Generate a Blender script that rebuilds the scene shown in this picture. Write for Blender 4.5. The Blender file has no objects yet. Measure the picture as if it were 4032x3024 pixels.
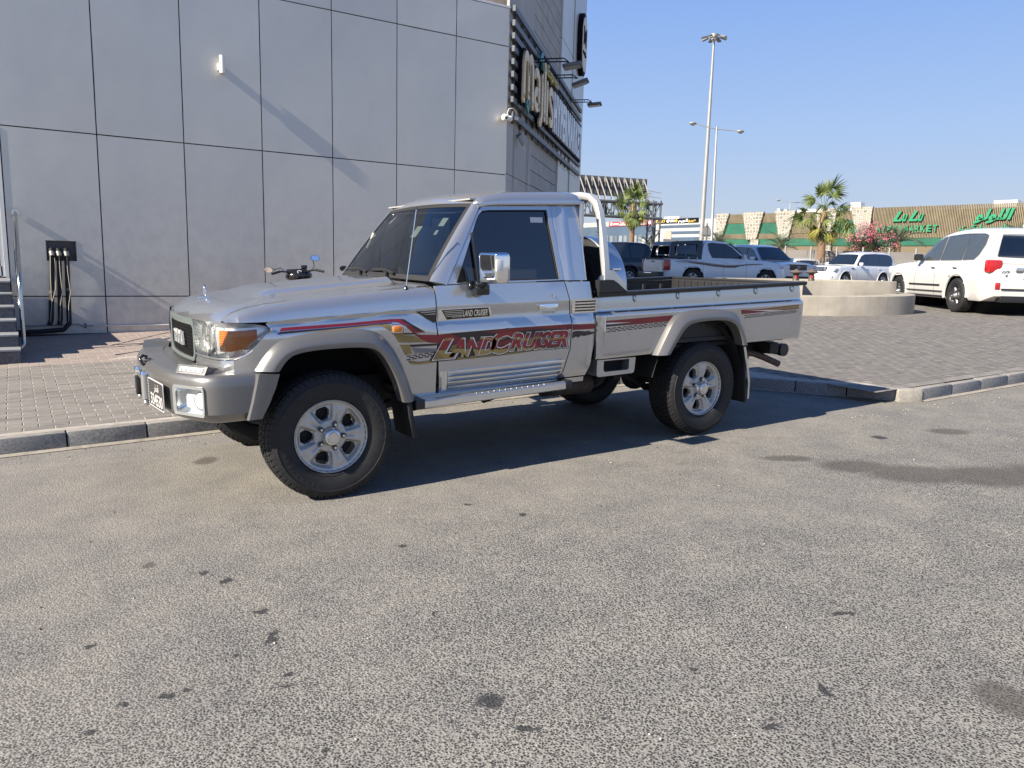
import bpy, bmesh, math, random
from mathutils import Vector, Matrix
R = math.radians
random.seed(7)
SC = bpy.context.scene
COL = SC.collection

# ------------------------------------------------------------------ camera, sky, sun, exposure
cam_d = bpy.data.cameras.new('camera')
cam_d.sensor_width = 36.0
cam_d.lens = 27.036
cam_d.clip_start = 0.05
cam_d.clip_end = 3000
cam = bpy.data.objects.new('camera', cam_d)
COL.objects.link(cam)
yaw, pit, rol = 0.574916, 0.156398, 0.026399
fw = Vector((math.sin(yaw) * math.cos(pit), math.cos(yaw) * math.cos(pit), -math.sin(pit)))
rt = Vector((math.cos(yaw), -math.sin(yaw), 0))
up = rt.cross(fw)
rt, up = rt * math.cos(rol) + up * math.sin(rol), up * math.cos(rol) - rt * math.sin(rol)
cm = Matrix(((rt.x, up.x, -fw.x, 0), (rt.y, up.y, -fw.y, 0), (rt.z, up.z, -fw.z, 1.43555), (0, 0, 0, 1)))
cam.matrix_world = cm
SC.camera = cam

SUN_EL, SUN_AZ = R(33.5), R(3.3)          # light travels towards +X and a little +Y
wd = bpy.data.worlds.new('World')
SC.world = wd
wd.use_nodes = True
wn = wd.node_tree.nodes
wl = wd.node_tree.links
bg = wn['Background']
sky = wn.new('ShaderNodeTexSky')
sky.sky_type = 'NISHITA'
sky.sun_disc = False
sky.sun_elevation = SUN_EL
sky.sun_rotation = R(270) - SUN_AZ
sky.altitude = 0
sky.air_density = 1.0
sky.dust_density = 0.5
sky.ozone_density = 2.0
# pale desert haze, the same all round, blended over the clear sky towards the horizon
tc = wn.new('ShaderNodeTexCoord')
sp_ = wn.new('ShaderNodeSeparateXYZ')
wl.new(tc.outputs['Generated'], sp_.inputs[0])
hz = wn.new('ShaderNodeValToRGB')
wl.new(sp_.outputs[2], hz.inputs[0])
HAZE = [(0.0, (.64, .70, .80)), (.06, (.60, .70, .88)), (.16, (.47, .66, 1.02)), (.34, (.27, .49, 1.04)), (.60, (.10, .24, .62)), (1.0, (.05, .13, .40))]
e_ = hz.color_ramp.elements
for i_, (p_, c_) in enumerate(HAZE):
    q_ = e_[i_] if i_ < 2 else e_.new(p_)
    q_.position = p_
    q_.color = (*c_, 1)
sc_ = wn.new('ShaderNodeVectorMath')
sc_.operation = 'SCALE'
sc_.inputs['Scale'].default_value = 13.4
wl.new(hz.outputs[0], sc_.inputs[0])
mx_ = wn.new('ShaderNodeMix')
mx_.data_type = 'RGBA'
mx_.inputs[0].default_value = 0.80
wl.new(sky.outputs[0], mx_.inputs[6])
wl.new(sc_.outputs[0], mx_.inputs[7])
wl.new(mx_.outputs[2], bg.inputs[0])
bg.inputs[1].default_value = 0.036
sun_d = bpy.data.lights.new('sun', 'SUN')
sun_d.energy = 5.0
sun_d.angle = R(0.53)
sun_d.color = (1.0, 0.91, 0.77)
sun = bpy.data.objects.new('sun', sun_d)
COL.objects.link(sun)
ld = Vector((math.cos(SUN_EL) * math.cos(SUN_AZ), math.cos(SUN_EL) * math.sin(SUN_AZ), -math.sin(SUN_EL)))
sun.rotation_euler = ld.to_track_quat('-Z', 'Y').to_euler()
sun.location = (-20, 0, 20)
SC.view_settings.view_transform = 'Standard'
SC.view_settings.look = 'None'
SC.view_settings.exposure = 1.0
SC.view_settings.gamma = 1.0
SC.view_settings.use_curve_mapping = False
SC.render.engine = 'CYCLES'
SC.cycles.max_bounces = 8
SC.cycles.transparent_max_bounces = 12
SC.cycles.caustics_reflective = False
SC.cycles.caustics_refractive = False
SC.cycles.use_denoising = True


# ------------------------------------------------------------------ helpers
def zg(x, y):
    """height of the gently rising ground"""
    t = min(max(x, -30), 21)
    return 0.0215 * (t - 1.541) + 0.006 * (min(max(y, -20), 28) - 4.332)


def tag(o, label=None, cat=None, group=None, kind=None):
    if label:
        o['label'] = label
    if cat:
        o['category'] = cat
    if group:
        o['group'] = group
    if kind:
        o['kind'] = kind
    return o


def empty(name, loc=(0, 0, 0), rot=(0, 0, 0), parent=None):
    o = bpy.data.objects.new(name, None)
    o.empty_display_size = 0.2
    COL.objects.link(o)
    o.location = loc
    o.rotation_euler = rot
    if parent:
        o.parent = parent
    return o


def finish(me, smooth):
    if smooth is not None:
        for p in me.polygons:
            p.use_smooth = True
        me.set_sharp_from_angle(angle=R(smooth))


def obj(name, me, mat=None, parent=None, loc=None, rot=None):
    if mat is not None:
        if isinstance(mat, (list, tuple)):
            for m in mat:
                me.materials.append(m)
        else:
            me.materials.append(mat)
    o = bpy.data.objects.new(name, me)
    COL.objects.link(o)
    if parent:
        o.parent = parent
    if loc is not None:
        o.location = loc
    if rot is not None:
        o.rotation_euler = rot
    return o


class MB:
    """collects faces of one mesh"""

    def __init__(s):
        s.v, s.f, s.m = [], [], []

    def add(s, v, f, mi=0):
        b = len(s.v)
        s.v += [tuple(p) for p in v]
        s.f += [tuple(b + i for i in q) for q in f]
        s.m += [mi] * len(f)
        return s

    def box(s, c, d, rot=None, mi=0, taper=1.0):
        x, y, z = d[0] / 2, d[1] / 2, d[2] / 2
        v = [Vector((sx * x * (taper if sz > 0 else 1), sy * y * (taper if sz > 0 else 1), sz * z)) for sz in (-1, 1) for sy in (-1, 1) for sx in (-1, 1)]
        if rot is not None:
            v = [rot @ p for p in v]
        v = [p + Vector(c) for p in v]
        return s.add(v, [(0, 2, 3, 1), (4, 5, 7, 6), (0, 1, 5, 4), (2, 6, 7, 3), (0, 4, 6, 2), (1, 3, 7, 5)], mi)

    def cbox(s, c, d, b, rot=None, mi=0):
        """box with chamfered edges"""
        bm = bmesh.new()
        bmesh.ops.create_cube(bm, size=1.0)
        for p in bm.verts:
            p.co = Vector((p.co.x * d[0], p.co.y * d[1], p.co.z * d[2]))
        bmesh.ops.bevel(bm, geom=bm.edges[:], offset=b, segments=2, profile=0.6, affect='EDGES')
        bm.verts.index_update()
        v = [p.co.copy() for p in bm.verts]
        f = [tuple(q.index for q in fa.verts) for fa in bm.faces]
        bm.free()
        if rot is not None:
            v = [rot @ p for p in v]
        return s.add([p + Vector(c) for p in v], f, mi)

    def cyl(s, p0, p1, r0, r1=None, n=12, caps=True, mi=0):
        r1 = r0 if r1 is None else r1
        p0, p1 = Vector(p0), Vector(p1)
        d = (p1 - p0).normalized()
        a = d.orthogonal().normalized()
        b = d.cross(a)
        v = []
        for p, r in ((p0, r0), (p1, r1)):
            for i in range(n):
                t = 2 * math.pi * i / n
                v.append(p + (a * math.cos(t) + b * math.sin(t)) * r)
        f = [(i, (i + 1) % n, n + (i + 1) % n, n + i) for i in range(n)]
        if caps:
            f += [tuple(range(n - 1, -1, -1)), tuple(range(n, 2 * n))]
        return s.add(v, f, mi)

    def tube(s, path, r, n=8, mi=0, closed=False, flat=1.0, upv=None):
        path = [Vector(p) for p in path]
        m = len(path)
        v = []
        ref = None
        for k in range(m):
            if closed:
                d = (path[(k + 1) % m] - path[k - 1]).normalized()
            else:
                d = (path[min(k + 1, m - 1)] - path[max(k - 1, 0)]).normalized()
            if upv is not None:
                ref = Vector(upv)
            elif ref is None:
                ref = d.orthogonal()
            a = (ref - d * ref.dot(d)).normalized()
            ref = a
            b = d.cross(a)
            rr = r[k] if isinstance(r, (list, tuple)) else r
            for i in range(n):
                t = 2 * math.pi * (i + 0.5) / n
                v.append(path[k] + a * math.cos(t) * rr * flat + b * math.sin(t) * rr)
        f = []
        for k in range(m if closed else m - 1):
            k2 = (k + 1) % m
            f += [(k * n + i, k * n + (i + 1) % n, k2 * n + (i + 1) % n, k2 * n + i) for i in range(n)]
        if not closed:
            f += [tuple(range(n - 1, -1, -1)), tuple(range((m - 1) * n, m * n))]
        return s.add(v, f, mi)

    def lathe(s, prof, n=32, axis='y', c=(0, 0, 0), mi=0, a0=0.0, a1=2 * math.pi):
        """prof: (radius, height along axis)"""
        full = abs(a1 - a0 - 2 * math.pi) < 1e-6
        m = n if full else n + 1
        v = []
        for r, h in prof:
            for i in range(m):
                t = a0 + (a1 - a0) * i / n
                x, y = r * math.cos(t), r * math.sin(t)
                p = {'y': (x, h, y), 'z': (x, y, h), 'x': (h, x, y)}[axis]
                v.append((p[0] + c[0], p[1] + c[1], p[2] + c[2]))
        f = []
        for k in range(len(prof) - 1):
            for i in range(n):
                j = (i + 1) % m
                f.append((k * m + i, k * m + j, (k + 1) * m + j, (k + 1) * m + i))
        return s.add(v, f, mi)

    def prism(s, poly, fn0, fn1, mi=0):
        """closed polygon (u,v) swept from fn0(u,v) to fn1(u,v)"""
        n = len(poly)
        v = [fn0(*p) for p in poly] + [fn1(*p) for p in poly]
        f = [tuple(range(n)), tuple(range(2 * n - 1, n - 1, -1))]
        f += [(i, n + i, n + (i + 1) % n, (i + 1) % n) for i in range(n)]
        return s.add(v, f, mi)

    def grid(s, rows, mi=0, closed=False):
        """rows: list of equal-length point lists"""
        n = len(rows[0])
        v = [p for r in rows for p in r]
        f = []
        for k in range(len(rows) - 1):
            for i in range(n if closed else n - 1):
                j = (i + 1) % n
                f.append((k * n + i, k * n + j, (k + 1) * n + j, (k + 1) * n + i))
        return s.add(v, f, mi)

    def sphere(s, c, r, n=12, m=8, mi=0, sc=(1, 1, 1)):
        rows = []
        for k in range(m + 1):
            t = math.pi * k / m
            rows.append([(c[0] + r * sc[0] * math.sin(t) * math.cos(2 * math.pi * i / n), c[1] + r * sc[1] * math.sin(t) * math.sin(2 * math.pi * i / n), c[2] + r * sc[2] * math.cos(t)) for i in range(n)])
        return s.grid(rows, mi, closed=True)

    def mesh(s, name='m', smooth=None, fix=True):
        me = bpy.data.meshes.new(name)
        me.from_pydata(s.v, [], s.f)
        for p, mi in zip(me.polygons, s.m):
            p.material_index = mi
        if fix:
            bm = bmesh.new()
            bm.from_mesh(me)
            bmesh.ops.remove_doubles(bm, verts=bm.verts[:], dist=1e-5)
            bmesh.ops.recalc_face_normals(bm, faces=bm.faces[:])
            bm.to_mesh(me)
            bm.free()
        me.update()
        finish(me, smooth)
        return me

    def build(s, name, mat, parent=None, smooth=None, loc=None, rot=None, fix=True):
        return obj(name, s.mesh(name, smooth, fix), mat, parent, loc, rot)


def panel(mb, outline, fn, inward, res=(0.12, 0.05), thick=0.014, edge=0.004, mi=0, flip=False):
    """sheet-metal panel: polygon (u,v) cut by a grid, mapped by fn(u,v) to 3d, rounded and turned in along its rim by `inward`"""
    bm = bmesh.new()
    vs = [bm.verts.new((p[0], p[1], 0)) for p in outline]
    fc = bm.faces.new(vs)
    if fc.calc_area() < 1e-9:
        bm.free()
        return mb
    if edge:
        bmesh.ops.inset_region(bm, faces=[fc], thickness=edge, use_even_offset=True)
    us = [p[0] for p in outline]
    ws = [p[1] for p in outline]
    for ax, lo, hi, st in ((0, min(us), max(us), res[0]), (1, min(ws), max(ws), res[1])):
        if isinstance(st, (list, tuple)):
            cuts = [q for q in st if lo + .002 < q < hi - .002]
        else:
            k = max(1, int(math.ceil((hi - lo) / st)))
            cuts = [lo + (hi - lo) * i / k for i in range(1, k)]
        no = (1, 0, 0) if ax == 0 else (0, 1, 0)
        for q in cuts:
            bmesh.ops.bisect_plane(bm, geom=bm.verts[:] + bm.edges[:] + bm.faces[:], dist=1e-5, plane_co=(q, 0, 0) if ax == 0 else (0, q, 0), plane_no=no)
    inw = Vector(inward)
    bnd = [e for e in bm.edges if e.is_boundary]
    bv = {v for e in bnd for v in e.verts}
    for v in bm.verts:
        on = v in bv
        v.co = Vector(fn(v.co.x, v.co.y)) + (inw * (edge * 0.7) if (on and edge) else Vector((0, 0, 0)))
    if thick:
        ex = bmesh.ops.extrude_edge_only(bm, edges=bnd)
        for g in ex['geom']:
            if isinstance(g, bmesh.types.BMVert):
                g.co += inw * thick
    bm.verts.index_update()
    v = [p.co.copy() for p in bm.verts]
    f = [tuple(q.index for q in fa.verts) for fa in bm.faces]
    bm.free()
    return mb.add(v, f, mi)


def ringpanel(mb, outer, inner, fn, inward, thick=0.012, mi=0):
    """frame between two loops with the same number of points"""
    n = len(outer)
    a = [Vector(fn(*p)) for p in outer]
    b = [Vector(fn(*p)) for p in inner]
    iw = Vector(inward) * thick
    v = a + b + [p + iw for p in a] + [p + iw for p in b]
    f = []
    for i in range(n):
        j = (i + 1) % n
        f += [(i, j, n + j, n + i), (2 * n + i, 2 * n + j, j, i), (n + i, n + j, 3 * n + j, 3 * n + i)]
    return mb.add(v, f, mi)


_txt = {}


def text2d(body, bold=0.0, shear=0.0, space=1.0, font=None):
    """outline text as flat mesh, height of a capital = 1, starts at x=0; returns verts, faces, width"""
    key = (body, bold, shear, space)
    if key not in _txt:
        cu = bpy.data.curves.new('t', 'FONT')
        cu.body = body
        cu.offset = bold
        cu.shear = shear
        cu.space_character = space
        cu.resolution_u = 3
        cu.fill_mode = 'FRONT'
        o = bpy.data.objects.new('t', cu)
        COL.objects.link(o)
        dg = bpy.context.evaluated_depsgraph_get()
        me = bpy.data.meshes.new_from_object(o.evaluated_get(dg))
        v = [(p.co.x, p.co.y) for p in me.vertices]
        f = [tuple(p.vertices) for p in me.polygons]
        bpy.data.objects.remove(o)
        bpy.data.curves.remove(cu)
        bpy.data.meshes.remove(me)
        if v:
            x0 = min(p[0] for p in v)
            h = 0.73
            v = [((p[0] - x0) / h, p[1] / h) for p in v]
            w = max(p[0] for p in v)
        else:
            w = 0
        _txt[key] = (v, f, w)
    return _txt[key]


def text_on(mb, body, fn, width=None, height=1.0, bold=0.0, shear=0.0, space=1.0, mi=0, mirror=False):
    """text mapped with fn(u,v): u 0..width, v 0..height"""
    v, f, w = text2d(body, bold, shear, space)
    if not v:
        return mb
    sx = (width / w) if width else height
    mb.add([fn((width - p[0] * sx) if mirror else p[0] * sx, p[1] * height) for p in v], f, mi)
    return mb


def text_solid(mb, body, org, ux, uz, out, depth, width=None, height=1.0, bold=0.0, shear=0.0, space=1.0, mi=0):
    """letters with thickness: ux,uz in-plane unit vectors, out the face normal"""
    v, f, w = text2d(body, bold, shear, space)
    if not v:
        return mb
    sx = (width / w) if width else height
    org, ux, uz, out = Vector(org), Vector(ux), Vector(uz), Vector(out)
    a = [org + ux * (p[0] * sx) + uz * (p[1] * height) + out * depth for p in v]
    b = [p - out * depth for p in a]
    ec = {}
    for q in f:
        for i in range(len(q)):
            e = (q[i], q[(i + 1) % len(q)])
            ec.setdefault(tuple(sorted(e)), []).append(e)
    n = len(a)
    fs = list(f)
    for k, l in ec.items():
        if len(l) == 1:
            i, j = l[0]
            fs.append((j, i, n + i, n + j))
    return mb.add(a + b, fs, mi)


def copy_tree(o, parent=None):
    c = o.copy()
    COL.objects.link(c)
    c.parent = parent
    for ch in o.children:
        copy_tree(ch, c)
    return c


# ------------------------------------------------------------------ materials
class NT:
    def __init__(s, name):
        s.m = bpy.data.materials.new(name)
        s.m.use_nodes = True
        s.t = s.m.node_tree
        s.b = s.t.nodes['Principled BSDF']
        s.out = s.t.nodes['Material Output']

    def n(s, typ, **kw):
        k = s.t.nodes.new('ShaderNode' + typ)
        for a, b in kw.items():
            setattr(k, a, b)
        return k

    def l(s, a, b):
        s.t.links.new(a, b)

    def pos(s, kind='pos'):
        if kind == 'pos':
            return s.n('NewGeometry').outputs['Position']
        return s.n('TexCoord').outputs['Object']

    def noise(s, vec, scale, detail=3, rough=.5, dist=0):
        k = s.n('TexNoise')
        s.l(vec, k.inputs['Vector'])
        k.inputs['Scale'].default_value = scale
        k.inputs['Detail'].default_value = detail
        k.inputs['Roughness'].default_value = rough
        k.inputs['Distortion'].default_value = dist
        return k.outputs[0]

    def ramp(s, fac, stops, interp='LINEAR'):
        k = s.n('ValToRGB')
        k.color_ramp.interpolation = interp
        e = k.color_ramp.elements
        while len(e) > 1:
            e.remove(e[-1])
        e[0].position = stops[0][0]
        e[0].color = (*stops[0][1], 1) if len(stops[0][1]) == 3 else stops[0][1]
        for p, c in stops[1:]:
            q = e.new(p)
            q.color = (*c, 1)
        s.l(fac, k.inputs[0])
        return k.outputs[0]

    def mix(s, fac, a, b, blend='MIX'):
        k = s.n('Mix', data_type='RGBA', blend_type=blend)
        for sock, val in ((k.inputs[0], fac), (k.inputs[6], a), (k.inputs[7], b)):
            if hasattr(val, 'links'):
                s.l(val, sock)
            elif isinstance(val, (int, float)):
                sock.default_value = val
            else:
                sock.default_value = (*val, 1)
        return k.outputs[2]

    def math(s, op, a, b=None, clamp=False):
        k = s.n('Math', operation=op, use_clamp=clamp)
        for i, val in enumerate((a, b)):
            if val is None:
                continue
            if hasattr(val, 'links'):
                s.l(val, k.inputs[i])
            else:
                k.inputs[i].default_value = val
        return k.outputs[0]

    def bump(s, h, strength=.3, dist=.01, normal=None):
        k = s.n('Bump')
        k.inputs['Strength'].default_value = strength
        k.inputs['Distance'].default_value = dist
        s.l(h, k.inputs['Height'])
        if normal is not None:
            s.l(normal, k.inputs['Normal'])
        s.l(k.outputs[0], s.b.inputs['Normal'])
        return k.outputs[0]

    def set(s, **kw):
        names = {'col': 'Base Color', 'rough': 'Roughness', 'metal': 'Metallic', 'coat': 'Coat Weight', 'coatr': 'Coat Roughness', 'spec': 'Specular IOR Level', 'trans': 'Transmission Weight', 'alpha': 'Alpha', 'ior': 'IOR'}
        for a, v in kw.items():
            sock = s.b.inputs[names[a]]
            if hasattr(v, 'links'):
                s.l(v, sock)
            elif isinstance(v, (tuple, list)):
                sock.default_value = (*v, 1)
            else:
                sock.default_value = v
        return s


def plain(name, col, rough=.5, metal=0.0, coat=0.0, spec=.5, var=0.0, vscale=3.0, bump=0.0, bscale=80, bd=.003, coord='obj', dirt=0.0):
    t = NT(name)
    t.set(rough=rough, metal=metal, coat=coat, spec=spec, coatr=.06)
    if var or bump or dirt:
        p = t.pos(coord)
    if var:
        nz = t.noise(p, vscale, 5, .6)
        lo = tuple(c * (1 - var) for c in col)
        hi = tuple(min(1, c * (1 + var)) for c in col)
        t.set(col=t.ramp(nz, [(.3, lo), (.7, hi)]))
    else:
        t.set(col=col)
    if bump:
        t.bump(t.noise(p, bscale, 3, .6), bump, bd)
    return t.m


def glass(name, tint, refl=(1, 1, 1), rough=.0, ior=1.5, base=0.0):
    """thin tinted pane: see-through with a fresnel reflection"""
    t = NT(name)
    tr = t.n('BsdfTransparent')
    tr.inputs[0].default_value = (*tint, 1)
    gl = t.n('BsdfGlossy')
    gl.inputs[0].default_value = (*refl, 1)
    gl.inputs[1].default_value = rough
    fr = t.n('Fresnel')
    fr.inputs[0].default_value = ior
    fac = fr.outputs[0]
    if base:
        fac = t.math('ADD', fac, base, True)
    mx = t.n('MixShader')
    t.l(fac, mx.inputs[0])
    t.l(tr.outputs[0], mx.inputs[1])
    t.l(gl.outputs[0], mx.inputs[2])
    t.l(mx.outputs[0], t.out.inputs[0])
    return t.m


M = {}

# ------------------------------------------------------------------ ground
STAINS = [(0.773, 3.077, 0.05, 0.03, -0.548), (0.764, 2.841, 0.025, 0.081, -0.55), (0.729, 3.458, 0.029, 0.031, -0.546), (0.659, 3.607, 0.026, 0.022, -0.545), (0.158, 3.126, 0.024, 0.023, -0.55), (0.609, 2.774, 0.02, 0.021, -0.551), (0.737, 2.54, 0.023, 0.025, -0.552), (0.7, 2.472, 0.029, 0.018, -0.552), (0.413, 2.626, 0.02, 0.018, -0.552), (0.342, 2.621, 0.028, 0.023, -0.553), (0.216, 2.643, 0.024, 0.02, -0.553), (0.114, 2.535, 0.02, 0.021, -0.554), (1.26, 2.024, 0.053, 0.058, -0.553), (2.28, 1.475, 0.029, 0.049, -0.552), (1.281, 1.832, 0.044, 0.019, -0.554), (1.992, 1.818, 0.024, 0.013, -0.551), (2.851, 1.794, 0.079, 0.023, -0.548), (2.37, 3.505, 0.027, 0.023, -0.539), (1.39, 2.686, 0.019, 0.021, -0.548), (1.955, 1.429, 0.045, 0.02, -0.554), (0.701, 2.071, 0.022, 0.013, -0.555), (0.957, 1.964, 0.02, 0.011, -0.554), (5.935, 3.56, 0.078, 0.071, -0.525), (1.52, 1.756, 0.024, 0.013, -0.554), (2.185, 3.823, 0.033, 0.025, -0.538), (1.583, 3.426, 0.033, 0.025, -0.543)]
DAMP = [(1.067, 5.597, 0.09, 0.13, -0.53), (0.453, 3.825, 0.04, 0.045, -0.544), (2.76, 1.113, 0.11, 0.14, -0.553), (6.668, 3.383, 0.22, 0.14, -0.524), (4.719, 3.528, 0.243, 0.101, -0.53), (4.964, 3.128, 0.33, 0.20, -0.532), (5.149, 2.80, 0.44, 0.27, -0.533), (5.55, 2.50, 0.50, 0.30, -0.534), (6.1, 2.25, .6, .32, -.53)]


def asphalt_mat():
    t = NT('asphalt')
    p = t.pos('pos')
    vo = t.n('TexVoronoi', feature='F1')
    t.l(p, vo.inputs['Vector'])
    vo.inputs['Scale'].default_value = 122
    vo.inputs['Randomness'].default_value = 1.0
    sep = t.n('SeparateColor')
    t.l(vo.outputs['Color'], sep.inputs[0])
    stone = t.ramp(sep.outputs[0], [(0, (.020, .021, .023)), (.45, (.058, .058, .059)), (.8, (.13, .128, .123)), (1, (.33, .32, .30))])
    fine = t.noise(p, 240, 2, .6)
    binder = t.ramp(fine, [(.3, (.15, .145, .132)), (.7, (.40, .385, .35))])
    edge = t.math('MULTIPLY', vo.outputs['Distance'], 1.0)
    mask = t.ramp(edge, [(.40, (0, 0, 0)), (.60, (1, 1, 1))])
    col = t.mix(mask, stone, binder)
    # dust that has settled off the wheel tracks, towards the kerb
    sx = t.n('SeparateXYZ')
    t.l(p, sx.inputs[0])
    big = t.noise(p, .55, 4, .6)
    mid = t.noise(p, 2.6, 4, .65)
    g = t.math('MULTIPLY', t.math('ADD', sx.outputs[1], -2.0), .34, False)
    g = t.math('ADD', g, t.math('MULTIPLY', t.math('SUBTRACT', big, .5), 1.5))
    g = t.math('ADD', g, t.math('MULTIPLY', t.math('SUBTRACT', mid, .5), .7), True)
    dust = t.ramp(t.noise(p, 60, 3, .7), [(.3, (.205, .193, .175)), (.7, (.305, .288, .262))])
    col = t.mix(t.math('MULTIPLY', g, .78), col, dust)
    tone = t.ramp(mid, [(.3, (.80, .80, .82)), (.7, (1.08, 1.06, 1.02))])
    col = t.mix(1.0, col, tone, 'MULTIPLY')
    # oil drips and damp patches with their own outlines
    wob = t.n('TexNoise')
    t.l(p, wob.inputs['Vector'])
    wob.inputs['Scale'].default_value = 26
    wob.inputs['Detail'].default_value = 3
    off = t.n('VectorMath', operation='SUBTRACT')
    t.l(wob.outputs['Color'], off.inputs[0])
    off.inputs[1].default_value = (.5, .5, .5)
    sc = t.n('VectorMath', operation='SCALE')
    t.l(off.outputs[0], sc.inputs[0])
    sc.inputs['Scale'].default_value = .075
    wp = t.n('VectorMath', operation='ADD')
    t.l(p, wp.inputs[0])
    t.l(sc.outputs[0], wp.inputs[1])

    def field(lst):
        acc = None
        for cx, cy, a, b, an in lst:
            mp = t.n('Mapping', vector_type='TEXTURE')
            t.l(wp.outputs[0], mp.inputs['Vector'])
            mp.inputs['Location'].default_value = (cx, cy, 0)
            mp.inputs['Rotation'].default_value = (0, 0, an)
            mp.inputs['Scale'].default_value = (a, b, 1000)
            ln = t.n('VectorMath', operation='LENGTH')
            t.l(mp.outputs[0], ln.inputs[0])
            acc = ln.outputs['Value'] if acc is None else t.math('MINIMUM', acc, ln.outputs['Value'])
        return acc
    s1 = t.ramp(field(STAINS), [(.55, (1, 1, 1)), (1.0, (0, 0, 0))])
    s2 = t.ramp(field(DAMP), [(.6, (1, 1, 1)), (1.0, (0, 0, 0))])
    col = t.mix(t.math('MULTIPLY', s1, .86), col, (.028, .029, .033))
    col = t.mix(t.math('MULTIPLY', s2, .68), col, (.07, .062, .056))
    t.set(col=col, rough=.88, spec=.25)
    h = t.math('ADD', t.math('MULTIPLY', edge, -1.0), t.math('MULTIPLY', fine, .25))
    t.bump(h, .55, .006)
    return t.m


M['asphalt'] = asphalt_mat()


def paver_mat(name, lo, hi, streak):
    t = NT(name)
    p = t.pos('pos')
    gi = t.n('NewGeometry').outputs['Random Per Island']
    oi = t.n('ObjectInfo').outputs['Random']
    r = t.math('FRACT', t.math('ADD', gi, oi))
    col = t.ramp(r, [(0, lo), (1, hi)])
    mp = t.n('Mapping')
    t.l(p, mp.inputs['Vector'])
    mp.inputs['Scale'].default_value = (1, 3.4, 1)
    st = t.noise(mp.outputs[0], 3.2, 5, .65)
    col = t.mix(t.ramp(st, [(.36, (0, 0, 0)), (.68, (1, 1, 1))]), col, streak)
    gr = t.ramp(t.noise(p, 130, 3, .7), [(.3, (.80, .80, .80)), (.7, (1.12, 1.12, 1.12))])
    col = t.mix(1.0, col, gr, 'MULTIPLY')
    t.set(col=col, rough=.86, spec=.3)
    t.bump(t.noise(p, 190, 3, .6), .35, .004)
    return t.m


M['paver_grey'] = paver_mat('paver_grey', (.165, .152, .138), (.235, .217, .197), (.29, .265, .237))
M['paver_pink'] = paver_mat('paver_pink', (.285, .222, .192), (.37, .295, .257), (.33, .29, .255))
M['paver_plaza'] = paver_mat('paver_plaza', (.128, .12, .112), (.182, .170, .158), (.205, .19, .174))
M['joint_sand'] = plain('joint_sand', (.40, .365, .315), .9, var=.2, vscale=12, coord='pos')
M['plaza_bed'] = plain('plaza_bed', (.21, .193, .175), .9, var=.3, vscale=9, coord='pos')
M['kerb'] = plain('kerb_granite', (.25, .248, .245), .8, var=.4, vscale=60, bump=.4, bscale=150, coord='pos')
M['kerb_pale'] = plain('kerb_pale', (.33, .305, .265), .85, var=.25, vscale=30, bump=.4, bscale=150, coord='pos')
M['kerb_top'] = plain('kerb_top_pale', (.27, .252, .228), .88, var=.2, vscale=18, bump=.4, bscale=150, coord='pos')  # slightly paler, warmer tone for the upward faces of the kerb stones
M['mortar'] = plain('mortar', (.31, .28, .235), .9, var=.25, vscale=14, bump=.5, bscale=60, coord='pos')

# the road sheet reaches the horizon
xs = [-600, -120, -30, -15, -8, -4, 0, 4, 8, 12, 16, 21, 25, 30, 60, 150, 1200]
ys = [-300, -60, -20, -8, -4, 0, 3, 6, 10, 15, 20, 28, 60, 150, 1200]
road = MB().grid([[(x, y, zg(x, y)) for x in xs] for y in ys]).build('road', M['asphalt'])
tag(road, kind='structure')

# kerb line: front foot of the kerb stones
KL = [(-7.0, 6.33), (-3.0, 6.37), (1.35, 6.46), (6.20, 6.52), (7.60, 4.38)]
KR = [(7.78, 4.27), (12, 4.28), (19, 4.28), (30, 4.28)]
KH = .13


def lerp(a, b, t):
    return (a[0] + (b[0] - a[0]) * t, a[1] + (b[1] - a[1]) * t)


def walk(pts, step):
    """points every `step` along a polyline, breaking at its corners"""
    out = [pts[0]]
    for a, b in zip(pts, pts[1:]):
        L = math.dist(a, b)
        n = max(1, round(L / step))
        out += [lerp(a, b, (i + 1) / n) for i in range(n)]
    return out


# asphalt and paving behind the kerb
park = MB().grid([[(x, y, zg(x, y) + .118) for x in (8.2, 12, 16, 21, 25, 30, 60, 140)] for y in (4.42, 6, 10, 15, 20, 28, 60, 140)]).build('parking_lot', M['asphalt'])
tag(park, kind='structure')
pv = MB()
edge = walk(KL, .6)
pv.grid([[(x, y + .09, zg(x, y) + KH - .004) for x, y in edge], [(x + .6 * (x > 6.2), max(y + .09, 13.62 if x < 6.3 else 13.62), zg(x, 13.6) + KH - .004) for x, y in edge]])
pave = pv.build('pavement', M['joint_sand'])
tag(pave, kind='structure')
plz = MB().grid([[(x, y, zg(x, y) + KH - .005) for x in (7.2, 8, 10, 12, 14, 16, 18, 20, 21.5)] for y in (4.40, 5, 6, 7, 8, 9, 10, 11, 12, 13.4)])
plaza = plz.build('plaza', M['plaza_bed'])
tag(plaza, kind='structure')


def paver_mesh(l, w, h=.03, b=.004):
    mb = MB()
    v = [(-l, -w, 0), (l, -w, 0), (l, w, 0), (-l, w, 0), (-l, -w, h - b), (l, -w, h - b), (l, w, h - b), (-l, w, h - b), (-l + b, -w + b, h), (l - b, -w + b, h), (l - b, w - b, h), (-l + b, w - b, h)]
    f = [(0, 1, 5, 4), (1, 2, 6, 5), (2, 3, 7, 6), (3, 0, 4, 7), (4, 5, 9, 8), (5, 6, 10, 9), (6, 7, 11, 10), (7, 4, 8, 11), (8, 9, 10, 11)]
    return v, f


def side_of(p, a, b):
    return (b[0] - a[0]) * (p[1] - a[1]) - (b[1] - a[1]) * (p[0] - a[0])


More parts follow.
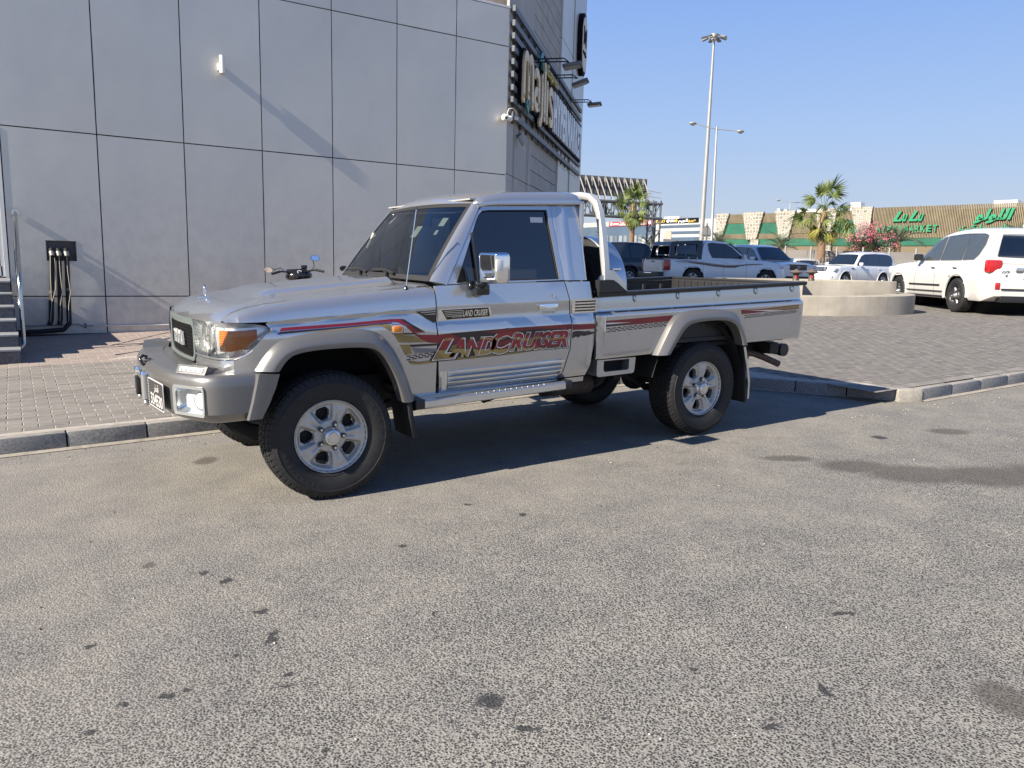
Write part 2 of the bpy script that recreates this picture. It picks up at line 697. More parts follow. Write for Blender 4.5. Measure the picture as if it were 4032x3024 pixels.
def lay(test, x0, x1, y0, y1, l, w, gx, gy, matf, parent_for, n_obj, keep, top=KH):
    """running-bond pavers; the nearest ones in view are single objects"""
    rng = random.Random(3)
    spots = []
    k = 0
    y = y0
    while y < y1:
        x = x0 + (.5 * l if k % 2 else 0)
        while x < x1:
            if test(x, y) and test(x - l / 2, y - w / 2) and test(x + l / 2, y - w / 2):
                spots.append((x, y))
            x += l
        y += w
        k += 1
    spots.sort(key=lambda s: (not keep(*s), s[0] ** 2 + s[1] ** 2))
    v, f = paver_mesh(l / 2 - gx / 2, w / 2 - gy / 2)
    shared = {}
    stuff = {}
    for i, (x, y) in enumerate(spots):
        key = matf(x, y)
        dz = rng.uniform(-.0022, .0016)
        rz = rng.uniform(-.006, .006)
        z = zg(x, y) + top - .03 + dz
        if i < n_obj and keep(x, y):
            if key not in shared:
                me = MB().add(v, f).mesh('paver', None, False)
                me.materials.append(M[key])
                shared[key] = me
            o = bpy.data.objects.new('paver', shared[key])
            COL.objects.link(o)
            o.parent = parent_for
            o.location = (x, y, z)
            o.rotation_euler = (rng.uniform(-.004, .004) + .006, rng.uniform(-.004, .004) - .0215, rz)
        else:
            c, s = math.cos(rz), math.sin(rz)
            stuff.setdefault(key, MB()).add([(x + a * c - b * s, y + a * s + b * c, z + q + a * .0215 + b * .006) for a, b, q in v], f)
    for key, mb in stuff.items():
        o = mb.build('pavers', M[key], parent_for, fix=False)
        tag(o, kind='stuff')


def on_left(x, y):
    if y > 13.5 or x < -3.2 or y < 6.50:
        return False
    if x < 1.35 and y < 6.46 + (x - 1.35) * .02 + .12:
        return False
    return y > 6.62 and x < 7.2 and (x < 6.2 or side_of((x, y), (6.2, 6.66), (7.6, 4.55)) > 0)


HOLE = [(1.02, 10.42), (1.22, 10.42), (1.32, 10.32), (1.12, 10.55)]
lay(lambda x, y: on_left(x, y) and not any(abs(x - hx) < .09 and abs(y - hy) < .05 for hx, hy in HOLE), -3.2, 7.9, 6.68, 13.5, .206, .108, .007, .003,
    lambda x, y: 'paver_pink' if y > 10.18 else 'paver_grey', pave, 300, lambda x, y: -.55 < x < 1.9 - (y - 6.6) * .05 and y < 13.4)


def on_plaza(x, y):
    if math.hypot(x - 15.9, y - 12.2) < .6:
        return False
    return side_of((x, y), (6.2, 6.66), (7.75, 4.42)) > 0 and y > 4.50 and x < 21.3 and y < 13.3 and x > 6.3 and not (x < 8.2 and y > 13) and (x > 7.95 or side_of((x, y), (6.2, 6.66), (7.6, 4.55)) > 0) and x > 7.25


lay(on_plaza, 7.3, 21.3, 4.5, 13.3, .206, .108, .006, .004, lambda x, y: 'paver_plaza', plaza, 150, lambda x, y: x > 7.4)

# kerb stones, one by one
kerb = MB()
for seg in (KL, KR):
    pts = walk(seg, .5)
    kerb.grid([[(x, y - .05, zg(x, y) + .004) for x, y in pts], [(x, y - .03, zg(x, y) + .012) for x, y in pts], [(x, y + .02, zg(x, y) + .016) for x, y in pts]])
kb = kerb.build('kerb', M['mortar'])
tag(kb, kind='structure')
rng = random.Random(5)
for seg, step in ((KL, .52), (KR, .62)):
    pts = walk(seg, step)
    for a, b in zip(pts, pts[1:]):
        d = Vector((b[0] - a[0], b[1] - a[1], 0))
        L = d.length
        if (a[0] + b[0]) / 2 < -2.2:
            continue
        ang = math.atan2(d.y, d.x)
        cx, cy = (a[0] + b[0]) / 2, (a[1] + b[1]) / 2
        mb = MB().cbox((0, .05, .045), (L - .009, .10, .17), .012)
        o = mb.build('kerb_stone', [M['kerb'], M['kerb_top']], kb, smooth=35, loc=(cx, cy, zg(cx, cy) + rng.uniform(-.004, .003)), rot=(rng.uniform(-.012, .012), -.0215 * math.cos(ang), ang + rng.uniform(-.006, .006)))
        for p in o.data.polygons:
            if p.normal.z > .8:
                p.material_index = 1
mb = MB().cbox((0, .06, .045), (.27, .13, .17), .02)
o = mb.build('kerb_stone', M['kerb_pale'], kb, smooth=35, loc=(7.67, 4.315, zg(7.67, 4.3) - .002), rot=(0, -.02, R(-26)))
tag(o, label='pale limestone corner kerb stone')
# scattered grit and litter on the road
gr = MB()
rng = random.Random(11)
for i in range(420):
    x = rng.uniform(-.3, 9)
    y = rng.uniform(1.2, 6.3) if rng.random() < .45 else rng.gauss(6.3, .12) if x < 6 else rng.gauss(4.15, .12)
    if y > (6.4 if x < 6 else 4.2):
        continue
    r = rng.uniform(.002, .0075)
    mi = 0 if rng.random() < .6 else 1
    z = zg(x, y) + r * .5
    a = rng.uniform(0, 3)
    gr.add([(x + r * math.cos(a + k * 1.57) * rng.uniform(.6, 1.5), y + r * math.sin(a + k * 1.57) * rng.uniform(.6, 1.5), z) for k in range(4)] + [(x, y, z + r * .8)], [(0, 1, 4), (1, 2, 4), (2, 3, 4), (3, 0, 4)], mi)
g = gr.build('road_grit', [plain('grit_pale', (.5, .46, .4), .9), plain('grit_dark', (.08, .07, .06), .9)], fix=False)
tag(g, 'loose grit and small stones scattered over the asphalt', 'grit', kind='stuff')

# ------------------------------------------------------------------ the clad building on the left
WY = 13.6


def clad_mat():
    t = NT('aluminium_cladding')
    p = t.pos('pos')
    a = t.noise(p, .55, 4, .6)
    b = t.noise(p, 5, 5, .7)
    oi = t.n('ObjectInfo').outputs['Random']
    col = t.ramp(a, [(.3, (.60, .58, .53)), (.7, (.655, .635, .58))])
    tone = t.ramp(oi, [(0, (.93, .935, .95)), (1, (1.04, 1.03, 1.02))])
    col = t.mix(1.0, col, tone, 'MULTIPLY')
    # grime washing up from the pavement and vague rubbed stains
    sx = t.n('SeparateXYZ')
    t.l(p, sx.inputs[0])
    low = t.math('SUBTRACT', 1.0, t.math('MULTIPLY', t.math('SUBTRACT', sx.outputs[2], .15), .35), True)
    dirt = t.math('MULTIPLY', low, t.ramp(b, [(.42, (0, 0, 0)), (.75, (1, 1, 1))]))
    col = t.mix(t.math('MULTIPLY', dirt, .5), col, (.27, .245, .22))
    st = t.ramp(t.noise(p, 1.3, 5, .65, .8), [(.56, (0, 0, 0)), (.78, (1, 1, 1))])
    col = t.mix(t.math('MULTIPLY', st, .10), col, (.25, .25, .255))
    t.set(col=col, rough=.42, metal=.35, spec=.5)
    big = t.noise(p, .9, 2, .5)
    t.bump(t.math('ADD', big, t.math('MULTIPLY', t.noise(p, 220, 2, .5), .004)), .16, .06)
    return t.m


M['clad'] = clad_mat()
M['joint'] = plain('joint_sealant', (.075, .066, .064), .8, var=.5, vscale=2, coord='pos')
M['render_wall'] = plain('painted_wall', (.42, .405, .38), .75, var=.12, vscale=1.2, bump=.2, bscale=60, coord='pos')
M['slab'] = plain('stone_slab', (.40, .38, .345), .8, var=.14, vscale=2, bump=.25, bscale=70, coord='pos')
M['white_paint'] = plain('white_paint', (.78, .78, .76), .45)
M['white_metal'] = plain('white_metal', (.80, .79, .75), .35, coat=.3)
M['dark_steel'] = plain('dark_steel', (.135, .14, .15), .5, metal=.3, var=.12, vscale=4, coord='pos')
M['black_plastic'] = plain('black_plastic', (.02, .02, .022), .45)
M['black_rubber'] = plain('black_rubber', (.016, .016, .017), .75, bump=.2, bscale=120)
M['stainless'] = plain('stainless_steel', (.62, .61, .58), .22, metal=1.0, var=.08, vscale=18)
M['granite'] = plain('dark_granite', (.085, .09, .105), .5, var=.5, vscale=45, coord='pos')
M['tread'] = plain('worn_tread', (.33, .335, .335), .6, var=.2, vscale=16, coord='pos')

bld = empty('supermarket_building', (0, 0, 0))
tag(bld, 'pale grey metal-clad supermarket building behind the silver pickup truck', 'building')
JX = [-1.27, -0.035, 1.2, 2.435, 3.67, 4.90, 6.13, 7.35, 8.53]
JZ = [.17, .752, 3.19, 5.65, 6.36]
core = MB()
core.box((4.25, 20.7, 3.26), (8.5, 14.15, 6.15))
core.box((-9.0, 20.7, 3.0), (18, 14.1, 6.0))
co = core.build('wall_core', M['joint'], bld)
rngb = random.Random(21)


def wall_panel(x0, x1, z0, z1, y=WY, d=.035, hole=None):
    mb = MB()
    g = .0085
    x0 += g; x1 -= g; z0 += g; z1 -= g
    if hole:
        hx0, hx1, hz0, hz1 = hole
        for a, b, c, e in ((x0, hx0, z0, z1), (hx1, x1, z0, z1), (hx0, hx1, z0, hz0), (hx0, hx1, hz1, z1)):
            mb.add([(a, y, c), (b, y, c), (b, y, e), (a, y, e)], [(0, 1, 2, 3)])
        mb.add([(x0, y, z0), (x1, y, z0), (x1, y, z1), (x0, y, z1), (x0, y + d, z0), (x1, y + d, z0), (x1, y + d, z1), (x0, y + d, z1)], [(0, 4, 5, 1), (1, 5, 6, 2), (2, 6, 7, 3), (3, 7, 4, 0)])
        for a, b in (((hx0, hz0), (hx1, hz0)), ((hx1, hz0), (hx1, hz1)), ((hx1, hz1), (hx0, hz1)), ((hx0, hz1), (hx0, hz0))):
            mb.add([(a[0], y, a[1]), (b[0], y, b[1]), (b[0], y + .03, b[1]), (a[0], y + .03, a[1])], [(0, 1, 2, 3)])
        return mb.build('wall_panel', M['clad'], bld)
    # a sheet that is not quite flat
    nx, nz = 5, 7
    ph = [rngb.uniform(-1, 1) for _ in range(6)]
    rows = []
    for k in range(nz + 1):
        row = []
        for i in range(nx + 1):
            u, w = i / nx, k / nz
            e = math.sin(u * math.pi) * math.sin(w * math.pi) * .004 * ph[0] + .0012 * math.sin(w * 6 + ph[1] * 3) * math.sin(u * 4 + ph[2])
            row.append((x0 + (x1 - x0) * u, y + e + rngb.uniform(-.0002, .0002), z0 + (z1 - z0) * w))
        rows.append(row)
    mb.grid(rows)
    mb.add([(x0, y, z0), (x1, y, z0), (x1, y, z1), (x0, y, z1), (x0, y + d, z0), (x1, y + d, z0), (x1, y + d, z1), (x0, y + d, z1)], [(0, 4, 5, 1), (1, 5, 6, 2), (2, 6, 7, 3), (3, 7, 4, 0)])
    return mb.build('wall_panel', M['clad'], bld, smooth=30, rot=(0, 0, 0))


NICHE = (.445, .835, 1.285, 1.582)
for i in range(1, len(JX) - 1):
    for k in range(len(JZ) - 1):
        hole = NICHE if (i == 1 and k == 1) else None
        wall_panel(JX[i], JX[i + 1], JZ[k], JZ[k + 1], hole=hole)
for k in (2, 3):
    wall_panel(JX[0], JX[1], JZ[k], JZ[k + 1])
MB().box((4.25, WY + .30, 6.385), (8.6, .60, .04)).build('parapet_cap', M['white_paint'], bld)
MB().box((4.25, WY - .004, .155), (8.5, .03, .05)).build('plinth', M['joint'], bld)
# door at the head of the steps
dr = MB()
dr.box((-.065, WY + .034, 2.1), (.045, .08, 2.15))
dr.box((-.62, WY + .034, 3.155), (1.06, .075, .05))
door = dr.build('door_frame', M['white_metal'], bld)
MB().box((-.62, WY + .04, 2.08), (1.05, .03, 2.1)).build('door', plain('door_glass', (.03, .035, .04), .08, spec=.6), bld)
MB().box((-.115, WY + .03, 2.08), (.05, .05, 2.08)).build('door_stile', M['white_metal'], bld)
MB().box((-.62, WY + .03, 1.12), (1.0, .05, .14)).build('door_rail', M['white_metal'], bld)
# the recessed box for the pipes
nb = MB()
x0, x1, z0, z1 = NICHE
nb.add([(x0, WY, z0), (x1, WY, z0), (x1, WY, z1), (x0, WY, z1), (x0, WY + .034, z0), (x1, WY + .034, z0), (x1, WY + .034, z1), (x0, WY + .034, z1)], [(4, 5, 6, 7)])
nb.build('niche', M['black_plastic'], bld)
fr = MB()
for c, d in ((((x0 + x1) / 2, WY + .010, z1), (x1 - x0 + .02, .03, .008)), ((x0, WY + .010, (z0 + z1) / 2), (.008, .03, z1 - z0)), ((x1, WY + .010, (z0 + z1) / 2), (.008, .03, z1 - z0))):
    fr.box(c, d)
fr.build('niche_frame', M['dark_steel'], bld)
# white block of the set-back upper floor
MB().box((8.05, 17.5, 7.2), (.9, 4.0, 1.6)).build('roof_parapet', M['white_paint'], bld)

# --- the diagonal side of the building: s runs along it, o stands out of it
D0 = Vector((8.53, WY, 0))
DS = Vector((math.sqrt(.5), math.sqrt(.5), 0))
DO = Vector((math.sqrt(.5), -math.sqrt(.5), 0))
UZ = Vector((0, 0, 1))


def dg(s, o, z):
    return D0 + DS * s + DO * o + UZ * z


def dbox(mb, s0, s1, o0, o1, z0, z1, mi=0):
    v = [dg(s, o, z) for z in (z0, z1) for o in (o0, o1) for s in (s0, s1)]
    return mb.add(v, [(0, 2, 3, 1), (4, 5, 7, 6), (0, 1, 5, 4), (2, 6, 7, 3), (0, 4, 6, 2), (1, 3, 7, 5)], mi)


MB_ = MB()
dbox(MB_, .04, 6.5, -6.0, -.07, .1, 11.0)
dbox(MB_, 6.4, 11.2, -6.0, -.05, .1, 14.0)
MB_.build('side_core', M['joint'], bld)
for z0, z1 in ((.16, 3.22), (3.235, 6.36)):
    mb = MB()
    dbox(mb, .0, 2.56, -.06, 0, z0, z1)
    for s in (.60, .70, 2.05, 2.2):
        dbox(mb, s, s + .02, 0, .012, z0, z1)
    mb.build('pilaster_panel', M['render_wall'], bld)
mb = MB()
dbox(mb, .0, 2.56, -.06, -.004, 6.37, 11)
mb.build('upper_wall', M['render_wall'], bld)
z = .16
while z < 10.9:                                      # long horizontal stone slabs
    for s0, s1 in ((2.57, 4.4), (4.41, 6.44)):
        mb = MB()
        dbox(mb, s0 + .004, s1 - .004, -.065, -.03, z + .006, min(z + .338, 11) - .006)
        mb.build('stone_slab', M['slab'], bld)
    z += .345
for z0, z1 in ((.16, 4.2), (4.21, 7.58), (7.60, 10.8), (10.82, 13.9)):
    for s0, s1 in ((6.45, 8.55), (8.57, 11.1)):
        mb = MB()
        dbox(mb, s0, s1, -.05, .02 if s0 < 8 else .05, z0, z1)
        mb.build('tower_panel', M['clad'], bld)

# --- the shop sign with its slatted frame
sign = empty('shop_sign', dg(0, .1, 4.3))
tag(sign, 'long slatted black fascia sign with gold and white raised letters', 'sign')
SI = Matrix.Translation(-sign.location)


def sbuild(mb, name, mat, parent=None, **kw):
    mb.v = [tuple(Vector(p) - sign.location) for p in mb.v]
    return mb.build(name, mat, parent or sign, **kw)


M['sign_black'] = plain('sign_black', (.008, .007, .014), .8, spec=.1)
M['gold'] = plain('gold_letter', (.74, .54, .29), .38, metal=.25, var=.08, vscale=2, coord='pos')
M['sign_white'] = plain('white_letter', (.88, .88, .86), .4)
M['teal'] = plain('teal_letter', (.05, .25, .23), .4)
M['sign_yellow'] = plain('yellow_letter', (.60, .45, .08), .4)
for z in (6.37, 6.10, 5.86, 5.62, 5.38, 5.14, 4.89, 4.66, 4.37):
    mb = MB()
    dbox(mb, .0, 10.4, .06, .115, z - .055, z + .055)
    sbuild(mb, 'slat', M['dark_steel'])
for s in [.35 + .72 * i for i in range(15)]:
    mb = MB()
    dbox(mb, s, s + .045, .01, .055, 4.25, 6.45)
    sbuild(mb, 'upright', M['dark_steel'])
mb = MB()
dbox(mb, 3.9, 10.0, .125, .17, 4.70, 5.84)
dbox(mb, .55, 4.2, .125, .16, 4.75, 5.5)
sbuild(mb, 'letter_board', M['sign_black'])


def stroke(mb, pts, w, o0, o1, mi=0):
    """thick rounded stroke along (s,z) points"""
    n = len(pts)
    L, Rr = [], []
    for i in range(n):
        a = Vector(pts[max(i - 1, 0)])
        b = Vector(pts[min(i + 1, n - 1)])
        d = (b - a).normalized()
        q = Vector((-d.y, d.x)) * w / 2
        L.append(Vector(pts[i]) + q)
        Rr.append(Vector(pts[i]) - q)
    rows = [[dg(p.x, o0, p.y) for p in L], [dg(p.x, o1, p.y) for p in L], [dg(p.x, o1, p.y) for p in Rr], [dg(p.x, o0, p.y) for p in Rr]]
    mb.grid(rows)
    for i in (0, n - 1):
        mb.add([rows[k][i] for k in range(4)], [(0, 1, 2, 3)])
    for p in (pts[0], pts[-1]):
        m = 12
        v = [dg(p[0] + w / 2 * math.cos(t * 2 * math.pi / m), o, p[1] + w / 2 * math.sin(t * 2 * math.pi / m)) for o in (o0, o1) for t in range(m)]
        mb.add(v, [tuple(range(m, 2 * m))] + [(t, (t + 1) % m, m + (t + 1) % m, m + t) for t in range(m)])
    return mb


def arcp(cx, cz, rx, rz, a0, a1, n=12):
    return [(cx + rx * math.cos(R(a0 + (a1 - a0) * i / n)), cz + rz * math.sin(R(a0 + (a1 - a0) * i / n))) for i in range(n + 1)]


LET = {
    'm': [[(.50, 4.78), (.52, 5.3)] + arcp(.74, 5.42, .22, .24, 180, 0) + [(.97, 5.2), (.97, 4.92)], [(1.0, 5.42)] + arcp(1.2, 5.48, .2, .22, 180, 0) + [(1.42, 5.2), (1.45, 4.8)]],
    'a': [[(1.66, 5.5)] + arcp(1.9, 5.42, .26, .17, 150, 0) + [(2.17, 5.2), (2.18, 4.92)], arcp(1.92, 5.03, .24, .17, 60, 330, 16)],
    'j': [[(2.56, 5.62), (2.58, 5.2), (2.57, 4.85), (2.48, 4.66), (2.36, 4.62)]],
    'l': [[(2.90, 5.95), (2.92, 4.82)]],
    'i': [[(3.22, 5.62), (3.24, 4.82)]],
    's': [[(4.05, 5.52)] + arcp(3.80, 5.45, .24, .14, 60, 200) + [(3.72, 5.28), (3.92, 5.16)] + arcp(3.82, 5.0, .23, .16, 40, -130)],
}
for ch, strokes in LET.items():
    mb = MB()
    bb = MB()
    for st in strokes:
        stroke(mb, st, .19 if ch in 'mas' else .2, .19, .235)
        stroke(bb, st, .30, .15, .187)
    o = sbuild(mb, 'letter', M['gold'])
    bb.v = [tuple(Vector(p) - sign.location) for p in bb.v]
    bb.build('letter_backing', M['sign_black'], o)
for pts in ([(2.42, 6.0), (2.62, 6.18), (2.72, 5.9)], [(.95, 4.78), (1.1, 4.62), (1.2, 4.9)], [(3.05, 5.85), (3.2, 5.95)]):
    sbuild(stroke(MB(), pts, .13, .17, .21), 'leaf_accent', M['teal'])


def sign_word(word, s0, s1, z0, h, o, mat, bold, nm='letter', shear=0.0):
    v, f, w = text2d(word, bold, shear, 1.0)
    total = s1 - s0
    adv = 0
    # one object per letter
    widths = [text2d(c, bold, shear)[2] for c in word]
    gap = .12
    sx = total / (sum(widths) + gap * (len(word) - 1))
    x = s0
    for c, wc in zip(word, widths):
        mb = MB()
        text_solid(mb, c, dg(x, o, z0) , DS, UZ, DO, .045, width=wc * sx, height=h, bold=bold, shear=shear)
        sbuild(mb, nm, mat)
        x += (wc + gap) * sx


sign_word('HYPERMARKET', 4.36, 9.75, 4.80, .92, .175, M['sign_white'], .045)
mb = MB()
dbox(mb, 3.42, 5.15, .12, .14, 5.82, 6.24)
sbuild(mb, 'small_board', M['sign_black'])
sign_word('Express', 3.5, 5.05, 5.90, .27, .145, M['sign_yellow'], .012)
# oval logo sign on the tower
mb = MB()
pl = [(9.75 + .62 * math.cos(t * math.pi / 12), 8.25 + (.30 if 0 < t < 12 else -.30 if t > 12 else 0) + .62 * math.sin(t * math.pi / 12)) for t in range(24)]
mb.prism(pl, lambda s, z: dg(s, .06, z), lambda s, z: dg(s, .20, z))
lg = mb.build('oval_sign', M['sign_black'])
lg.location = (0, 0, 0)
tag(lg, 'upright oval black and gold logo sign high on the building tower', 'sign')
mb = MB()
pl2 = [(9.75 + (s - 9.75) * .86, 8.25 + (z - 8.25) * .88) for s, z in pl]
mb.prism(pl2, lambda s, z: dg(s, .202, z), lambda s, z: dg(s, .215, z))
mb.build('gold_face', M['gold'], lg)
mb = MB()
text_solid(mb, 'M', dg(9.43, .216, 8.22), DS, UZ, DO, .012, width=.62, height=.55, bold=.02)
text_solid(mb, 'majlis', dg(9.36, .216, 7.92), DS, UZ, DO, .012, width=.78, height=.16)
mb.build('lettering', M['sign_black'], lg)
# three floodlights on brackets over the sign
for nm, s0, o1, z0, tilt in (('leftmost', 2.2, .86, 5.93, -.16), ('middle', 4.62, .72, 6.14, -.34), ('rightmost', 8.7, .62, 6.36, -.1)):
    fl = empty('floodlight', dg(s0, .12, z0))
    tag(fl, {'leftmost': 'floodlight on bracket just right of the tall gold letters of the sign', 'middle': 'middle floodlight of the sign, its head tilted steeply down', 'rightmost': 'floodlight on short bracket at the far right end of the sign'}[nm], 'floodlight', 'floodlights over the shop sign')
    org = fl.location

    def lb(mb, name, mat, **kw):
        mb.v = [tuple(Vector(p) - org) for p in mb.v]
        return mb.build(name, mat, fl, **kw)
    mb = MB()
    for dz in (.03, -.04):
        mb.tube([dg(s0, .1, z0 + dz), dg(s0, o1 - .1, z0 + dz), dg(s0, o1 + .02, z0 - .06)], .016, 6)
    for k in range(3):
        mb.tube([dg(s0, .2 + k * .2, z0 + .03), dg(s0, .2 + k * .2, z0 - .04)], .008, 5)
    lb(mb, 'bracket', M['black_plastic'])
    mb = MB()
    q = Matrix.Rotation(R(-45), 3, 'Z') @ Matrix.Rotation(tilt, 3, 'Y')
    mb.cbox(dg(s0, o1 + .10, z0 - .09 + tilt * .25), (.42, .34, .075), .02, rot=q)
    lb(mb, 'lamp_housing', M['dark_steel'], smooth=40)
    mb = MB()
    mb.box(dg(s0, o1 + .10, z0 - .135 + tilt * .25), (.34, .27, .012), rot=q)
    lb(mb, 'lens', plain('lens_grey', (.32, .33, .33), .2))

# --- things fixed to the wall
wl_ = empty('wall_lamp', (3.04, WY, 4.46))
tag(wl_, 'white cylinder wall lamp casting a long shadow across the cladding', 'lamp')
MB().cbox((-.02, -.028, -.03), (.075, .056, .11), .008).build('bracket', M['white_metal'], wl_, smooth=40)
mb = MB()
mb.lathe([(.036, -.135), (.044, -.135), (.044, .135), (.036, .135), (.034, .11), (0, .11)], 24, 'z', (.0, -.10, 0))
mb.lathe([(.036, -.135), (.034, -.11), (0, -.11)], 24, 'z', (.0, -.10, 0))
mb.build('lamp_body', M['white_metal'], wl_, smooth=40)

cc = empty('security_camera', (8.40, WY - .02, 4.27))
tag(cc, 'white dome security camera on the corner of the clad wall', 'security camera')
mb = MB().sphere((0, -.10, 0), .075, 16, 12)
mb.build('dome', M['white_metal'], cc, smooth=60)
MB().cbox((-.012, -.17, -.01), (.05, .02, .05), .006).build('lens', M['black_plastic'], cc)
mb = MB().cyl((.02, -.10, 0), (.13, -.07, .005), .03, .045, 14)
mb.build('mount', M['white_metal'], cc, smooth=40)
MB().sphere((.15, -.05, .005), .058, 14, 10).build('junction_box', M['white_metal'], cc, smooth=60)
mb = MB().tube([(.13, -.03, .03), (.10, -.03, .12), (.13, -.04, .19), (.22, -.02, .215), (.32, .02, .19), (.37, .07, .12), (.37, .10, .02)], .013, 8)
mb.build('cable_conduit', plain('ivory_plastic', (.62, .56, .42), .5), cc, smooth=60)

b2 = dg(.24, .09, 4.33)
bc = empty('security_camera', b2)
tag(bc, 'small white bullet security camera under the left end of the sign', 'security camera')
mb = MB().cyl((-.05, -.03, .02), (.05, -.08, -.02), .034, .036, 14)
mb.build('body', M['white_metal'], bc, smooth=40)
MB().cyl((.048, -.079, -.0195), (.056, -.083, -.0225), .028, .028, 12).build('lens', M['black_plastic'], bc)
MB().cyl((-.05, -.03, .02), (-.07, .02, .03), .014, .02, 8).build('mount', M['white_metal'], bc)

pj = empty('loudspeaker', dg(.92, .12, 4.03))
tag(pj, 'grey horn loudspeaker hanging below the sign on a wire bracket', 'loudspeaker')
mb = MB().cyl((-.04, .03, .06), (.06, -.04, -.10), .06, .085, 16)
mb.build('horn', plain('beige_grey', (.46, .45, .42), .6), pj, smooth=40)
MB().cyl((-.06, .045, .10), (-.04, .03, .06), .05, .062, 14).build('driver', M['dark_steel'], pj, smooth=40)
MB().tube([(-.05, .05, .1), (-.03, .06, .22), (-.02, .04, .36)], .012, 6).tube([(-.02, .0, .1), (-.01, .04, .24), (-.02, .04, .36)], .006, 6).build('hanger', M['black_plastic'], pj)

# pipes coming out of the niche
for i, (xa, xb, w, nm) in enumerate(((.51, .44, .034, 'left'), (.60, .565, .032, 'middle'), (.70, .68, .034, 'right'))):
    pp = empty('insulated_pipe', (xa, WY, 1.42))
    tag(pp, {'left': 'black insulated pipe down the wall, nearest the handrail', 'middle': 'middle one of three black insulated pipes on the wall', 'right': 'black insulated pipe at the right edge of the wall niche'}[nm], 'pipe', 'pipes from the wall niche')
    mb = MB()
    path = [(0, .03, .0), (0, -.03, .03), (.0, -.065, -.02), ((xb - xa) * .1, -.07, -.2), ((xb - xa) * .5, -.06, -.6), ((xb - xa) * .9, -.065, -1.02)]
    if i == 2:
        path += [((xb - xa), -.07, -1.08), (-.1, -.08, -1.17), (-.4, -.07, -1.19), (-.72, -.07, -1.20)]
    else:
        path += [((xb - xa) - .02, -.065, -1.10)]
    mb.tube(path, w, 10)
    mb.build('insulation', M['black_rubber'], pp, smooth=60)
    mb = MB()
    mb.tube([(-.005, -.075, .0), (.0, -.09, -.03), (.004, -.10, -.06)], .036, 10)
    mb.build('tape', plain('silver_tape', (.34, .33, .29), .45, metal=.4, var=.3, vscale=40), pp, smooth=60)
    mb = MB()
    sx = -.036 if i == 0 else .0
    mb.tube([(sx * .6, -.10, -.06), (sx, -.105, -.3), ((xb - xa) * .5 + sx + .03, -.10, -.6), ((xb - xa) * .7, -.105, -.8), ((xb - xa) - .01, -.10, -1.05)], .0045, 6)
    if i == 0:
        mb.tube([(.03, -.10, -.08), (.034, -.10, -.35), (.02, -.105, -.55), (-.04, -.105, -.75)], .0045, 6)
    mb.build('wire', plain('bare_wire', (.55, .5, .4), .4), pp, smooth=60)
    if i != 1:
        mb = MB().lathe([(.037, -.02), (.037, .02)], 12, 'z', ((xb - xa) * .5, -.06, -.6 + .02 * i))
        mb.build('clamp', M['dark_steel'], pp, smooth=60)
cd = MB()
cd.tube([(1.0, WY - .03, .30), (.86, WY - .03, .30), (.8, WY - .03, .325), (.05, WY - .03, .31)], .011, 8)
o = cd.build('cable_conduit', plain('grey_conduit', (.30, .31, .31), .5), smooth=60)
tag(o, 'thin grey conduit low on the wall behind the black pipes', 'conduit')
MB().cbox((.90, WY - .02, .30), (.025, .04, .07), .006).build('clip', M['dark_steel'], o)
cd = MB().tube([(1.06, WY - .03, .294), (3.0, WY - .03, .285), (6.0, WY - .03, .28)], .012, 8)
o = cd.build('cable_conduit', plain('white_conduit', (.72, .70, .64), .5), smooth=60)
tag(o, 'white conduit running low along the wall towards the truck grille', 'conduit')
cb = MB()
cb.tube([(1.02, 10.75, zg(1, 10.7) + KH + .006), (1.25, 10.95, zg(1, 11) + KH + .006), (1.4, 11.05, zg(1.4, 11) + KH + .006), (1.75, 11.5, zg(2, 11.5) + KH + .006), (2.6, 12.0, zg(2.6, 12) + KH + .006)], .006, 6)
cb.tube([(1.1, 11.9, zg(1, 11.9) + KH + .006), (1.7, 11.8, zg(1.7, 11.8) + KH + .006), (2.7, 11.7, zg(2.7, 11.7) + KH + .006)], .005, 6)
cb.tube([(1.35, 10.85, zg(1, 11) + KH + .006), (1.9, 11.1, zg(2, 11) + KH + .006), (2.6, 11.3, zg(2.6, 11) + KH + .006)], .005, 6)
o = cb.build('loose_cable', plain('dark_cable', (.04, .03, .06), .5), smooth=60)
tag(o, 'dark loose cables trailing over the pink pavers', 'cable')

# --- entrance steps
st = empty('entrance_steps', (-.9, 10.5, .15))
tag(st, 'dark granite entrance steps leading up to the door', 'steps')
YF = [10.50, 10.80, 11.15, 11.50, 11.85, 12.20]
for k, y0 in enumerate(YF):
    z1 = .15 + .145 * (k + 1) - .15
    y1 = 13.56
    xr = .915 - .012 * k
    MB().box((xr / 2 - .75, (y0 + y1) / 2 - 10.5, z1 - .16 / 2 - .012), (xr + 1.5, y1 - y0, .135)).build('riser', M['granite'], st)
    mb = MB().cbox((xr / 2 - .75, (y0 + (YF[k + 1] if k < 5 else 13.56)) / 2 - 10.5 + .0, z1 - .008), (xr + 1.52, (YF[k + 1] if k < 5 else 13.56) - y0 + .03, .022), .005)
    mb.build('tread', M['tread'], st, smooth=30)
hr = empty('handrail', (.07, 11.62, .17))
tag(hr, 'stainless steel tube handrail beside the entrance steps', 'handrail')
q = Vector((.07, 11.62, .17))


def hl(*pts):
    return [tuple(Vector(p) - q) for p in pts]


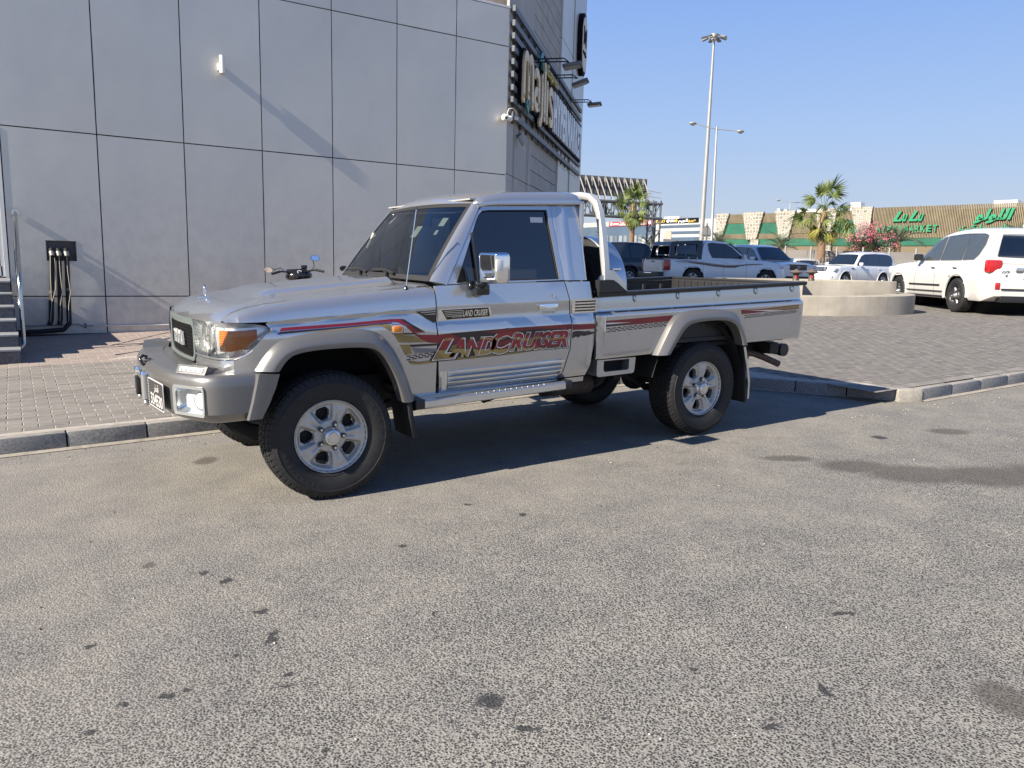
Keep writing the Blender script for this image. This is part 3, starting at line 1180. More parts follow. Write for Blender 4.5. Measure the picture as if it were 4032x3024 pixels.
MB().tube(hl((.085, 13.58, 1.97), (.085, 13.45, 1.95), (.083, 13.3, 1.88), (.072, 11.78, 1.15), (.068, 11.66, 1.05), (.066, 11.62, .90), (.066, 11.62, .33), (.062, 11.60, .24), (.03, 11.52, .2), (.02, 11.45, .19)), .025, 12).build('top_rail', M['stainless'], hr, smooth=60)
MB().tube(hl((.045, 13.4, 1.62), (.045, 12.2, 1.05), (.045, 11.75, .84), (.05, 11.66, .72), (.05, 11.64, .45)), .013, 10).build('lower_rail', M['stainless'], hr, smooth=60)
for y, z in ((13.0, 1.72), (12.3, 1.38)):
    MB().tube(hl((.08, y, z), (.06, y, z - .08), (.045, y, z - .28)), .008, 8).build('rail_bracket', M['stainless'], hr, smooth=60)
MB().cyl(*hl((.085, 13.59, 1.97), (.085, 13.56, 1.97)), .05, .05, 20).build('wall_flange', M['stainless'], hr, smooth=40)

# ------------------------------------------------------------------ the silver pickup truck
def paint_mat(name, col, metal=.55, rough=.32, coat=.8):
    t = NT(name)
    p = t.pos('obj')
    lo = t.noise(p, 1.3, 2, .5)
    c = t.mix(t.math('MULTIPLY', lo, .16), col, tuple(v * .78 + .03 for v in col))
    t.set(col=c, metal=metal, rough=t.ramp(lo, [(.3, (rough * .92,) * 3), (.7, (rough * 1.12,) * 3)]), coat=coat, coatr=.04)
    return t.m


M['silver'] = paint_mat('silver_paint', (.53, .535, .545), .75, .18, 1.0)
M['flare'] = paint_mat('flare_grey_paint', (.19, .185, .18), .45, .34, .4)
M['bumper'] = paint_mat('bumper_grey_paint', (.21, .205, .20), .6, .40, .35)
M['chrome'] = plain('chrome', (.86, .87, .88), .06, metal=1.0)
M['satin'] = plain('satin_silver', (.68, .68, .67), .3, metal=.9)
M['alloy'] = plain('alloy_wheel', (.50, .49, .465), .46, metal=.55, var=.06, vscale=30, coat=.1)
M['tyre'] = plain('tyre_rubber', (.015, .015, .016), .72, var=.35, vscale=24, bump=.25, bscale=220)
M['well'] = plain('wheel_well', (.010, .010, .011), .9)
M['chassis'] = plain('chassis_black', (.014, .014, .015), .7, var=.4, vscale=14)
M['gloss_black'] = plain('gloss_black', (.012, .012, .013), .18, coat=.5)
M['glass_ws'] = glass('windscreen_glass', (.46, .50, .49), base=.02)
M['glass_side'] = glass('tinted_glass', (.13, .14, .15), base=.05)
M['lens_clear'] = glass('clear_lens', (.93, .95, .95), base=.03)
M['amber'] = plain('amber_lens', (.80, .23, .012), .22, coat=.8)
M['reflector'] = plain('reflector', (.86, .87, .88), .30, metal=.55, var=.10, vscale=40, coat=.4)
M['interior'] = plain('interior_grey', (.065, .066, .068), .8)
M['seat'] = plain('seat_cloth', (.075, .076, .08), .9)
M['d_red'] = plain('decal_red', (.19, .010, .018), .3, coat=.4, var=.15, vscale=9)
M['d_gold'] = plain('decal_gold', (.27, .19, .06), .3, coat=.4, var=.12, vscale=9)
M['d_black'] = plain('decal_black', (.02, .012, .018), .3, coat=.4)
M['d_white'] = plain('decal_white', (.72, .71, .69), .35, coat=.3)
M['d_grey'] = plain('decal_grey', (.20, .18, .19), .3, coat=.4)
M['grille_trim'] = plain('grille_trim', (.38, .44, .42), .3, metal=.7)


def decal_fill():
    t = NT('decal_letter_fill')
    p = t.pos('obj')
    s = t.n('SeparateXYZ')
    t.l(p, s.inputs[0])
    w = t.math('ADD', s.outputs[2], t.math('MULTIPLY', t.math('SUBTRACT', s.outputs[0], 1.2), .045))
    w = t.math('ADD', w, t.math('MULTIPLY', t.math('SUBTRACT', t.noise(p, 9, 2, .5), .5), .05))
    c = t.ramp(t.math('MULTIPLY', t.math('SUBTRACT', w, .80), 6.2), [(0, (.28, .19, .06)), (.24, (.29, .20, .06)), (.28, (.04, .008, .012)), (.33, (.24, .012, .02)), (.60, (.21, .010, .016)), (.64, (.28, .19, .06)), (.69, (.27, .18, .06)), (.72, (.22, .010, .016)), (1, (.18, .009, .014))])
    t.set(col=c, rough=.3, coat=.4)
    return t.m


M['d_fill'] = decal_fill()

T0 = Vector((1.541, 4.332, 0))
TILT = -math.atan(.0215)
truck = empty('pickup_truck', T0, (0, TILT, 0))
tag(truck, 'silver single-cab pickup truck with red and gold side stripes parked on the road', 'pickup truck')
YC = .868


def lin(x, pts):
    if x <= pts[0][0]:
        return pts[0][1]
    for (a, b), (c, d) in zip(pts, pts[1:]):
        if x <= c:
            return b + (d - b) * (x - a) / (c - a)
    return pts[-1][1]


def side_y(x, z):
    """near body side of the cab and wings"""
    w = z - .0125 * max(x - .72, 0)
    if x < .72:
        c = 1.085 + .045 * (x + .3)
        l = lin(x, [(.56, c - .022), (.72, 1.04)])
    else:
        c, l = 1.138, 1.042
    y = lin(w, [(.52, .05), (.60, .026), (.64, .016), (l - .075, .004), (l - .062, .006), (l, .028), (c - .004, .020), (c + .004, .021), (1.27, .045), (1.9, .045 + .63 * .23)])
    if x < -.40:
        y += ((-.40 - x) / .24) ** 2.4 * .16
    return y


def bed_y(x, z):
    w = z - .015 * (x - 2.05)
    y = lin(w, [(.69, .04), (.725, .028), (.74, .026), (1.02, .018), (1.032, .02), (1.056, .050), (1.2, .055)])
    if x > 4.30:
        y += ((x - 4.30) / .1) ** 2 * .035
    if x < 2.075:
        y += ((2.075 - x) / .045) ** 2 * .03
    return y


def both(name, make, mat, smooth=30, far=True, parent=None):
    """build a near-side part and its mirror image on the far side"""
    mb = MB()
    make(mb)
    a = obj(name, mb.mesh(name, smooth), mat, parent or truck)
    if far:
        m2 = MB()
        m2.v = [(p[0], 2 * YC - p[1], p[2]) for p in mb.v]
        m2.f, m2.m = [tuple(reversed(q)) for q in mb.f], mb.m
        obj(name, m2.mesh(name, smooth), mat, parent or truck)
    return a


INW = (0, 1, 0)
ZC = [.60, .64, .75, .87, .965, .978, .995, 1.03, 1.042, 1.09, 1.134, 1.142, 1.2, 1.262, 1.272, 1.35, 1.5, 1.65]
rk = lambda x, w: w + .0125 * (x - .72)          # rake of the cab lines


def rp(pts):
    return pts


# --- front wing: lower side with the arch, upper part rolled over to the bonnet line
ARCH_F = [(.545, .555), (.50, .70), (.43, .86), (.345, .945), (.24, .972), (.02, .975), (-.17, .955), (-.26, .925), (-.325, .87), (-.395, .80)]


def wing(mb):
    top = [(-.322, 1.040), (-.345, 1.068), (-.335, 1.079), (-.30, 1.081), (-.24, 1.0875), (-.1, 1.094), (.1, 1.103), (.3, 1.112), (.5, 1.121), (.716, 1.131)]
    lamp = [(-.525, .80), (-.525, .868), (-.49, .885), (-.44, .915), (-.39, .965), (-.345, 1.015)]
    ol = top + [(.716, .572), (.55, .562)] + ARCH_F[1:] + lamp
    panel(mb, ol, lambda x, z: (x, side_y(x, z), z), INW, res=(.07, [.85, .92, .975, .985, 1.0, 1.03, 1.05, 1.065, 1.08, 1.095, 1.105, 1.115]), thick=.02, edge=.003)
    xs_ = [-.552, -.535, -.515, -.49, -.45, -.40, -.33, -.24, -.1, .1, .3, .5, .716]
    zt = [1.084, 1.103, 1.117, 1.129, 1.143, 1.155, 1.169, 1.180, 1.197, 1.214, 1.230, 1.246, 1.262]
    rows = []
    for x, t in zip(xs_, zt):
        c = 1.080 if x < -.24 else 1.085 + .045 * (x + .3)
        y0 = side_y(x, c + .001)
        h = t - c
        yt = .166
        sec = [(y0, 0), (y0 + .006, .35), (y0 + .016, .62), (y0 + .030, .80), (y0 + .052, .925), (y0 + .082, .985), (yt, 1.0)]
        if x < -.5:
            sec = [(y0 + (yt - y0) * i / 6, math.sin(math.pi / 2 * i / 6)) for i in range(7)]
        rows.append([(x, y, c + h * f) for y, f in sec])
    mb.grid(rows)


both('front_wing', wing, M['silver'], 28)

# --- bonnet
HT = [(0, 1.072), (.012, 1.092), (.035, 1.113), (.065, 1.131), (.10, 1.145), (.16, 1.160), (.25, 1.175), (.45, 1.194), (.65, 1.211), (.85, 1.228), (1.05, 1.244), (1.27, 1.262)]


def sm(t):
    t = min(max(t, 0), 1)
    return t * t * (3 - 2 * t)


def hood_xf(y):
    q = abs(y - YC) / .696
    return -.662 + .105 * q ** 2.6


def hood_z(x, y):
    q = abs(y - YC)
    d = x - hood_xf(y)
    return lin(d, HT) + .014 * (1 - (q / .7) ** 2) * sm(d / .12) + .034 * (1 - sm((q - .30) / .13)) * sm((d - .30) / .20) + .006 * sm((q - .50) / .06) * (1 - sm((q - .60) / .08)) * sm(d / .2)


mb = MB()
ny = 44
ds = [0, .006, .015, .03, .05, .075, .10, .14, .19, .25, .31, .35, .39, .43, .48, .56, .68, .8, .95, 1.08, 1.18]
rows = []
for i in range(ny + 1):
    y = .172 + (2 * YC - .344) * i / ny
    xf = hood_xf(y)
    row = []
    for d in ds:
        x = xf + d * (.62 - xf) / 1.18
        row.append((x, y, hood_z(x, y)))
    rows.append(row)
mb.grid(rows)
front = [r[0] for r in rows]
mb.grid([front, [(p[0] + .03, p[1], p[2] - .006) for p in front]])
for r in (rows[0], rows[-1]):
    mb.grid([r, [(p[0], p[1], p[2] - .02) for p in r]])
mb.build('bonnet', M['silver'], truck, smooth=40)
mb = MB()
for r_ in ((.172, .3),):
    pass
for s in (1, -1):                                    # washer jets
    mb.cbox((-.19, YC + s * .42, hood_z(-.19, YC + .42) + .004), (.035, .02, .012), .004)
mb.build('washer_jet', M['silver'], truck, smooth=40)
em = empty('bonnet_emblem', (-.50, YC, hood_z(-.50, YC)), parent=truck)
MB().cbox((.0, 0, .004), (.09, .016, .008), .003).build('base', M['chrome'], em, smooth=40)
mb = MB()
mb.tube([(.006, .028 * math.cos(t * math.pi / 10), .045 + .036 * math.sin(t * math.pi / 10)) for t in range(20)], .005, 6, closed=True)
mb.tube([(.006, .02 * math.cos(t * math.pi / 8), .056 + .012 * math.sin(t * math.pi / 8)) for t in range(16)], .0035, 6, closed=True)
mb.tube([(.006, 0, .01), (.006, 0, .075)], .004, 6)
mb.build('badge', M['chrome'], em, smooth=60)

# --- cowl, wipers
mb = MB()
rows = []
for i in range(25):
    y = .12 + (2 * YC - .24) * i / 24
    q = abs(y - YC) / .75
    rows.append([(.605, y, hood_z(.61, min(max(y, .172), 2 * YC - .172)) - .012), (.64, y, 1.262 + .006 * (1 - q * q)), (.70 - .05 * (1 - q * q), y, 1.272 + .012 * (1 - q * q))])
mb.grid(rows)
mb.build('cowl', M['silver'], truck, smooth=40)
for yw, L in ((.60, .44), (1.08, .42)):
    wp_ = empty('wiper', (.635, yw, 1.275), parent=truck)
    MB().cyl((0, 0, -.01), (0, 0, .03), .016, .013, 10).tube([(0, 0, .025), (.02, .05, .055), (.05, .16, .075)], .009, 6).build('arm', M['black_plastic'], wp_, smooth=60)
    MB().tube([(.03, -.06, .052), (.045, .12, .075), (.04, .33, .070)], .011, 6).build('blade', M['black_rubber'], wp_, smooth=60)

# --- windscreen and pillars
WB = lambda y: (.708 - .055 * (1 - (abs(y - YC) / .785) ** 2), 1.288 + .010 * (1 - (abs(y - YC) / .785) ** 2))
WT = lambda y: (1.088 - .038 * (1 - (abs(y - YC) / .67) ** 2), 1.792 + .016 * (1 - (abs(y - YC) / .67) ** 2))


def ws(u, v, off=0.0):
    """u 0..1 across, v 0..1 up"""
    yb = .085 + (2 * YC - .17) * u
    yt = .204 + (2 * YC - .408) * u
    xb, zb = WB(yb)
    xt, zt_ = WT(yt)
    bow = .012 * math.sin(math.pi * v)
    return Vector((xb + (xt - xb) * v - bow + off * .8, yb + (yt - yb) * v, zb + (zt_ - zb) * v - off * .6))


mb = MB()
mb.grid([[ws(.025 + .95 * i / 16, .05 + .91 * k / 10) for i in range(17)] for k in range(11)])
mb.build('windscreen', M['glass_ws'], truck, smooth=60)
mb = MB()
n = 12
lo = [(0 + i / n, 0) for i in range(n)] + [(1, i / n) for i in range(n)] + [(1 - i / n, 1) for i in range(n)] + [(0, 1 - i / n) for i in range(n)]
li = [(.03 + .94 * a, .06 + .89 * b) for a, b in lo]
ringpanel(mb, lo, li, lambda u, v: ws(u, v, -.003), (.8, 0, -.5), .012)
mb.build('windscreen_seal', M['black_rubber'], truck, smooth=30)


def a_pillar(mb):
    rows = []
    for k in range(13):
        v = k / 12
        a = ws(0, v, -.006)
        b = Vector((.806 + (1.120 - .806) * v, 0, 1.268 + (1.782 - 1.268) * v))
        b.y = .045 + (b.z - 1.27) * .23 - .002
        m1 = a.lerp(b, .3) + Vector((-.012, -.010, .004))
        m2 = a.lerp(b, .65) + Vector((-.006, -.012, .003))
        rows.append([a + Vector((.012, .01, -.01)), a, m1, m2, b, b + Vector((.012, .02, -.003))])
    mb.grid(rows)


both('windscreen_pillar', a_pillar, M['silver'], 50)

# --- roof
mb = MB()
rows = []
for x in (1.088, 1.094, 1.104, 1.122, 1.16, 1.22, 1.30, 1.42, 1.6, 1.8, 1.90, 1.94, 1.957, 1.962):
    g = lin(x, [(1.088, .03), (1.094, .17), (1.104, .30), (1.122, .44), (1.16, .62), (1.22, .79), (1.30, .91), (1.42, 1), (1.90, 1), (1.94, .90), (1.957, .66), (1.962, .3)])
    ze = 1.790 + .042 * (x - 1.1)
    sec = [(.158, -.005), (.156, .012), (.164, .038), (.185, .062), (.225, .079), (.30, .090), (.45, .099), (.65, .105), (YC, .107)]
    half = []
    for y, h in sec:
        if x < 1.12:
            yy = y + max(0, (1.12 - x)) * 1.40 * (1 - (y - .158) / .71)
        else:
            yy = y
        bow = (1 - ((yy - YC) / .71) ** 2)
        half.append((x - (.038 * bow if x < 1.2 else .038 * bow * max(0, (1.42 - x) / .22) if x < 1.42 else 0), yy, ze + h * g + (.018 * bow if x < 1.1 else .018 * bow * max(0, (1.42 - x) / .32) if x < 1.42 else 0)))
    rows.append(half + [(p[0], 2 * YC - p[1], p[2]) for p in reversed(half[:-1])])
mb.grid(rows)
mb.build('roof', M['silver'], truck, smooth=45)


def drip(mb):
    mb.tube([(1.10, .158, 1.772), (1.16, .152, 1.788), (1.25, .150, 1.795), (1.6, .150, 1.810), (1.955, .152, 1.826)], .010, 8)


both('drip_rail', drip, M['silver'], 60)

# --- doors
DOOR_R = [(1.741, 1.278), (1.768, 1.165), (1.784, 1.003), (1.777, .807), (1.722, .646), (1.690, .597)]


def door_skin(mb):
    ol = [(.724, 1.262), (.80, 1.266), (1.2, 1.273)] + [(x - .004, z) for x, z in DOOR_R] + [(1.2, .585), (.738, .578), (.729, .78), (.724, 1.033)]
    panel(mb, ol, lambda x, w: (x, side_y(x, rk(x, w)), w + .0125 * 0 if False else w), INW, res=(.13, [.60, .64, .75, .87, .965, .98, 1.0, 1.03, 1.044, 1.06, 1.10, 1.135, 1.148, 1.165, 1.2, 1.24]), thick=.025, edge=.004)


# the cut lines above are level while the body lines rise a little to the rear
def door_skin2(mb):
    ol = [(.724, 1.262), (.80, 1.265), (1.2, 1.2665)] + [(x - .004, z - .0125 * (x - .72)) for x, z in DOOR_R] + [(1.2, .579), (.738, .578), (.729, .78), (.724, 1.033)]
    panel(mb, ol, lambda x, w: (x, side_y(x, rk(x, w)), rk(x, w)), INW, res=(.13, ZC), thick=.025, edge=.004)


FR_O = [(.812, 1.272), (.95, 1.498), (1.075, 1.700), (1.105, 1.748), (1.14, 1.776), (1.20, 1.783), (1.45, 1.793), (1.687, 1.802), (1.700, 1.66), (1.72, 1.47), (1.738, 1.288), (1.4, 1.28), (1.1, 1.276)]
FR_I = [(.880, 1.280), (1.0, 1.520), (1.075, 1.676), (1.100, 1.718), (1.13, 1.744), (1.18, 1.752), (1.45, 1.763), (1.656, 1.770), (1.668, 1.64), (1.684, 1.47), (1.700, 1.294), (1.4, 1.290), (1.1, 1.286)]
gy = lambda x, z, o=0.0: (x, .045 + (z - 1.27) * .23 + o, z)
doors = []
for sgn in (0, 1):
    d = empty('door', (0, 0, 0), parent=truck)
    doors.append(d)

    def nb(make, name, mat, smooth=30, parent=None):
        mb = MB()
        make(mb)
        if sgn:
            mb.v = [(p[0], 2 * YC - p[1], p[2]) for p in mb.v]
            mb.f = [tuple(reversed(q)) for q in mb.f]
        return mb.build(name, mat, parent or d, smooth=smooth)
    nb(door_skin2, 'door_skin', M['silver'], 28)
    nb(lambda mb: ringpanel(mb, FR_O, FR_I, lambda x, z: gy(x, z), INW, .03), 'window_frame', M['silver'], 25)
    nb(lambda mb: ringpanel(mb, FR_I, [(1.33 + (x - 1.33) * .975, 1.52 + (z - 1.52) * .965) for x, z in FR_I], lambda x, z: gy(x, z, .008), INW, .015), 'window_seal', M['black_rubber'], 25)
    nb(lambda mb: panel(mb, FR_I, lambda x, z: gy(x, z, .017), INW, res=(.3, .2), thick=0, edge=0), 'window', M['glass_side'], 30)
    nb(lambda mb: mb.tube([(1.034, .045 + .30 * .23, 1.60), (1.042, .05, 1.30), (1.044, .045, 1.275)], .010, 8), 'quarter_bar', M['gloss_black'], 60)
    # lower chrome-edged moulding with grooves
    ML = [(.745, .715), (1.705, .722), (1.692, .66), (1.655, .598), (.752, .588)]

    def mould(mb):
        panel(mb, [(.742, .716), (.785, .716), (.785, .590), (.750, .588)], lambda x, z: (x, side_y(x, z) - .012, z), INW, thick=.016, edge=.004)
        for za, zb, xr in ((.683, .716, 1.708), (.652, .680, 1.698), (.622, .649, 1.683), (.592, .619, 1.66)):
            panel(mb, [(.789, za), (xr, za + .012), (xr + .006, zb + .016), (.789, zb)], lambda x, z: (x, side_y(x, z) - .008 - .016 * sm((z - za - .012 * (x - .789)) / (zb - za)), z), INW, res=(.2, .012), thick=.020, edge=.003)
    nb(mould, 'door_moulding', M['satin'], 30)
    # handle and lock
    def hnd(mb):
        mb.cbox((1.580, side_y(1.58, 1.11) - .010, 1.111), (.158, .022, .036), .007)
        mb.cbox((1.588, side_y(1.58, 1.11) - .026, 1.106), (.095, .016, .022), .006)
    nb(hnd, 'door_handle', M['chrome'], 40)
    nb(lambda mb: mb.cbox((1.584, side_y(1.58, 1.08) - .0015, 1.078), (.13, .006, .034), .003), 'handle_cup', M['silver'], 40)
    nb(lambda mb: mb.cyl((1.629, side_y(1.629, 1.18) + .004, 1.181), (1.629, side_y(1.629, 1.18) - .008, 1.181), .012, .011, 14), 'lock', M['chrome'], 40)
    # mirror
    mr = empty('mirror', (0, 0, 0), parent=d)

    def mbase(mb):
        mb.cbox((1.028, .0, 1.236), (.10, .085, .07), .012)
        mb.tube([(1.02, -.02, 1.25), (1.015, -.07, 1.275), (1.01, -.13, 1.30)], .02, 8)
        mb.cbox((.975, .02, 1.268), (.05, .04, .05), .01)
    nb(mbase, 'mirror_arm', M['gloss_black'], 40, mr)

    def mhouse(mb):
        bm = bmesh.new()
        bmesh.ops.create_cube(bm, size=1.0)
        for v in bm.verts:
            v.co.x *= .135 if v.co.z > 0 else .12
            v.co.y *= .185
            v.co.z *= .19
            if v.co.x < 0 and v.co.y < 0:
                v.co.x += .03
        bmesh.ops.bevel(bm, geom=bm.edges[:], offset=.028, segments=4, profile=.6, affect='EDGES')
        bm.verts.index_update()
        mb.add([p.co + Vector((1.018, -.185, 1.380)) for p in bm.verts], [tuple(q.index for q in f.verts) for f in bm.faces])
        bm.free()
    nb(mhouse, 'mirror_housing', M['chrome'], 50, mr)
    nb(lambda mb: mb.cbox((1.006, -.272, 1.395), (.05, .014, .072), .005), 'repeater', plain('repeater_lens', (.80, .81, .80), .15, coat=.5), 40, mr)
    nb(lambda mb: mb.cbox((1.055, -.266, 1.335), (.05, .02, .075), .006), 'side_lens', plain('smoked_lens', (.42, .42, .41), .12, coat=.5), 40, mr)
    nb(lambda mb: mb.box((1.089, -.185, 1.38), (.006, .14, .14)), 'mirror_glass', M['chrome'], 40, mr)

# --- rear cab corner behind the door
QR = [(1.745, 1.279), (1.772, 1.165), (1.788, 1.003), (1.781, .807), (1.726, .646), (1.695, .598), (1.90, .602), (1.928, .60), (1.975, .70), (2.008, .83), (2.018, 1.048), (1.992, 1.161), (1.966, 1.275)]


def quarter(mb):
    panel(mb, [(x, z - .0125 * (x - .72)) for x, z in QR], lambda x, w: (x, side_y(x, rk(x, w)) + max(0, x - 1.96) * .5, rk(x, w)), INW, res=(.06, ZC), thick=.03, edge=.004)
    panel(mb, [(1.741, 1.286), (1.722, 1.47), (1.704, 1.66), (1.691, 1.806), (1.954, 1.822), (1.956, 1.6), (1.962, 1.285)], lambda x, z: (x, gy(x, z)[1] - .012 * math.exp(-((x - 1.775) / .022) ** 2) + max(0, x - 1.92) ** 2 * 14, z), INW, res=(.018, .09), thick=.03, edge=.004)


both('cab_corner', quarter, M['silver'], 30)
mb = MB()
mb.box((1.945, YC, 1.23), (.02, 1.50, 1.18))
mb.build('cab_back', M['silver'], truck)
MB().box((1.958, YC, 1.55), (.012, 1.05, .36)).build('rear_window', M['gloss_black'], truck)


def vent(mb):
    f = lambda x, z, o: (x, side_y(x, z) - o, z)
    o = [(1.786, 1.054), (2.012, 1.058), (2.004, 1.156), (1.786, 1.152)]
    mb.prism(o, lambda x, z: f(x, z, -.01), lambda x, z: f(x, z, .010))


def vent_slot(k):
    def m(mb):
        z0 = 1.066 + .0212 * k
        mb.prism([(1.813, z0), (1.998, z0 + .002), (1.997, z0 + .0125), (1.813, z0 + .0105)], lambda x, z: (x, side_y(x, z) - .0085, z), lambda x, z: (x, side_y(x, z) - .0112, z))
    return m


vt = both('vent_louvre', vent, M['chrome'], 30)
for k in range(4):
    mb = MB()
    vent_slot(k)(mb)
    mb.build('slot', M['gloss_black'], vt)

# --- wing badge and door badge
def f_side(o):
    return lambda x, z: (x, side_y(x, z) - o, z)


bd = empty('side_badge', (0, 0, 0), parent=truck)
MB().prism([(.58, 1.104), (.712, 1.112), (.712, 1.036), (.700, 1.036)], f_side(-.002), f_side(.008)).build('wing_garnish', M['gloss_black'], bd)
mb = MB()
for k in range(4):
    z = 1.098 - .014 * k
    mb.prism([(.612 + k * .022, z), (.711, z + .004), (.711, z + .008), (.607 + k * .022, z + .004)], f_side(.008), f_side(.010))
mb.build('garnish_line', M['satin'], bd)
MB().prism([(.730, 1.042), (1.130, 1.056), (1.110, 1.124), (.730, 1.116)], f_side(-.002), f_side(.009)).build('chrome_frame', M['chrome'], bd)
MB().prism([(.792, 1.049), (1.112, 1.060), (1.096, 1.118), (.752, 1.111)], f_side(.009), f_side(.012)).build('badge_plate', M['gloss_black'], bd)
mb = MB()
for k in range(4):
    z = 1.101 - .011 * k
    mb.prism([(.768 + k * .006, z), (.905, z + .003), (.905, z + .0065), (.766 + k * .006, z + .0035)], f_side(.012), f_side(.0135))
mb.build('badge_line', M['satin'], bd)
mb = MB()
text_on(mb, 'LAND CRUISER', lambda u, v: (.905 + u, side_y(1, 1.08) - .0150, 1.066 + .02 * u + v), width=.185, height=.040, bold=.02, shear=.25)
text_on(mb, 'TOYOTA', lambda u, v: (.822 + u, side_y(1, 1.08) - .0150, 1.060 + .02 * u + v), width=.075, height=.014, bold=.01)
mb.build('badge_lettering', M['chrome'], bd)

# --- amber side repeater
MB().cbox((.4395, side_y(.44, 1.0) - .008, 1.008), (.062, .024, .040), .010).build('side_repeater', M['amber'], truck, smooth=40)
MB().cbox((.4395, side_y(.44, 1.0) - .002, 1.008), (.082, .016, .058), .014).build('repeater_bezel', M['satin'], truck, smooth=40)

# --- flares
def resample(pts, n):
    L = [0]
    for a, b in zip(pts, pts[1:]):
        L.append(L[-1] + math.dist(a, b))
    out = []
    for i in range(n):
        t = L[-1] * i / (n - 1)
        for k in range(len(pts) - 1):
            if t <= L[k + 1] + 1e-9:
                u = (t - L[k]) / (L[k + 1] - L[k])
                out.append((pts[k][0] + (pts[k + 1][0] - pts[k][0]) * u, pts[k][1] + (pts[k + 1][1] - pts[k][1]) * u))
                break
    return out


def smooth_line(pts, it=3):
    for _ in range(it):
        q = [pts[0]]
        for a, b in zip(pts, pts[1:]):
            q += [(a[0] * .75 + b[0] * .25, a[1] * .75 + b[1] * .25), (a[0] * .25 + b[0] * .75, a[1] * .25 + b[1] * .75)]
        q.append(pts[-1])
        pts = q
    return pts


FF_O = [(-.425, .812), (-.355, .915), (-.28, .972), (-.19, .998), (.019, 1.019), (.215, 1.019), (.32, .992), (.42, .885), (.495, .725), (.548, .552)]
FF_I = [(-.302, .806), (-.255, .871), (-.20, .902), (-.031, .917), (.225, .914), (.303, .880), (.366, .791), (.42, .674), (.452, .556)]
RF_O = [(2.580, .706), (2.66, .845), (2.745, .985), (2.86, 1.034), (3.167, 1.045), (3.38, 1.030), (3.47, .995), (3.55, .87), (3.602, .738)]
RF_I = [(2.690, .711), (2.765, .815), (2.846, .912), (2.936, .948), (3.152, .957), (3.34, .946), (3.44, .890), (3.50, .79), (3.521, .734)]


def flare(O, I, yb):
    def m(mb):
        n = 46
        o = resample(smooth_line(O, 2), n)
        i = resample(smooth_line(I, 2), n)
        rows = []
        for k in range(n):
            P = lambda f, y: (o[k][0] + (i[k][0] - o[k][0]) * f, y, o[k][1] + (i[k][1] - o[k][1]) * f)
            rows.append([P(-.02, yb(o[k]) + .012), P(-.01, yb(o[k]) - .010), P(.10, -.022), P(.30, -.042), P(.52, -.055), P(.62, -.060), P(.70, -.061), P(.97, -.058), P(1.0, -.052), P(1.02, -.03), P(1.03, .04)])
        mb.grid(rows)
        for r in (rows[0], rows[-1]):
            mb.add(r, [tuple(range(len(r)))])
    return m


both('front_flare', flare(FF_O, FF_I, lambda p: side_y(p[0], p[1])), M['flare'], 24)
both('rear_flare', flare(RF_O, RF_I, lambda p: bed_y(p[0], p[1])), M['flare'], 24)


def low_flare(mb):
    a = [(-.427, .800), (-.440, .74), (-.465, .64), (-.492, .548)]
    b = [(-.302, .793), (-.325, .72), (-.365, .63), (-.410, .548)]
    rows = []
    for (x0, z0), (x1, z1) in zip(a, b):
        rows.append([(x0, .01, z0), (x0, -.052, z0), (x0 + .01, -.060, z0), (x0 + (x1 - x0) * .6, -.062, z0 + (z1 - z0) * .6), (x1, -.055, z1), (x1, .02, z1)])
    mb.grid(rows)
    for r in (rows[0], rows[-1]):
        mb.add(r, [tuple(range(len(r)))])


both('bumper_flare', low_flare, M['flare'], 30)

# --- front bumper
PL = [(-.425, -.040), (-.50, -.045), (-.58, -.046), (-.635, -.040), (-.672, -.025), (-.705, .0), (-.735, .04), (-.77, .11), (-.805, .185), (-.835, .27), (-.860, .42), (-.876, .60), (-.882, .75), (-.884, YC)]
full = PL + [(x, 2 * YC - y) for x, y in reversed(PL[:-1])]
nr = []
for i, p in enumerate(full):
    a = Vector(full[max(i - 1, 0)])
    b = Vector(full[min(i + 1, len(full) - 1)])
    d = (b - a).normalized()
    nr.append(Vector((d.y, -d.x)) * -1)


def bump_pt(t, off, z):
    """t: index along the bumper plan, off: inwards"""
    i = min(int(t), len(full) - 2)
    f = t - i
    p = Vector(full[i]).lerp(Vector(full[i + 1]), f)
    n_ = nr[i].lerp(nr[i + 1], f).normalized()
    return Vector((p.x + n_.x * off, p.y + n_.y * off, z))


PROF = [(.16, .806), (.05, .805), (.022, .800), (.008, .788), (0, .768), (-.001, .732), (-.002, .66), (0, .590), (.012, .578), (.03, .562), (.052, .543), (.075, .532), (.16, .530)]
mid = (len(full) - 1) / 2
tt = []
i = 0.0
while i <= len(full) - 1 + 1e-6:
    tt.append(i)
    i += .5


def bz(t, z):
    # the skirt sweeps up a little towards the centre
    q = 1 - min(1, abs(t - mid) / mid)
    return z


sgnchk = bump_pt(2, .05, 0).y
if sgnchk < full[2][1]:
    nr = [-v for v in nr]
mb = MB()
mb.grid([[bump_pt(t, o, bz(t, z)) for o, z in PROF] for t in tt])
NP = len(PROF)
keep_f = []
for q in mb.f:
    tk = tt[min(q) // NP]
    zz = sorted(mb.v[i][2] for i in q)
    tk = tk if tk < 13 else 25.5 - tk
    if 5.0 <= tk < 8.0 and zz[0] > .585 and zz[-1] < .74:
        continue
    keep_f.append(q)
mb.f = keep_f
mb.m = [0] * len(keep_f)
bmp = mb.build('front_bumper', M['bumper'], truck, smooth=38)
mb = MB()
mb.grid([[bump_pt(t, .15, .803) for t in tt[4:-4]], [Vector((min(-.56, bump_pt(t, .3, 0).x), bump_pt(t, .15, 0).y, .803)) for t in tt[4:-4]]])
mb.build('bumper_deck', M['bumper'], bmp)
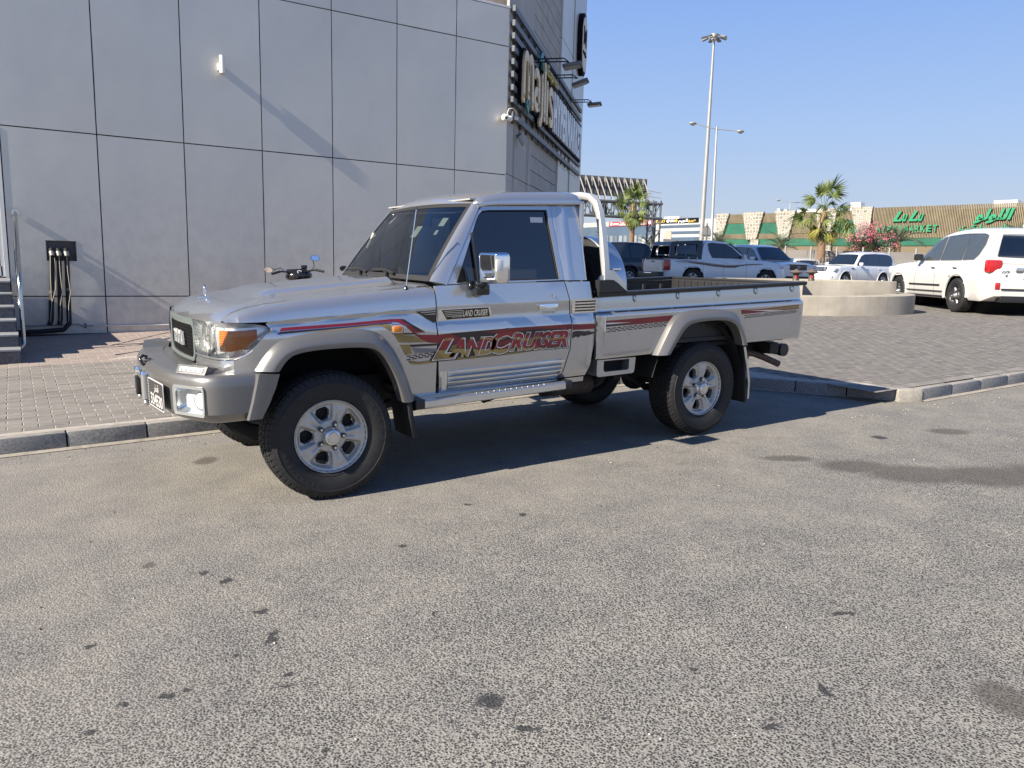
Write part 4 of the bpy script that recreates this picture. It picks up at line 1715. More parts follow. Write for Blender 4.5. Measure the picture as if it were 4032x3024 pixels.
# light pods with led strips, fog lamps
for sgn in (0, 1):
    fl = (lambda p: Vector(p)) if not sgn else (lambda p: Vector((p[0], 2 * YC - p[1], p[2])))
    a, b = bump_pt(8.3, .015, 0), bump_pt(5.1, .03, 0)
    c, d_ = bump_pt(4.0, .10, 0), bump_pt(8.0, .16, 0)
    pod = empty('light_pod', (0, 0, 0), parent=truck)
    lo_ = [(a.x, a.y, .803), (b.x, b.y, .803), (c.x + .06, c.y, .803), (d_.x + .02, d_.y, .803)]
    hi_ = [(a.x + .016, a.y - .008, .853), (b.x + .022, b.y + .012, .848), (c.x + .03, c.y + .03, .826), (d_.x + .03, d_.y, .838)]
    MB().add([fl(p) for p in lo_ + hi_], [(0, 1, 5, 4), (1, 2, 6, 5), (2, 3, 7, 6), (3, 0, 4, 7), (4, 5, 6, 7)]).build('pod_body', M['bumper'], pod)
    q = [Vector(lo_[0]).lerp(Vector(lo_[1]), .10), Vector(lo_[0]).lerp(Vector(lo_[1]), .90), Vector(hi_[0]).lerp(Vector(hi_[1]), .90), Vector(hi_[0]).lerp(Vector(hi_[1]), .10)]
    q = [q[0].lerp(q[3], .25), q[1].lerp(q[2], .25), q[2].lerp(q[1], .22), q[3].lerp(q[0], .22)]
    n_ = (q[1] - q[0]).cross(q[3] - q[0]).normalized()
    if n_.x > 0:
        n_ = -n_
    MB().add([fl(p + n_ * .003) for p in q], [(0, 1, 2, 3)]).build('led_strip', plain('led_cover', (.62, .62, .58), .2, coat=.6), pod)
    for k in range(5):
        p = q[0].lerp(q[1], .1 + .2 * k).lerp(q[3].lerp(q[2], .1 + .2 * k), .35) + n_ * .005
        MB().sphere(tuple(fl(p)), .006, 8, 6).build('led', M['reflector'], pod, smooth=60)
    # fog lamp: bezel, bowl and lens set into the bumper corner
    fog = empty('fog_lamp', (0, 0, 0), parent=truck)

    def rr(u0, u1, z0, z1, r, m=6):
        out = []
        for cu, cz, a0 in ((u1 - r * 6.3, z1 - r, 0), (u0 + r * 6.3, z1 - r, 90), (u0 + r * 6.3, z0 + r, 180), (u1 - r * 6.3, z0 + r, 270)):
            for k in range(m + 1):
                t = R(a0 + 90 * k / m)
                out.append((cu + r * 6.3 * math.cos(t), cz + r * math.sin(t)))
        return out
    u0, u1, z0, z1 = 4.72, 8.25, .578, .744
    o1 = rr(u0, u1, z0, z1, .034)
    o2 = rr(u0 + .22, u1 - .22, z0 + .016, z1 - .016, .030)
    o3 = rr(u0 + .42, u1 - .42, z0 + .034, z1 - .034, .026)
    mb = MB()
    loops = [[fl(bump_pt(u, .004, z)) for u, z in o1], [fl(bump_pt(u, -.012, z)) for u, z in o1], [fl(bump_pt(u, -.010, z)) for u, z in o2], [fl(bump_pt(u, .014, z)) for u, z in o2], [fl(bump_pt(u, .045, z)) for u, z in o3]]
    mb.grid(loops, closed=True)
    mb.build('bezel', plain('bezel_chrome', (.72, .75, .76), .18, metal=.8), fog, smooth=50)
    mb = MB().add(loops[4], [tuple(range(len(o3)))])
    mb.build('bowl', M['reflector'], fog)
    cc_ = fl(bump_pt(5.75, .030, .660))
    ax = (fl(bump_pt(5.75, 0, .660)) - cc_).normalized()
    MB().cyl(cc_ - ax * .02, cc_ + ax * .004, .046, .050, 24).build('lamp_ring', M['gloss_black'], fog, smooth=40)
    MB().cyl(cc_ + ax * .0045, cc_ + ax * .010, .046, .036, 24).build('lens', plain('fog_lens', (.66, .66, .62), .12, coat=.6), fog, smooth=40)

# winch fairlead, hook and number plate
wn_ = empty('winch_fairlead', (-.845, YC - .01, .66), parent=truck)
MB().cbox((-.01, -.02, .0), (.03, .34, .16), .006).build('backplate', M['black_plastic'], wn_, smooth=40)
for dy in (-.15, .10):
    MB().cyl((-.05, dy, -.075), (-.05, dy, .075), .024, .024, 16).build('roller', M['satin'], wn_, smooth=40)
    MB().sphere((-.05, dy, -.098), .02, 12, 8).build('roller_nut', M['satin'], wn_, smooth=60)
    MB().cyl((-.05, dy, .075), (-.05, dy, .092), .028, .024, 12).build('roller_cap', M['chrome'], wn_, smooth=40)
MB().cyl((-.055, -.13, .052), (-.055, .08, .052), .016, .016, 12).build('roller', M['satin'], wn_, smooth=40)
MB().cbox((-.062, .0, -.01), (.05, .07, .12), .012).build('rope_stop', M['black_plastic'], wn_, smooth=40)
hk = MB()
hk.tube([(-.02, -.03, .10), (-.045, -.035, .125), (-.055, -.02, .155), (-.035, 0, .17), (-.01, .0, .16)], .009, 8)
hk.build('winch_hook', M['gloss_black'], wn_, smooth=60)
for k in range(3):
    MB().cbox((-.035 + .012 * k, -.045 + .012 * k, .128 + .012 * k), (.035, .035, .006), .002).build('hook_band', M['gloss_black'], wn_)

pa, pb = Vector((-.892, .590, 0)), Vector((-.862, .246, 0))
pd = (pb - pa)
pn = Vector((pd.y, -pd.x, 0)).normalized()
if pn.x > 0:
    pn = -pn
pl_ = empty('number_plate', (0, 0, 0), parent=truck)


def pq(u, v, o=0.0):
    return pa + pd * u + pn * o + UZ * (.575 + .162 * v)


mb = MB()
lo2 = []
for cu, cv, a0 in ((.955, .90, 0), (.045, .90, 90), (.045, .10, 180), (.955, .10, 270)):
    for k in range(5):
        t = R(a0 + 90 * k / 4)
        lo2.append((cu + .045 * math.cos(t), cv + .10 * math.sin(t)))
mb.prism(lo2, lambda u, v: pq(u, v, 0), lambda u, v: pq(u, v, .004))
mb.build('plate', M['d_white'], pl_)
mb = MB()
mb.prism([(.5 + (u - .5) * .965, .5 + (v - .5) * .93) for u, v in lo2], lambda u, v: pq(u, v, .004), lambda u, v: pq(u, v, .0048))
mb.build('plate_field', plain('plate_black', (.045, .043, .045), .5), pl_)
mb = MB()
text_on(mb, '334530', lambda u, v: pq(u, v, .0056), width=.76, height=.42, bold=.02)
mb.v = [tuple(Vector(p) + pd * .17 + UZ * .162 * .10) for p in mb.v]
b0 = len(mb.v)
text_on(mb, '\uFEAE\uFEC4\uFED7', lambda u, v: pq(.42 + u, .62 + v, .0056), width=.30, height=.26, bold=.01)
mb.build('plate_digits', M['d_white'], pl_)
mb = MB()
for k in range(9):
    mb.add([pq(.02, .08 + k * .095, .0052), pq(.075, .08 + k * .095, .0052), pq(.045, .125 + k * .095, .0052)], [(0, 1, 2)])
mb.build('plate_serration', M['d_white'], pl_)

# --- headlamps, grille
HP = [(.475, -.636), (.40, -.632), (.32, -.624), (.235, -.610), (.155, -.590), (.092, -.560), (.052, -.520), (.031, -.468), (.023, -.41), (.0215, -.36), (.0205, -.318)]
HTOP = [1.074, 1.075, 1.076, 1.077, 1.078, 1.078, 1.077, 1.075, 1.070, 1.060, 1.045]
HBOT = [.872, .872, .872, .872, .873, .875, .880, .896, .935, .985, 1.030]


def lamp_pt(i, v, off=0.0):
    k = min(int(i), len(HP) - 2)
    f = i - k
    y = HP[k][0] + (HP[k + 1][0] - HP[k][0]) * f
    x = HP[k][1] + (HP[k + 1][1] - HP[k][1]) * f
    t = HTOP[k] + (HTOP[k + 1] - HTOP[k]) * f
    b = HBOT[k] + (HBOT[k + 1] - HBOT[k]) * f
    d = Vector((HP[k + 1][0] - HP[k][0], HP[k + 1][1] - HP[k][1], 0))
    n_ = Vector((-d.x, d.y, 0)).normalized()          # towards the inside (x,y)
    n_ = Vector((abs(d.x), abs(d.y), 0)).normalized()
    bulge = -.010 * math.sin(math.pi * v)
    return Vector((x + n_.x * (off + bulge), y + n_.y * (off + bulge), b + (t - b) * v))


for sgn in (0, 1):
    fl = (lambda p: Vector(p)) if not sgn else (lambda p: Vector((p[0], 2 * YC - p[1], p[2])))
    hl_ = empty('headlamp', (0, 0, 0), parent=truck)
    tt2 = [i * .5 for i in range(21)]
    MB().grid([[fl(lamp_pt(t, v / 6)) for v in range(7)] for t in tt2]).build('lens_cover', M['lens_clear'], hl_, smooth=60)
    mb = MB()
    mb.grid([[fl(lamp_pt(t, v / 6, .012 if v in (0, 6) else .05)) for v in range(7)] for t in tt2])
    mb.grid([[fl(lamp_pt(0, v / 6, 0)) for v in range(7)], [fl(lamp_pt(0, v / 6, .05)) for v in range(7)]])
    mb.build('housing', M['reflector'], hl_, smooth=30)
    # main bowl
    c = fl(Vector((-.590, .335, .972)))
    mb = MB()
    mb.lathe([(.098, -.018), (.096, .0), (.080, .02), (.055, .034), (.02, .042)], 28, 'x', tuple(c))
    mb.build('reflector_bowl', M['reflector'], hl_, smooth=60)
    MB().sphere(tuple(c + Vector((-.0, 0, 0))), .022, 12, 8).build('bulb', M['lens_clear'], hl_, smooth=60)
    mb = MB()
    for k in range(4):
        mb.box(c + Vector((-.012, -.075 + .05 * k, 0)), (.004, .004, .17))
    mb.build('reflector_rib', M['satin'], hl_)
    # amber indicator with ribs
    mb = MB()
    rows = []
    for t in [4.3 + .25 * i for i in range(17)]:
        row = []
        for v in range(25):
            f = .20 + .58 * v / 24
            if t > 7.2:
                f = .20 + (t - 7.2) * .18 + (.58 - (t - 7.2) * .18) * v / 24
            row.append(fl(lamp_pt(t, f, .014 + (.004 if v % 2 else 0))))
        rows.append(row)
    mb.grid(rows)
    mb.build('indicator', M['amber'], hl_, smooth=20)
    mb = MB()
    for t in (4.1,):
        mb.grid([[fl(lamp_pt(t, v / 8, .004)) for v in range(9)], [fl(lamp_pt(t - .15, v / 8, .004)) for v in range(9)]])
    mb.build('divider', M['satin'], hl_)
    mb = MB()
    edge_ = [lamp_pt(t, 0, -.004) for t in tt2] + [lamp_pt(10, v / 4, -.004) for v in range(1, 5)]
    mb.tube([fl(p) for p in edge_], .0055, 6)
    mb.build('lamp_trim', M['satin'], hl_, smooth=60)
    # valance under the lamp
    mb = MB()
    mb.grid([[fl(lamp_pt(t, 0, .002) + Vector((0, 0, -.004))) if t < 6.1 else fl(lamp_pt(6.0, 0, .002)) for t in tt2[:13]], [fl(Vector((lamp_pt(t, 0, .0).x - .006, lamp_pt(t, 0, 0).y - .004, .835))) for t in tt2[:13]], [fl(Vector((lamp_pt(t, 0, 0).x - .004, lamp_pt(t, 0, 0).y, .796))) for t in tt2[:13]]])
    mb.build('lamp_valance', M['silver'], truck, smooth=40)

gr_ = empty('grille', (0, 0, 0), parent=truck)


def gx(y):
    return -.664 + .026 * ((y - YC) / .40) ** 2


def gring(y0, y1, z0, z1, r, m=5):
    out = []
    for cy, cz, a0 in ((y1 - r, z1 - r, 0), (y0 + r, z1 - r, 90), (y0 + r, z0 + r, 180), (y1 - r, z0 + r, 270)):
        for k in range(m + 1):
            t = R(a0 + 90 * k / m)
            out.append((cy + r * math.cos(t), cz + r * math.sin(t)))
    # extra points along the long edges so the bow shows
    res = []
    for a, b in zip(out, out[1:] + out[:1]):
        n_ = max(1, int(abs(a[0] - b[0]) / .08))
        res += [(a[0] + (b[0] - a[0]) * k / n_, a[1] + (b[1] - a[1]) * k / n_) for k in range(n_)]
    return res


ga = gring(.478, 2 * YC - .478, .820, 1.074, .05)
gb = [(YC + (y - YC) * .925, .945 + (z - .945) * (.70 if z > .945 else .84)) for y, z in ga]
mb = MB()
L0 = [(gx(y) + .03, y, z) for y, z in ga]
L1 = [(gx(y) - .006, y, z) for y, z in ga]
L2 = [(gx(y) - .010, YC + (y - YC) * .97, .945 + (z - .945) * (.86 if z > .945 else .93)) for y, z in ga]
L3 = [(gx(y) - .002, y, z) for y, z in gb]
L4 = [(gx(y) + .03, y, z) for y, z in gb]
mb.grid([L0, L1, L2, L3, L4], closed=True)
mb.build('grille_surround', M['grille_trim'], gr_, smooth=35)
MB().add([(gx(y) + .024, y, z) for y, z in gb], [tuple(range(len(gb)))]).build('grille_back', M['well'], gr_)
mb = MB()
y0g, y1g, z0g, z1g = YC - .36, YC + .36, .842, 1.030
step = .026
k = -12
while k < 42:
    for sg in (1, -1):
        ya = y0g + k * step if sg == 1 else y1g - k * step
        pts = []
        h = z1g - z0g
        yb_ = ya + sg * h * .62
        lo_t, hi_t = 0.0, 1.0
        A, B = (ya, z0g), (yb_, z1g)
        for (lim, s2) in ((y0g, 1), (y1g, -1)):
            da, db = (A[0] - lim) * s2, (B[0] - lim) * s2
            if da < 0 and db < 0:
                lo_t, hi_t = 1, 0
            elif da < 0 or db < 0:
                t = da / (da - db)
                if da < 0:
                    lo_t = max(lo_t, t)
                else:
                    hi_t = min(hi_t, t)
        if hi_t - lo_t > .04:
            P = [(A[0] + (B[0] - A[0]) * t, A[1] + (B[1] - A[1]) * t) for t in (lo_t, hi_t)]
            mb.tube([(gx(p[0]) + .010, p[0], p[1]) for p in P], .0042, 4)
    k += 1
tag(mb.build('grille_mesh', plain('grille_black', (.008, .008, .009), .85, spec=.2), gr_), kind='stuff')
x = YC + .155
for i, ch in enumerate('TOYOTA'):
    mb = MB()
    text_solid(mb, ch, (gx(x) - .004, YC + .085 - i * .047, .905), (0, -1, 0), (0, 0, 1), (-1, 0, 0), .014, width=.034, height=.080, bold=.03)
    mb.build('grille_letter', M['d_white'], gr_)

# --- load bed
BED = [(2.03, 1.158), (2.03, 1.0), (2.040, .706), (2.6, .715), (2.655, .75), (2.76, .90), (2.86, .972), (2.95, .992), (3.16, 1.0), (3.37, .988), (3.45, .952), (3.52, .85), (3.565, .742), (4.29, .748), (4.335, .742), (4.372, .82), (4.385, .92), (4.380, 1.07), (4.36, 1.15), (4.335, 1.208), (3.2, 1.186)]
BZ = [.72, .735, .76, .85, .94, .975, .99, 1.005, 1.012, 1.02, 1.028, 1.034, 1.044, 1.054, 1.062, 1.075, 1.11, 1.14]
both('bed_side', lambda mb: panel(mb, [(x, z - .015 * (x - 2.05)) for x, z in BED], lambda x, w: (x, bed_y(x, w + .015 * (x - 2.05)), w + .015 * (x - 2.05)), INW, res=([2.04, 2.05, 2.06, 2.075, 2.09, 2.1, 2.25, 2.5, 2.8, 3.0, 3.2, 3.5, 3.8, 4.1, 4.3, 4.32, 4.34, 4.36, 4.375], BZ), thick=.02, edge=.004), M['silver'], 26)
both('bed_rib', lambda mb: mb.tube([(2.095, bed_y(2.1, .80) - .001, .80), (2.096, bed_y(2.1, .9) - .003, .9), (2.097, bed_y(2.1, 1.03) - .001, 1.022)], .004, 6), M['silver'], 60)


def rail(mb):
    n_ = 14
    rows = []
    for i in range(n_ + 1):
        x = 2.034 + (4.385 - 2.034) * i / n_
        z = 1.160 + .0225 * (x - 2.034)
        rows.append([(x, .035, z), (x, .022, z + .006), (x, .020, z + .026), (x, .032, z + .034), (x, .095, z + .034), (x, .105, z + .026), (x, .105, z)])
    mb.grid(rows, closed=True)
    for r in (rows[0], rows[-1]):
        mb.add(r, [tuple(range(7))])


both('bed_rail', rail, plain('rail_black', (.018, .018, .019), .4, bump=.1, bscale=200), 40)
for x in (2.40, 2.846, 3.30, 3.75, 4.222):
    both('rope_hook', lambda mb: mb.tube([(x, .06, 1.168 + .0225 * (x - 2.03)), (x, .040, 1.150 + .0225 * (x - 2.03)), (x + .002, .036, 1.130 + .0225 * (x - 2.03)), (x + .004, .045, 1.116 + .0225 * (x - 2.03)), (x + .006, .052, 1.11 + .0225 * (x - 2.03))], .0060, 6), M['silver'], 60)
M['liner'] = plain('bed_liner', (.020, .020, .022), .55, bump=.3, bscale=60)
mb = MB()
mb.box((3.18, YC, .79), (2.28, 1.56, .03))
mb.build('bed_floor', M['liner'], truck)
both('bed_inner_wall', lambda mb: mb.grid([[(x, .105, .80), (x, .105, 1.15 + .0225 * (x - 2.03))] for x in (2.05, 2.6, 3.2, 3.8, 4.33)]), M['liner'], 30)
for k in range(9):
    both('liner_rib', lambda mb: mb.cbox((2.25 + k * .24, .112, 1.0), (.05, .02, .34), .006), M['liner'], 40)
mb = MB()
mb.cbox((2.06, YC, .99), (.03, 1.56, .39), .006)
mb.build('bed_front', M['silver'], truck, smooth=30)
mb = MB()
mb.cbox((4.36, YC, .985), (.03, 1.55, .47), .010)
mb.build('tailgate', M['silver'], truck, smooth=30)
mb = MB()
mb.cbox((4.335, YC, 1.0), (.03, 1.53, .44), .008)
mb.cbox((4.352, YC, 1.232), (.06, 1.53, .024), .008)
mb.build('tailgate_liner', M['liner'], truck, smooth=30)
for k in range(16):
    MB().cbox((4.316, .20 + k * .09, 1.06), (.012, .045, .30), .004).build('liner_rib', M['liner'], truck)
both('tail_lamp', lambda mb: mb.cbox((4.385, .13, .98), (.03, .12, .20), .008), plain('tail_red', (.35, .012, .012), .15, coat=.6), 40)
for yy, xx in ((1.615, 3.30), (1.615, 3.37)):
    MB().tube([(xx, yy, 1.08), (xx, yy - .01, 1.17), (xx + .012, yy + .02, 1.21)], .011, 8).build('tie_down', M['satin'], truck, smooth=60)
# roll hoop behind the cab
hp = [(2.155, .10, 1.20), (2.150, .105, 1.40), (2.135, .125, 1.62), (2.125, .15, 1.76), (2.12, .185, 1.835), (2.118, .25, 1.882), (2.116, .35, 1.900), (2.115, YC, 1.905)]
hp = hp + [(x, 2 * YC - y, z) for x, y, z in reversed(hp[:-1])]
mb = MB()
rows = []
for i, p in enumerate(hp):
    a, b = Vector(hp[max(i - 1, 0)]), Vector(hp[min(i + 1, len(hp) - 1)])
    d = (b - a).normalized()
    ex = Vector((1, 0, 0))
    ey = d.cross(ex).normalized()
    P = Vector(p)
    rows.append([P + ex * u * .031 + ey * v * .024 for u, v in ((-1, -.5), (-.7, -1), (.7, -1), (1, -.5), (1, .5), (.7, 1), (-.7, 1), (-1, .5))])
mb.grid(rows, closed=True)
mb.build('roll_hoop', plain('hoop_silver', (.60, .60, .58), .3, metal=.4, coat=.6), truck, smooth=40)
both('hoop_foot', lambda mb: mb.prism([(2.06, 1.19), (2.10, 1.30), (2.17, 1.355), (2.22, 1.35), (2.33, 1.26), (2.36, 1.19)], lambda x, z: (x, .085, z), lambda x, z: (x, .115, z)), M['satin'], 30)
both('rail_cap', lambda mb: mb.prism([(2.035, 1.192), (2.035, 1.283), (2.165, 1.285), (2.205, 1.265), (2.30, 1.199)], lambda x, z: (x, .022, z), lambda x, z: (x, .075, z)), plain('rail_cap_black', (.02, .02, .021), .45), 30)
# spare wheel standing in the bed under a bright cover
sp = empty('spare_wheel', (2.585, YC, 1.19), parent=truck)
mb = MB()
mb.lathe([(.36, .085), (.405, .085), (.425, .078), (.43, .06), (.43, -.085), (.422, -.09)], 64, 'x')
mb.lathe([(0, .086), (.36, .085)], 64, 'x')
mb.build('cover', plain('brushed_cover', (.56, .58, .62), .28, metal=.9), sp, smooth=40)
MB().lathe([(.20, -.06), (.26, -.085), (.36, -.09), (.405, -.075), (.418, -.05), (.418, .05)], 48, 'x').build('tyre', M['tyre'], sp, smooth=50)
MB().lathe([(0, -.03), (.15, -.03), (.20, -.06)], 32, 'x').build('rim', M['chassis'], sp, smooth=50)
MB().cbox((-.02, -.405, .16), (.09, .012, .018), .003).build('cover_clip', M['chrome'], sp)

# --- wheels
def wheel_meshes():
    mb = MB()
    half = [(.216, .016), (.228, -.002), (.236, -.008), (.2365, -.010), (.246, -.010), (.247, -.014), (.262, -.020), (.300, -.0265), (.325, -.0255), (.327, -.0275), (.331, -.0275), (.333, -.0235), (.350, -.0165), (.362, -.007), (.371, .006), (.3745, .02), (.3765, .05)]
    prof = half + [(.3775, .1125)] + [(r, .225 - y) for r, y in reversed(half)]
    mb.lathe(prof, 96, 'y')
    tyre = mb.mesh('tyre', 40)
    tyre.materials.append(M['tyre'])
    mb = MB()
    N = 62
    rows = [(.000, .034, .375, 0.0), (.042, .085, .3785, .35), (.093, .132, .3795, .1), (.140, .183, .3785, .6), (.191, .225, .375, .5)]
    for k in range(N):
        for y0, y1, r, ph in rows:
            a0 = 2 * math.pi * (k + ph) / N
            da = 2 * math.pi / N * .80
            sl = .02
            v = []
            for rr_ in (r - .004, r + .0075):
                for y, s in ((y0, 0), (y1, sl)):
                    for a in (a0 + s, a0 + s + da):
                        q = rr_ - (.006 if (y < .01 or y > .215) else 0)
                        v.append((q * math.cos(a), y, q * math.sin(a)))
            mb.add(v, [(4, 5, 7, 6), (0, 1, 5, 4), (2, 6, 7, 3), (0, 4, 6, 2), (1, 3, 7, 5)])
        # shoulder lugs reaching over the sidewall
        for y, sg in ((-.004, 1), (.229, -1)):
            a0 = 2 * math.pi * k / N
            da = 2 * math.pi / N * .62
            v = []
            for r, yy in ((.350, y - sg * .0135), (.366, y - sg * .004), (.376, y + sg * .006)):
                for a in (a0, a0 + da):
                    v.append((r * math.cos(a), yy, r * math.sin(a)))
            v += [(p[0] * .985, p[1] + sg * .012, p[2] * .985) for p in v]
            mb.add(v, [(0, 1, 3, 2), (2, 3, 5, 4), (0, 2, 8, 6), (2, 4, 10, 8), (1, 7, 9, 3), (3, 9, 11, 5), (0, 6, 7, 1)])
    tread = mb.mesh('tread', None, False)
    tread.materials.append(M['tyre'])
    # sidewall lettering
    mb = MB()

    def arc_text(word, rb, h, ang0, dang):
        for i, ch in enumerate(word):
            v, f, w = text2d(ch, .01)
            a = R(ang0 - dang * i)
            er = Vector((math.cos(a), 0, math.sin(a)))
            et = Vector((math.sin(a), 0, -math.cos(a)))
            mb.add([er * (rb + p[1] * h) + et * ((p[0] - w / 2) * h * .95) + Vector((0, -.0285 if rb > .28 else -.0245, 0)) for p in v], f)
    arc_text('DUNLOP', .283, .032, 48, 11)
    arc_text('GRANDTREK', .285, .024, 250, 7)
    lett = mb.mesh('sidewall_lettering', None, False)
    lett.materials.append(plain('sidewall_letter', (.035, .035, .036), .6))
    # alloy rim
    mb = MB()
    mb.lathe([(.210, .012), (.2145, .001), (.2195, -.002), (.2225, .0), (.2225, .010), (.207, .022), (.200, .05), (.192, .19), (.214, .215)], 72, 'y')
    NA, NR = 180, 26
    hole_c = [R(106 - 72 * i) for i in range(5)]
    rs = [.052 + (.210 - .052) * i / NR for i in range(NR + 1)]

    def face_y(r, a):
        dh = min(abs((a - h + math.pi) % (2 * math.pi) - math.pi) for h in hole_c)
        base = lin(r, [(.05, .020), (.085, .022), (.10, .016), (.13, .012), (.17, .012), (.195, .016), (.21, .012)])
        wdw = sm((r - .085) / .03) * (1 - sm((r - .186) / .014))
        dep = sm((R(25) - dh) / R(9)) * wdw * .030
        ds = abs(dh - R(36))
        gro = .008 * sm((R(5) - abs((R(36) - dh))) / R(2.5)) * sm((r - .078) / .012) * (1 - sm((r - .135) / .02))
        return base + dep + gro, dh

    def is_hole(r, a):
        dh = min(abs((a - h + math.pi) % (2 * math.pi) - math.pi) for h in hole_c)
        wd_ = lin(r, [(.10, .021), (.125, .034), (.16, .044), (.18, .042)])
        return (abs(dh * r) / wd_) ** 3.2 + (abs(r - .141) / .041) ** 3.0 < 1
    pts = []
    for r in rs:
        for i in range(NA):
            a = 2 * math.pi * i / NA
            y, _ = face_y(r, a)
            pts.append((r * math.cos(a), y, r * math.sin(a)))
    fs, hol = [], set()
    for k in range(NR):
        for i in range(NA):
            if is_hole((rs[k] + rs[k + 1]) / 2, 2 * math.pi * (i + .5) / NA):
                hol.add((k, i))
            else:
                fs.append((k * NA + i, k * NA + (i + 1) % NA, (k + 1) * NA + (i + 1) % NA, (k + 1) * NA + i))
    b0 = len(pts)
    pts2 = [(p[0], p[1] + .035, p[2]) for p in pts]
    for k, i in hol:
        i2 = (i + 1) % NA
        for (dk, di, e) in ((-1, 0, (k * NA + i, k * NA + i2)), (1, 0, ((k + 1) * NA + i, (k + 1) * NA + i2)), (0, -1, (k * NA + i, (k + 1) * NA + i)), (0, 1, (k * NA + i2, (k + 1) * NA + i2))):
            if (k + dk, (i + di) % NA) not in hol:
                fs.append((e[0], e[1], b0 + e[1], b0 + e[0]))
    mb.add(pts + pts2, fs)
    bm = bmesh.new()
    me = bpy.data.meshes.new('x')
    me.from_pydata(mb.v, [], mb.f)
    bm.from_mesh(me)
    bmesh.ops.delete(bm, geom=[v for v in bm.verts if not v.link_faces], context='VERTS')
    bmesh.ops.remove_doubles(bm, verts=bm.verts[:], dist=1e-5)
    bmesh.ops.recalc_face_normals(bm, faces=bm.faces[:])
    rim = bpy.data.meshes.new('rim')
    bm.to_mesh(rim)
    bm.free()
    finish(rim, 48)
    rim.materials.append(M['alloy'])
    mb = MB()
    mb.lathe([(.0, -.034), (.030, -.034), (.033, -.030), (.041, -.028), (.046, -.024), (.050, -.006), (.056, .0), (.060, .02)], 40, 'y')
    cap = mb.mesh('hub_cap', 35)
    cap.materials.append(M['satin'])
    mb = MB()
    for i in range(5):
        a = R(142 - 72 * i)
        mb.lathe([(.0155, .024), (.0155, .010), (.0125, .010), (.0125, .022)], 14, 'y', (.074 * math.cos(a), 0, .074 * math.sin(a)), 1)
        mb.lathe([(.011, .024), (.0105, .002), (.007, -.004), (0, -.004)], 6, 'y', (.074 * math.cos(a), 0, .074 * math.sin(a)), 0)
    nuts = mb.mesh('wheel_nuts', 30)
    nuts.materials.append(M['chrome'])
    nuts.materials.append(M['gloss_black'])
    mb = MB().lathe([(.0, .10), (.17, .10), (.172, .13), (.0, .13)], 32, 'y')
    disc = mb.mesh('brake_disc', 35)
    disc.materials.append(M['chassis'])
    return [('tyre', tyre), ('tread', tread), ('sidewall_lettering', lett), ('rim', rim), ('hub_cap', cap), ('wheel_nuts', nuts), ('brake_disc', disc)]


WM = wheel_meshes()
for (x, y, z, steer, flipy, spin) in ((.005, 0, .384, R(-3.0), False, 0), (3.158, .045, .392, 0, False, R(-14)), (.005, 2 * YC, .384, R(-3.0), True, .5), (3.158, 2 * YC - .045, .392, 0, True, .9)):
    w = empty('wheel', (x, y, z), (0, 0, steer + (math.pi if flipy else 0)), parent=truck)
    for nm, me in WM:
        o = bpy.data.objects.new(nm, me)
        COL.objects.link(o)
        o.parent = w
        o.rotation_euler = (0, spin, 0)
        if nm in ('sidewall_lettering', 'tread', 'wheel_nuts'):
            tag(o, kind='stuff')


def well(x0, r, zc_):
    def m(mb):
        prof = [(r * math.cos(R(a)), r * math.sin(R(a))) for a in range(12, 170, 12)]
        mb.grid([[(x0 + p[0], .03, zc_ + p[1]) for p in prof], [(x0 + p[0], .52, zc_ + p[1]) for p in prof]])
        mb.add([(x0 + p[0], .52, zc_ + p[1]) for p in prof], [tuple(range(len(prof)))])
    return m


both('wheel_well', well(.06, .52, .42), M['well'], 40)
both('wheel_well', well(3.10, .52, .42), M['well'], 40)
both('mud_flap', lambda mb: mb.cbox((.515, .10, .445), (.03, .27, .26), .006, rot=Matrix.Rotation(R(-8), 3, 'Y')), M['black_rubber'], 40)
both('mud_flap', lambda mb: mb.cbox((3.655, .18, .475), (.02, .30, .50), .005, rot=Matrix.Rotation(R(-6), 3, 'Y')), M['black_rubber'], 40)
both('flap_stay', lambda mb: mb.tube([(3.625, .03, .71), (3.66, .02, .55), (3.70, .025, .40), (3.705, .03, .26)], .012, 6), M['satin'], 60)

# --- side step, chassis and running gear
def step_(mb):
    n_ = 8
    rows = []
    for i in range(n_ + 1):
        x = .60 + (1.70 - .60) * i / n_
        z = .532 + .024 * (x - .6)
        rows.append([(x, -.040, z - .032), (x, -.046, z - .026), (x, -.046, z + .012), (x, -.038, z + .020), (x, .075, z + .024), (x, .075, z - .032)])
    mb.grid(rows, closed=True)


both('side_step', step_, M['satin'], 30)
mb = MB()
for k in range(13):
    x = .98 + .045 * k
    mb.sphere((x, -.036, .553 + .024 * (x - .6)), .006, 6, 4)
tag(mb.build('step_studs', M['satin'], truck, smooth=60), kind='stuff')
for x, z in ((.575, .532), (1.73, .560)):
    both('step_end', lambda mb: mb.cbox((x, .015, z - .004), (.07, .115, .062), .012), M['black_plastic'], 40)
for x in (.62, 1.15, 1.66):
    both('step_bracket', lambda mb: mb.tube([(x, .04, .51), (x, .15, .47), (x, .40, .52)], .022, 6), M['chassis'], 40)
both('sill', lambda mb: mb.grid([[(x, .050, rk(x, .574)), (x, .055, rk(x, .54)), (x, .12, rk(x, .525)), (x, .3, rk(x, .53))] for x in (.56, 1.0, 1.5, 1.93)]), M['silver'], 30)
both('frame_rail', lambda mb: mb.box((1.75, .50, .58), (4.9, .08, .13)), M['chassis'], None)
mb = MB()
mb.box((1.2, YC, .60), (1.4, 1.46, .03))
mb.box((3.15, YC, .74), (2.2, 1.46, .03))
mb.box((.30, YC, .62), (.9, .9, .1))
mb.build('floor_pan', M['chassis'], truck)
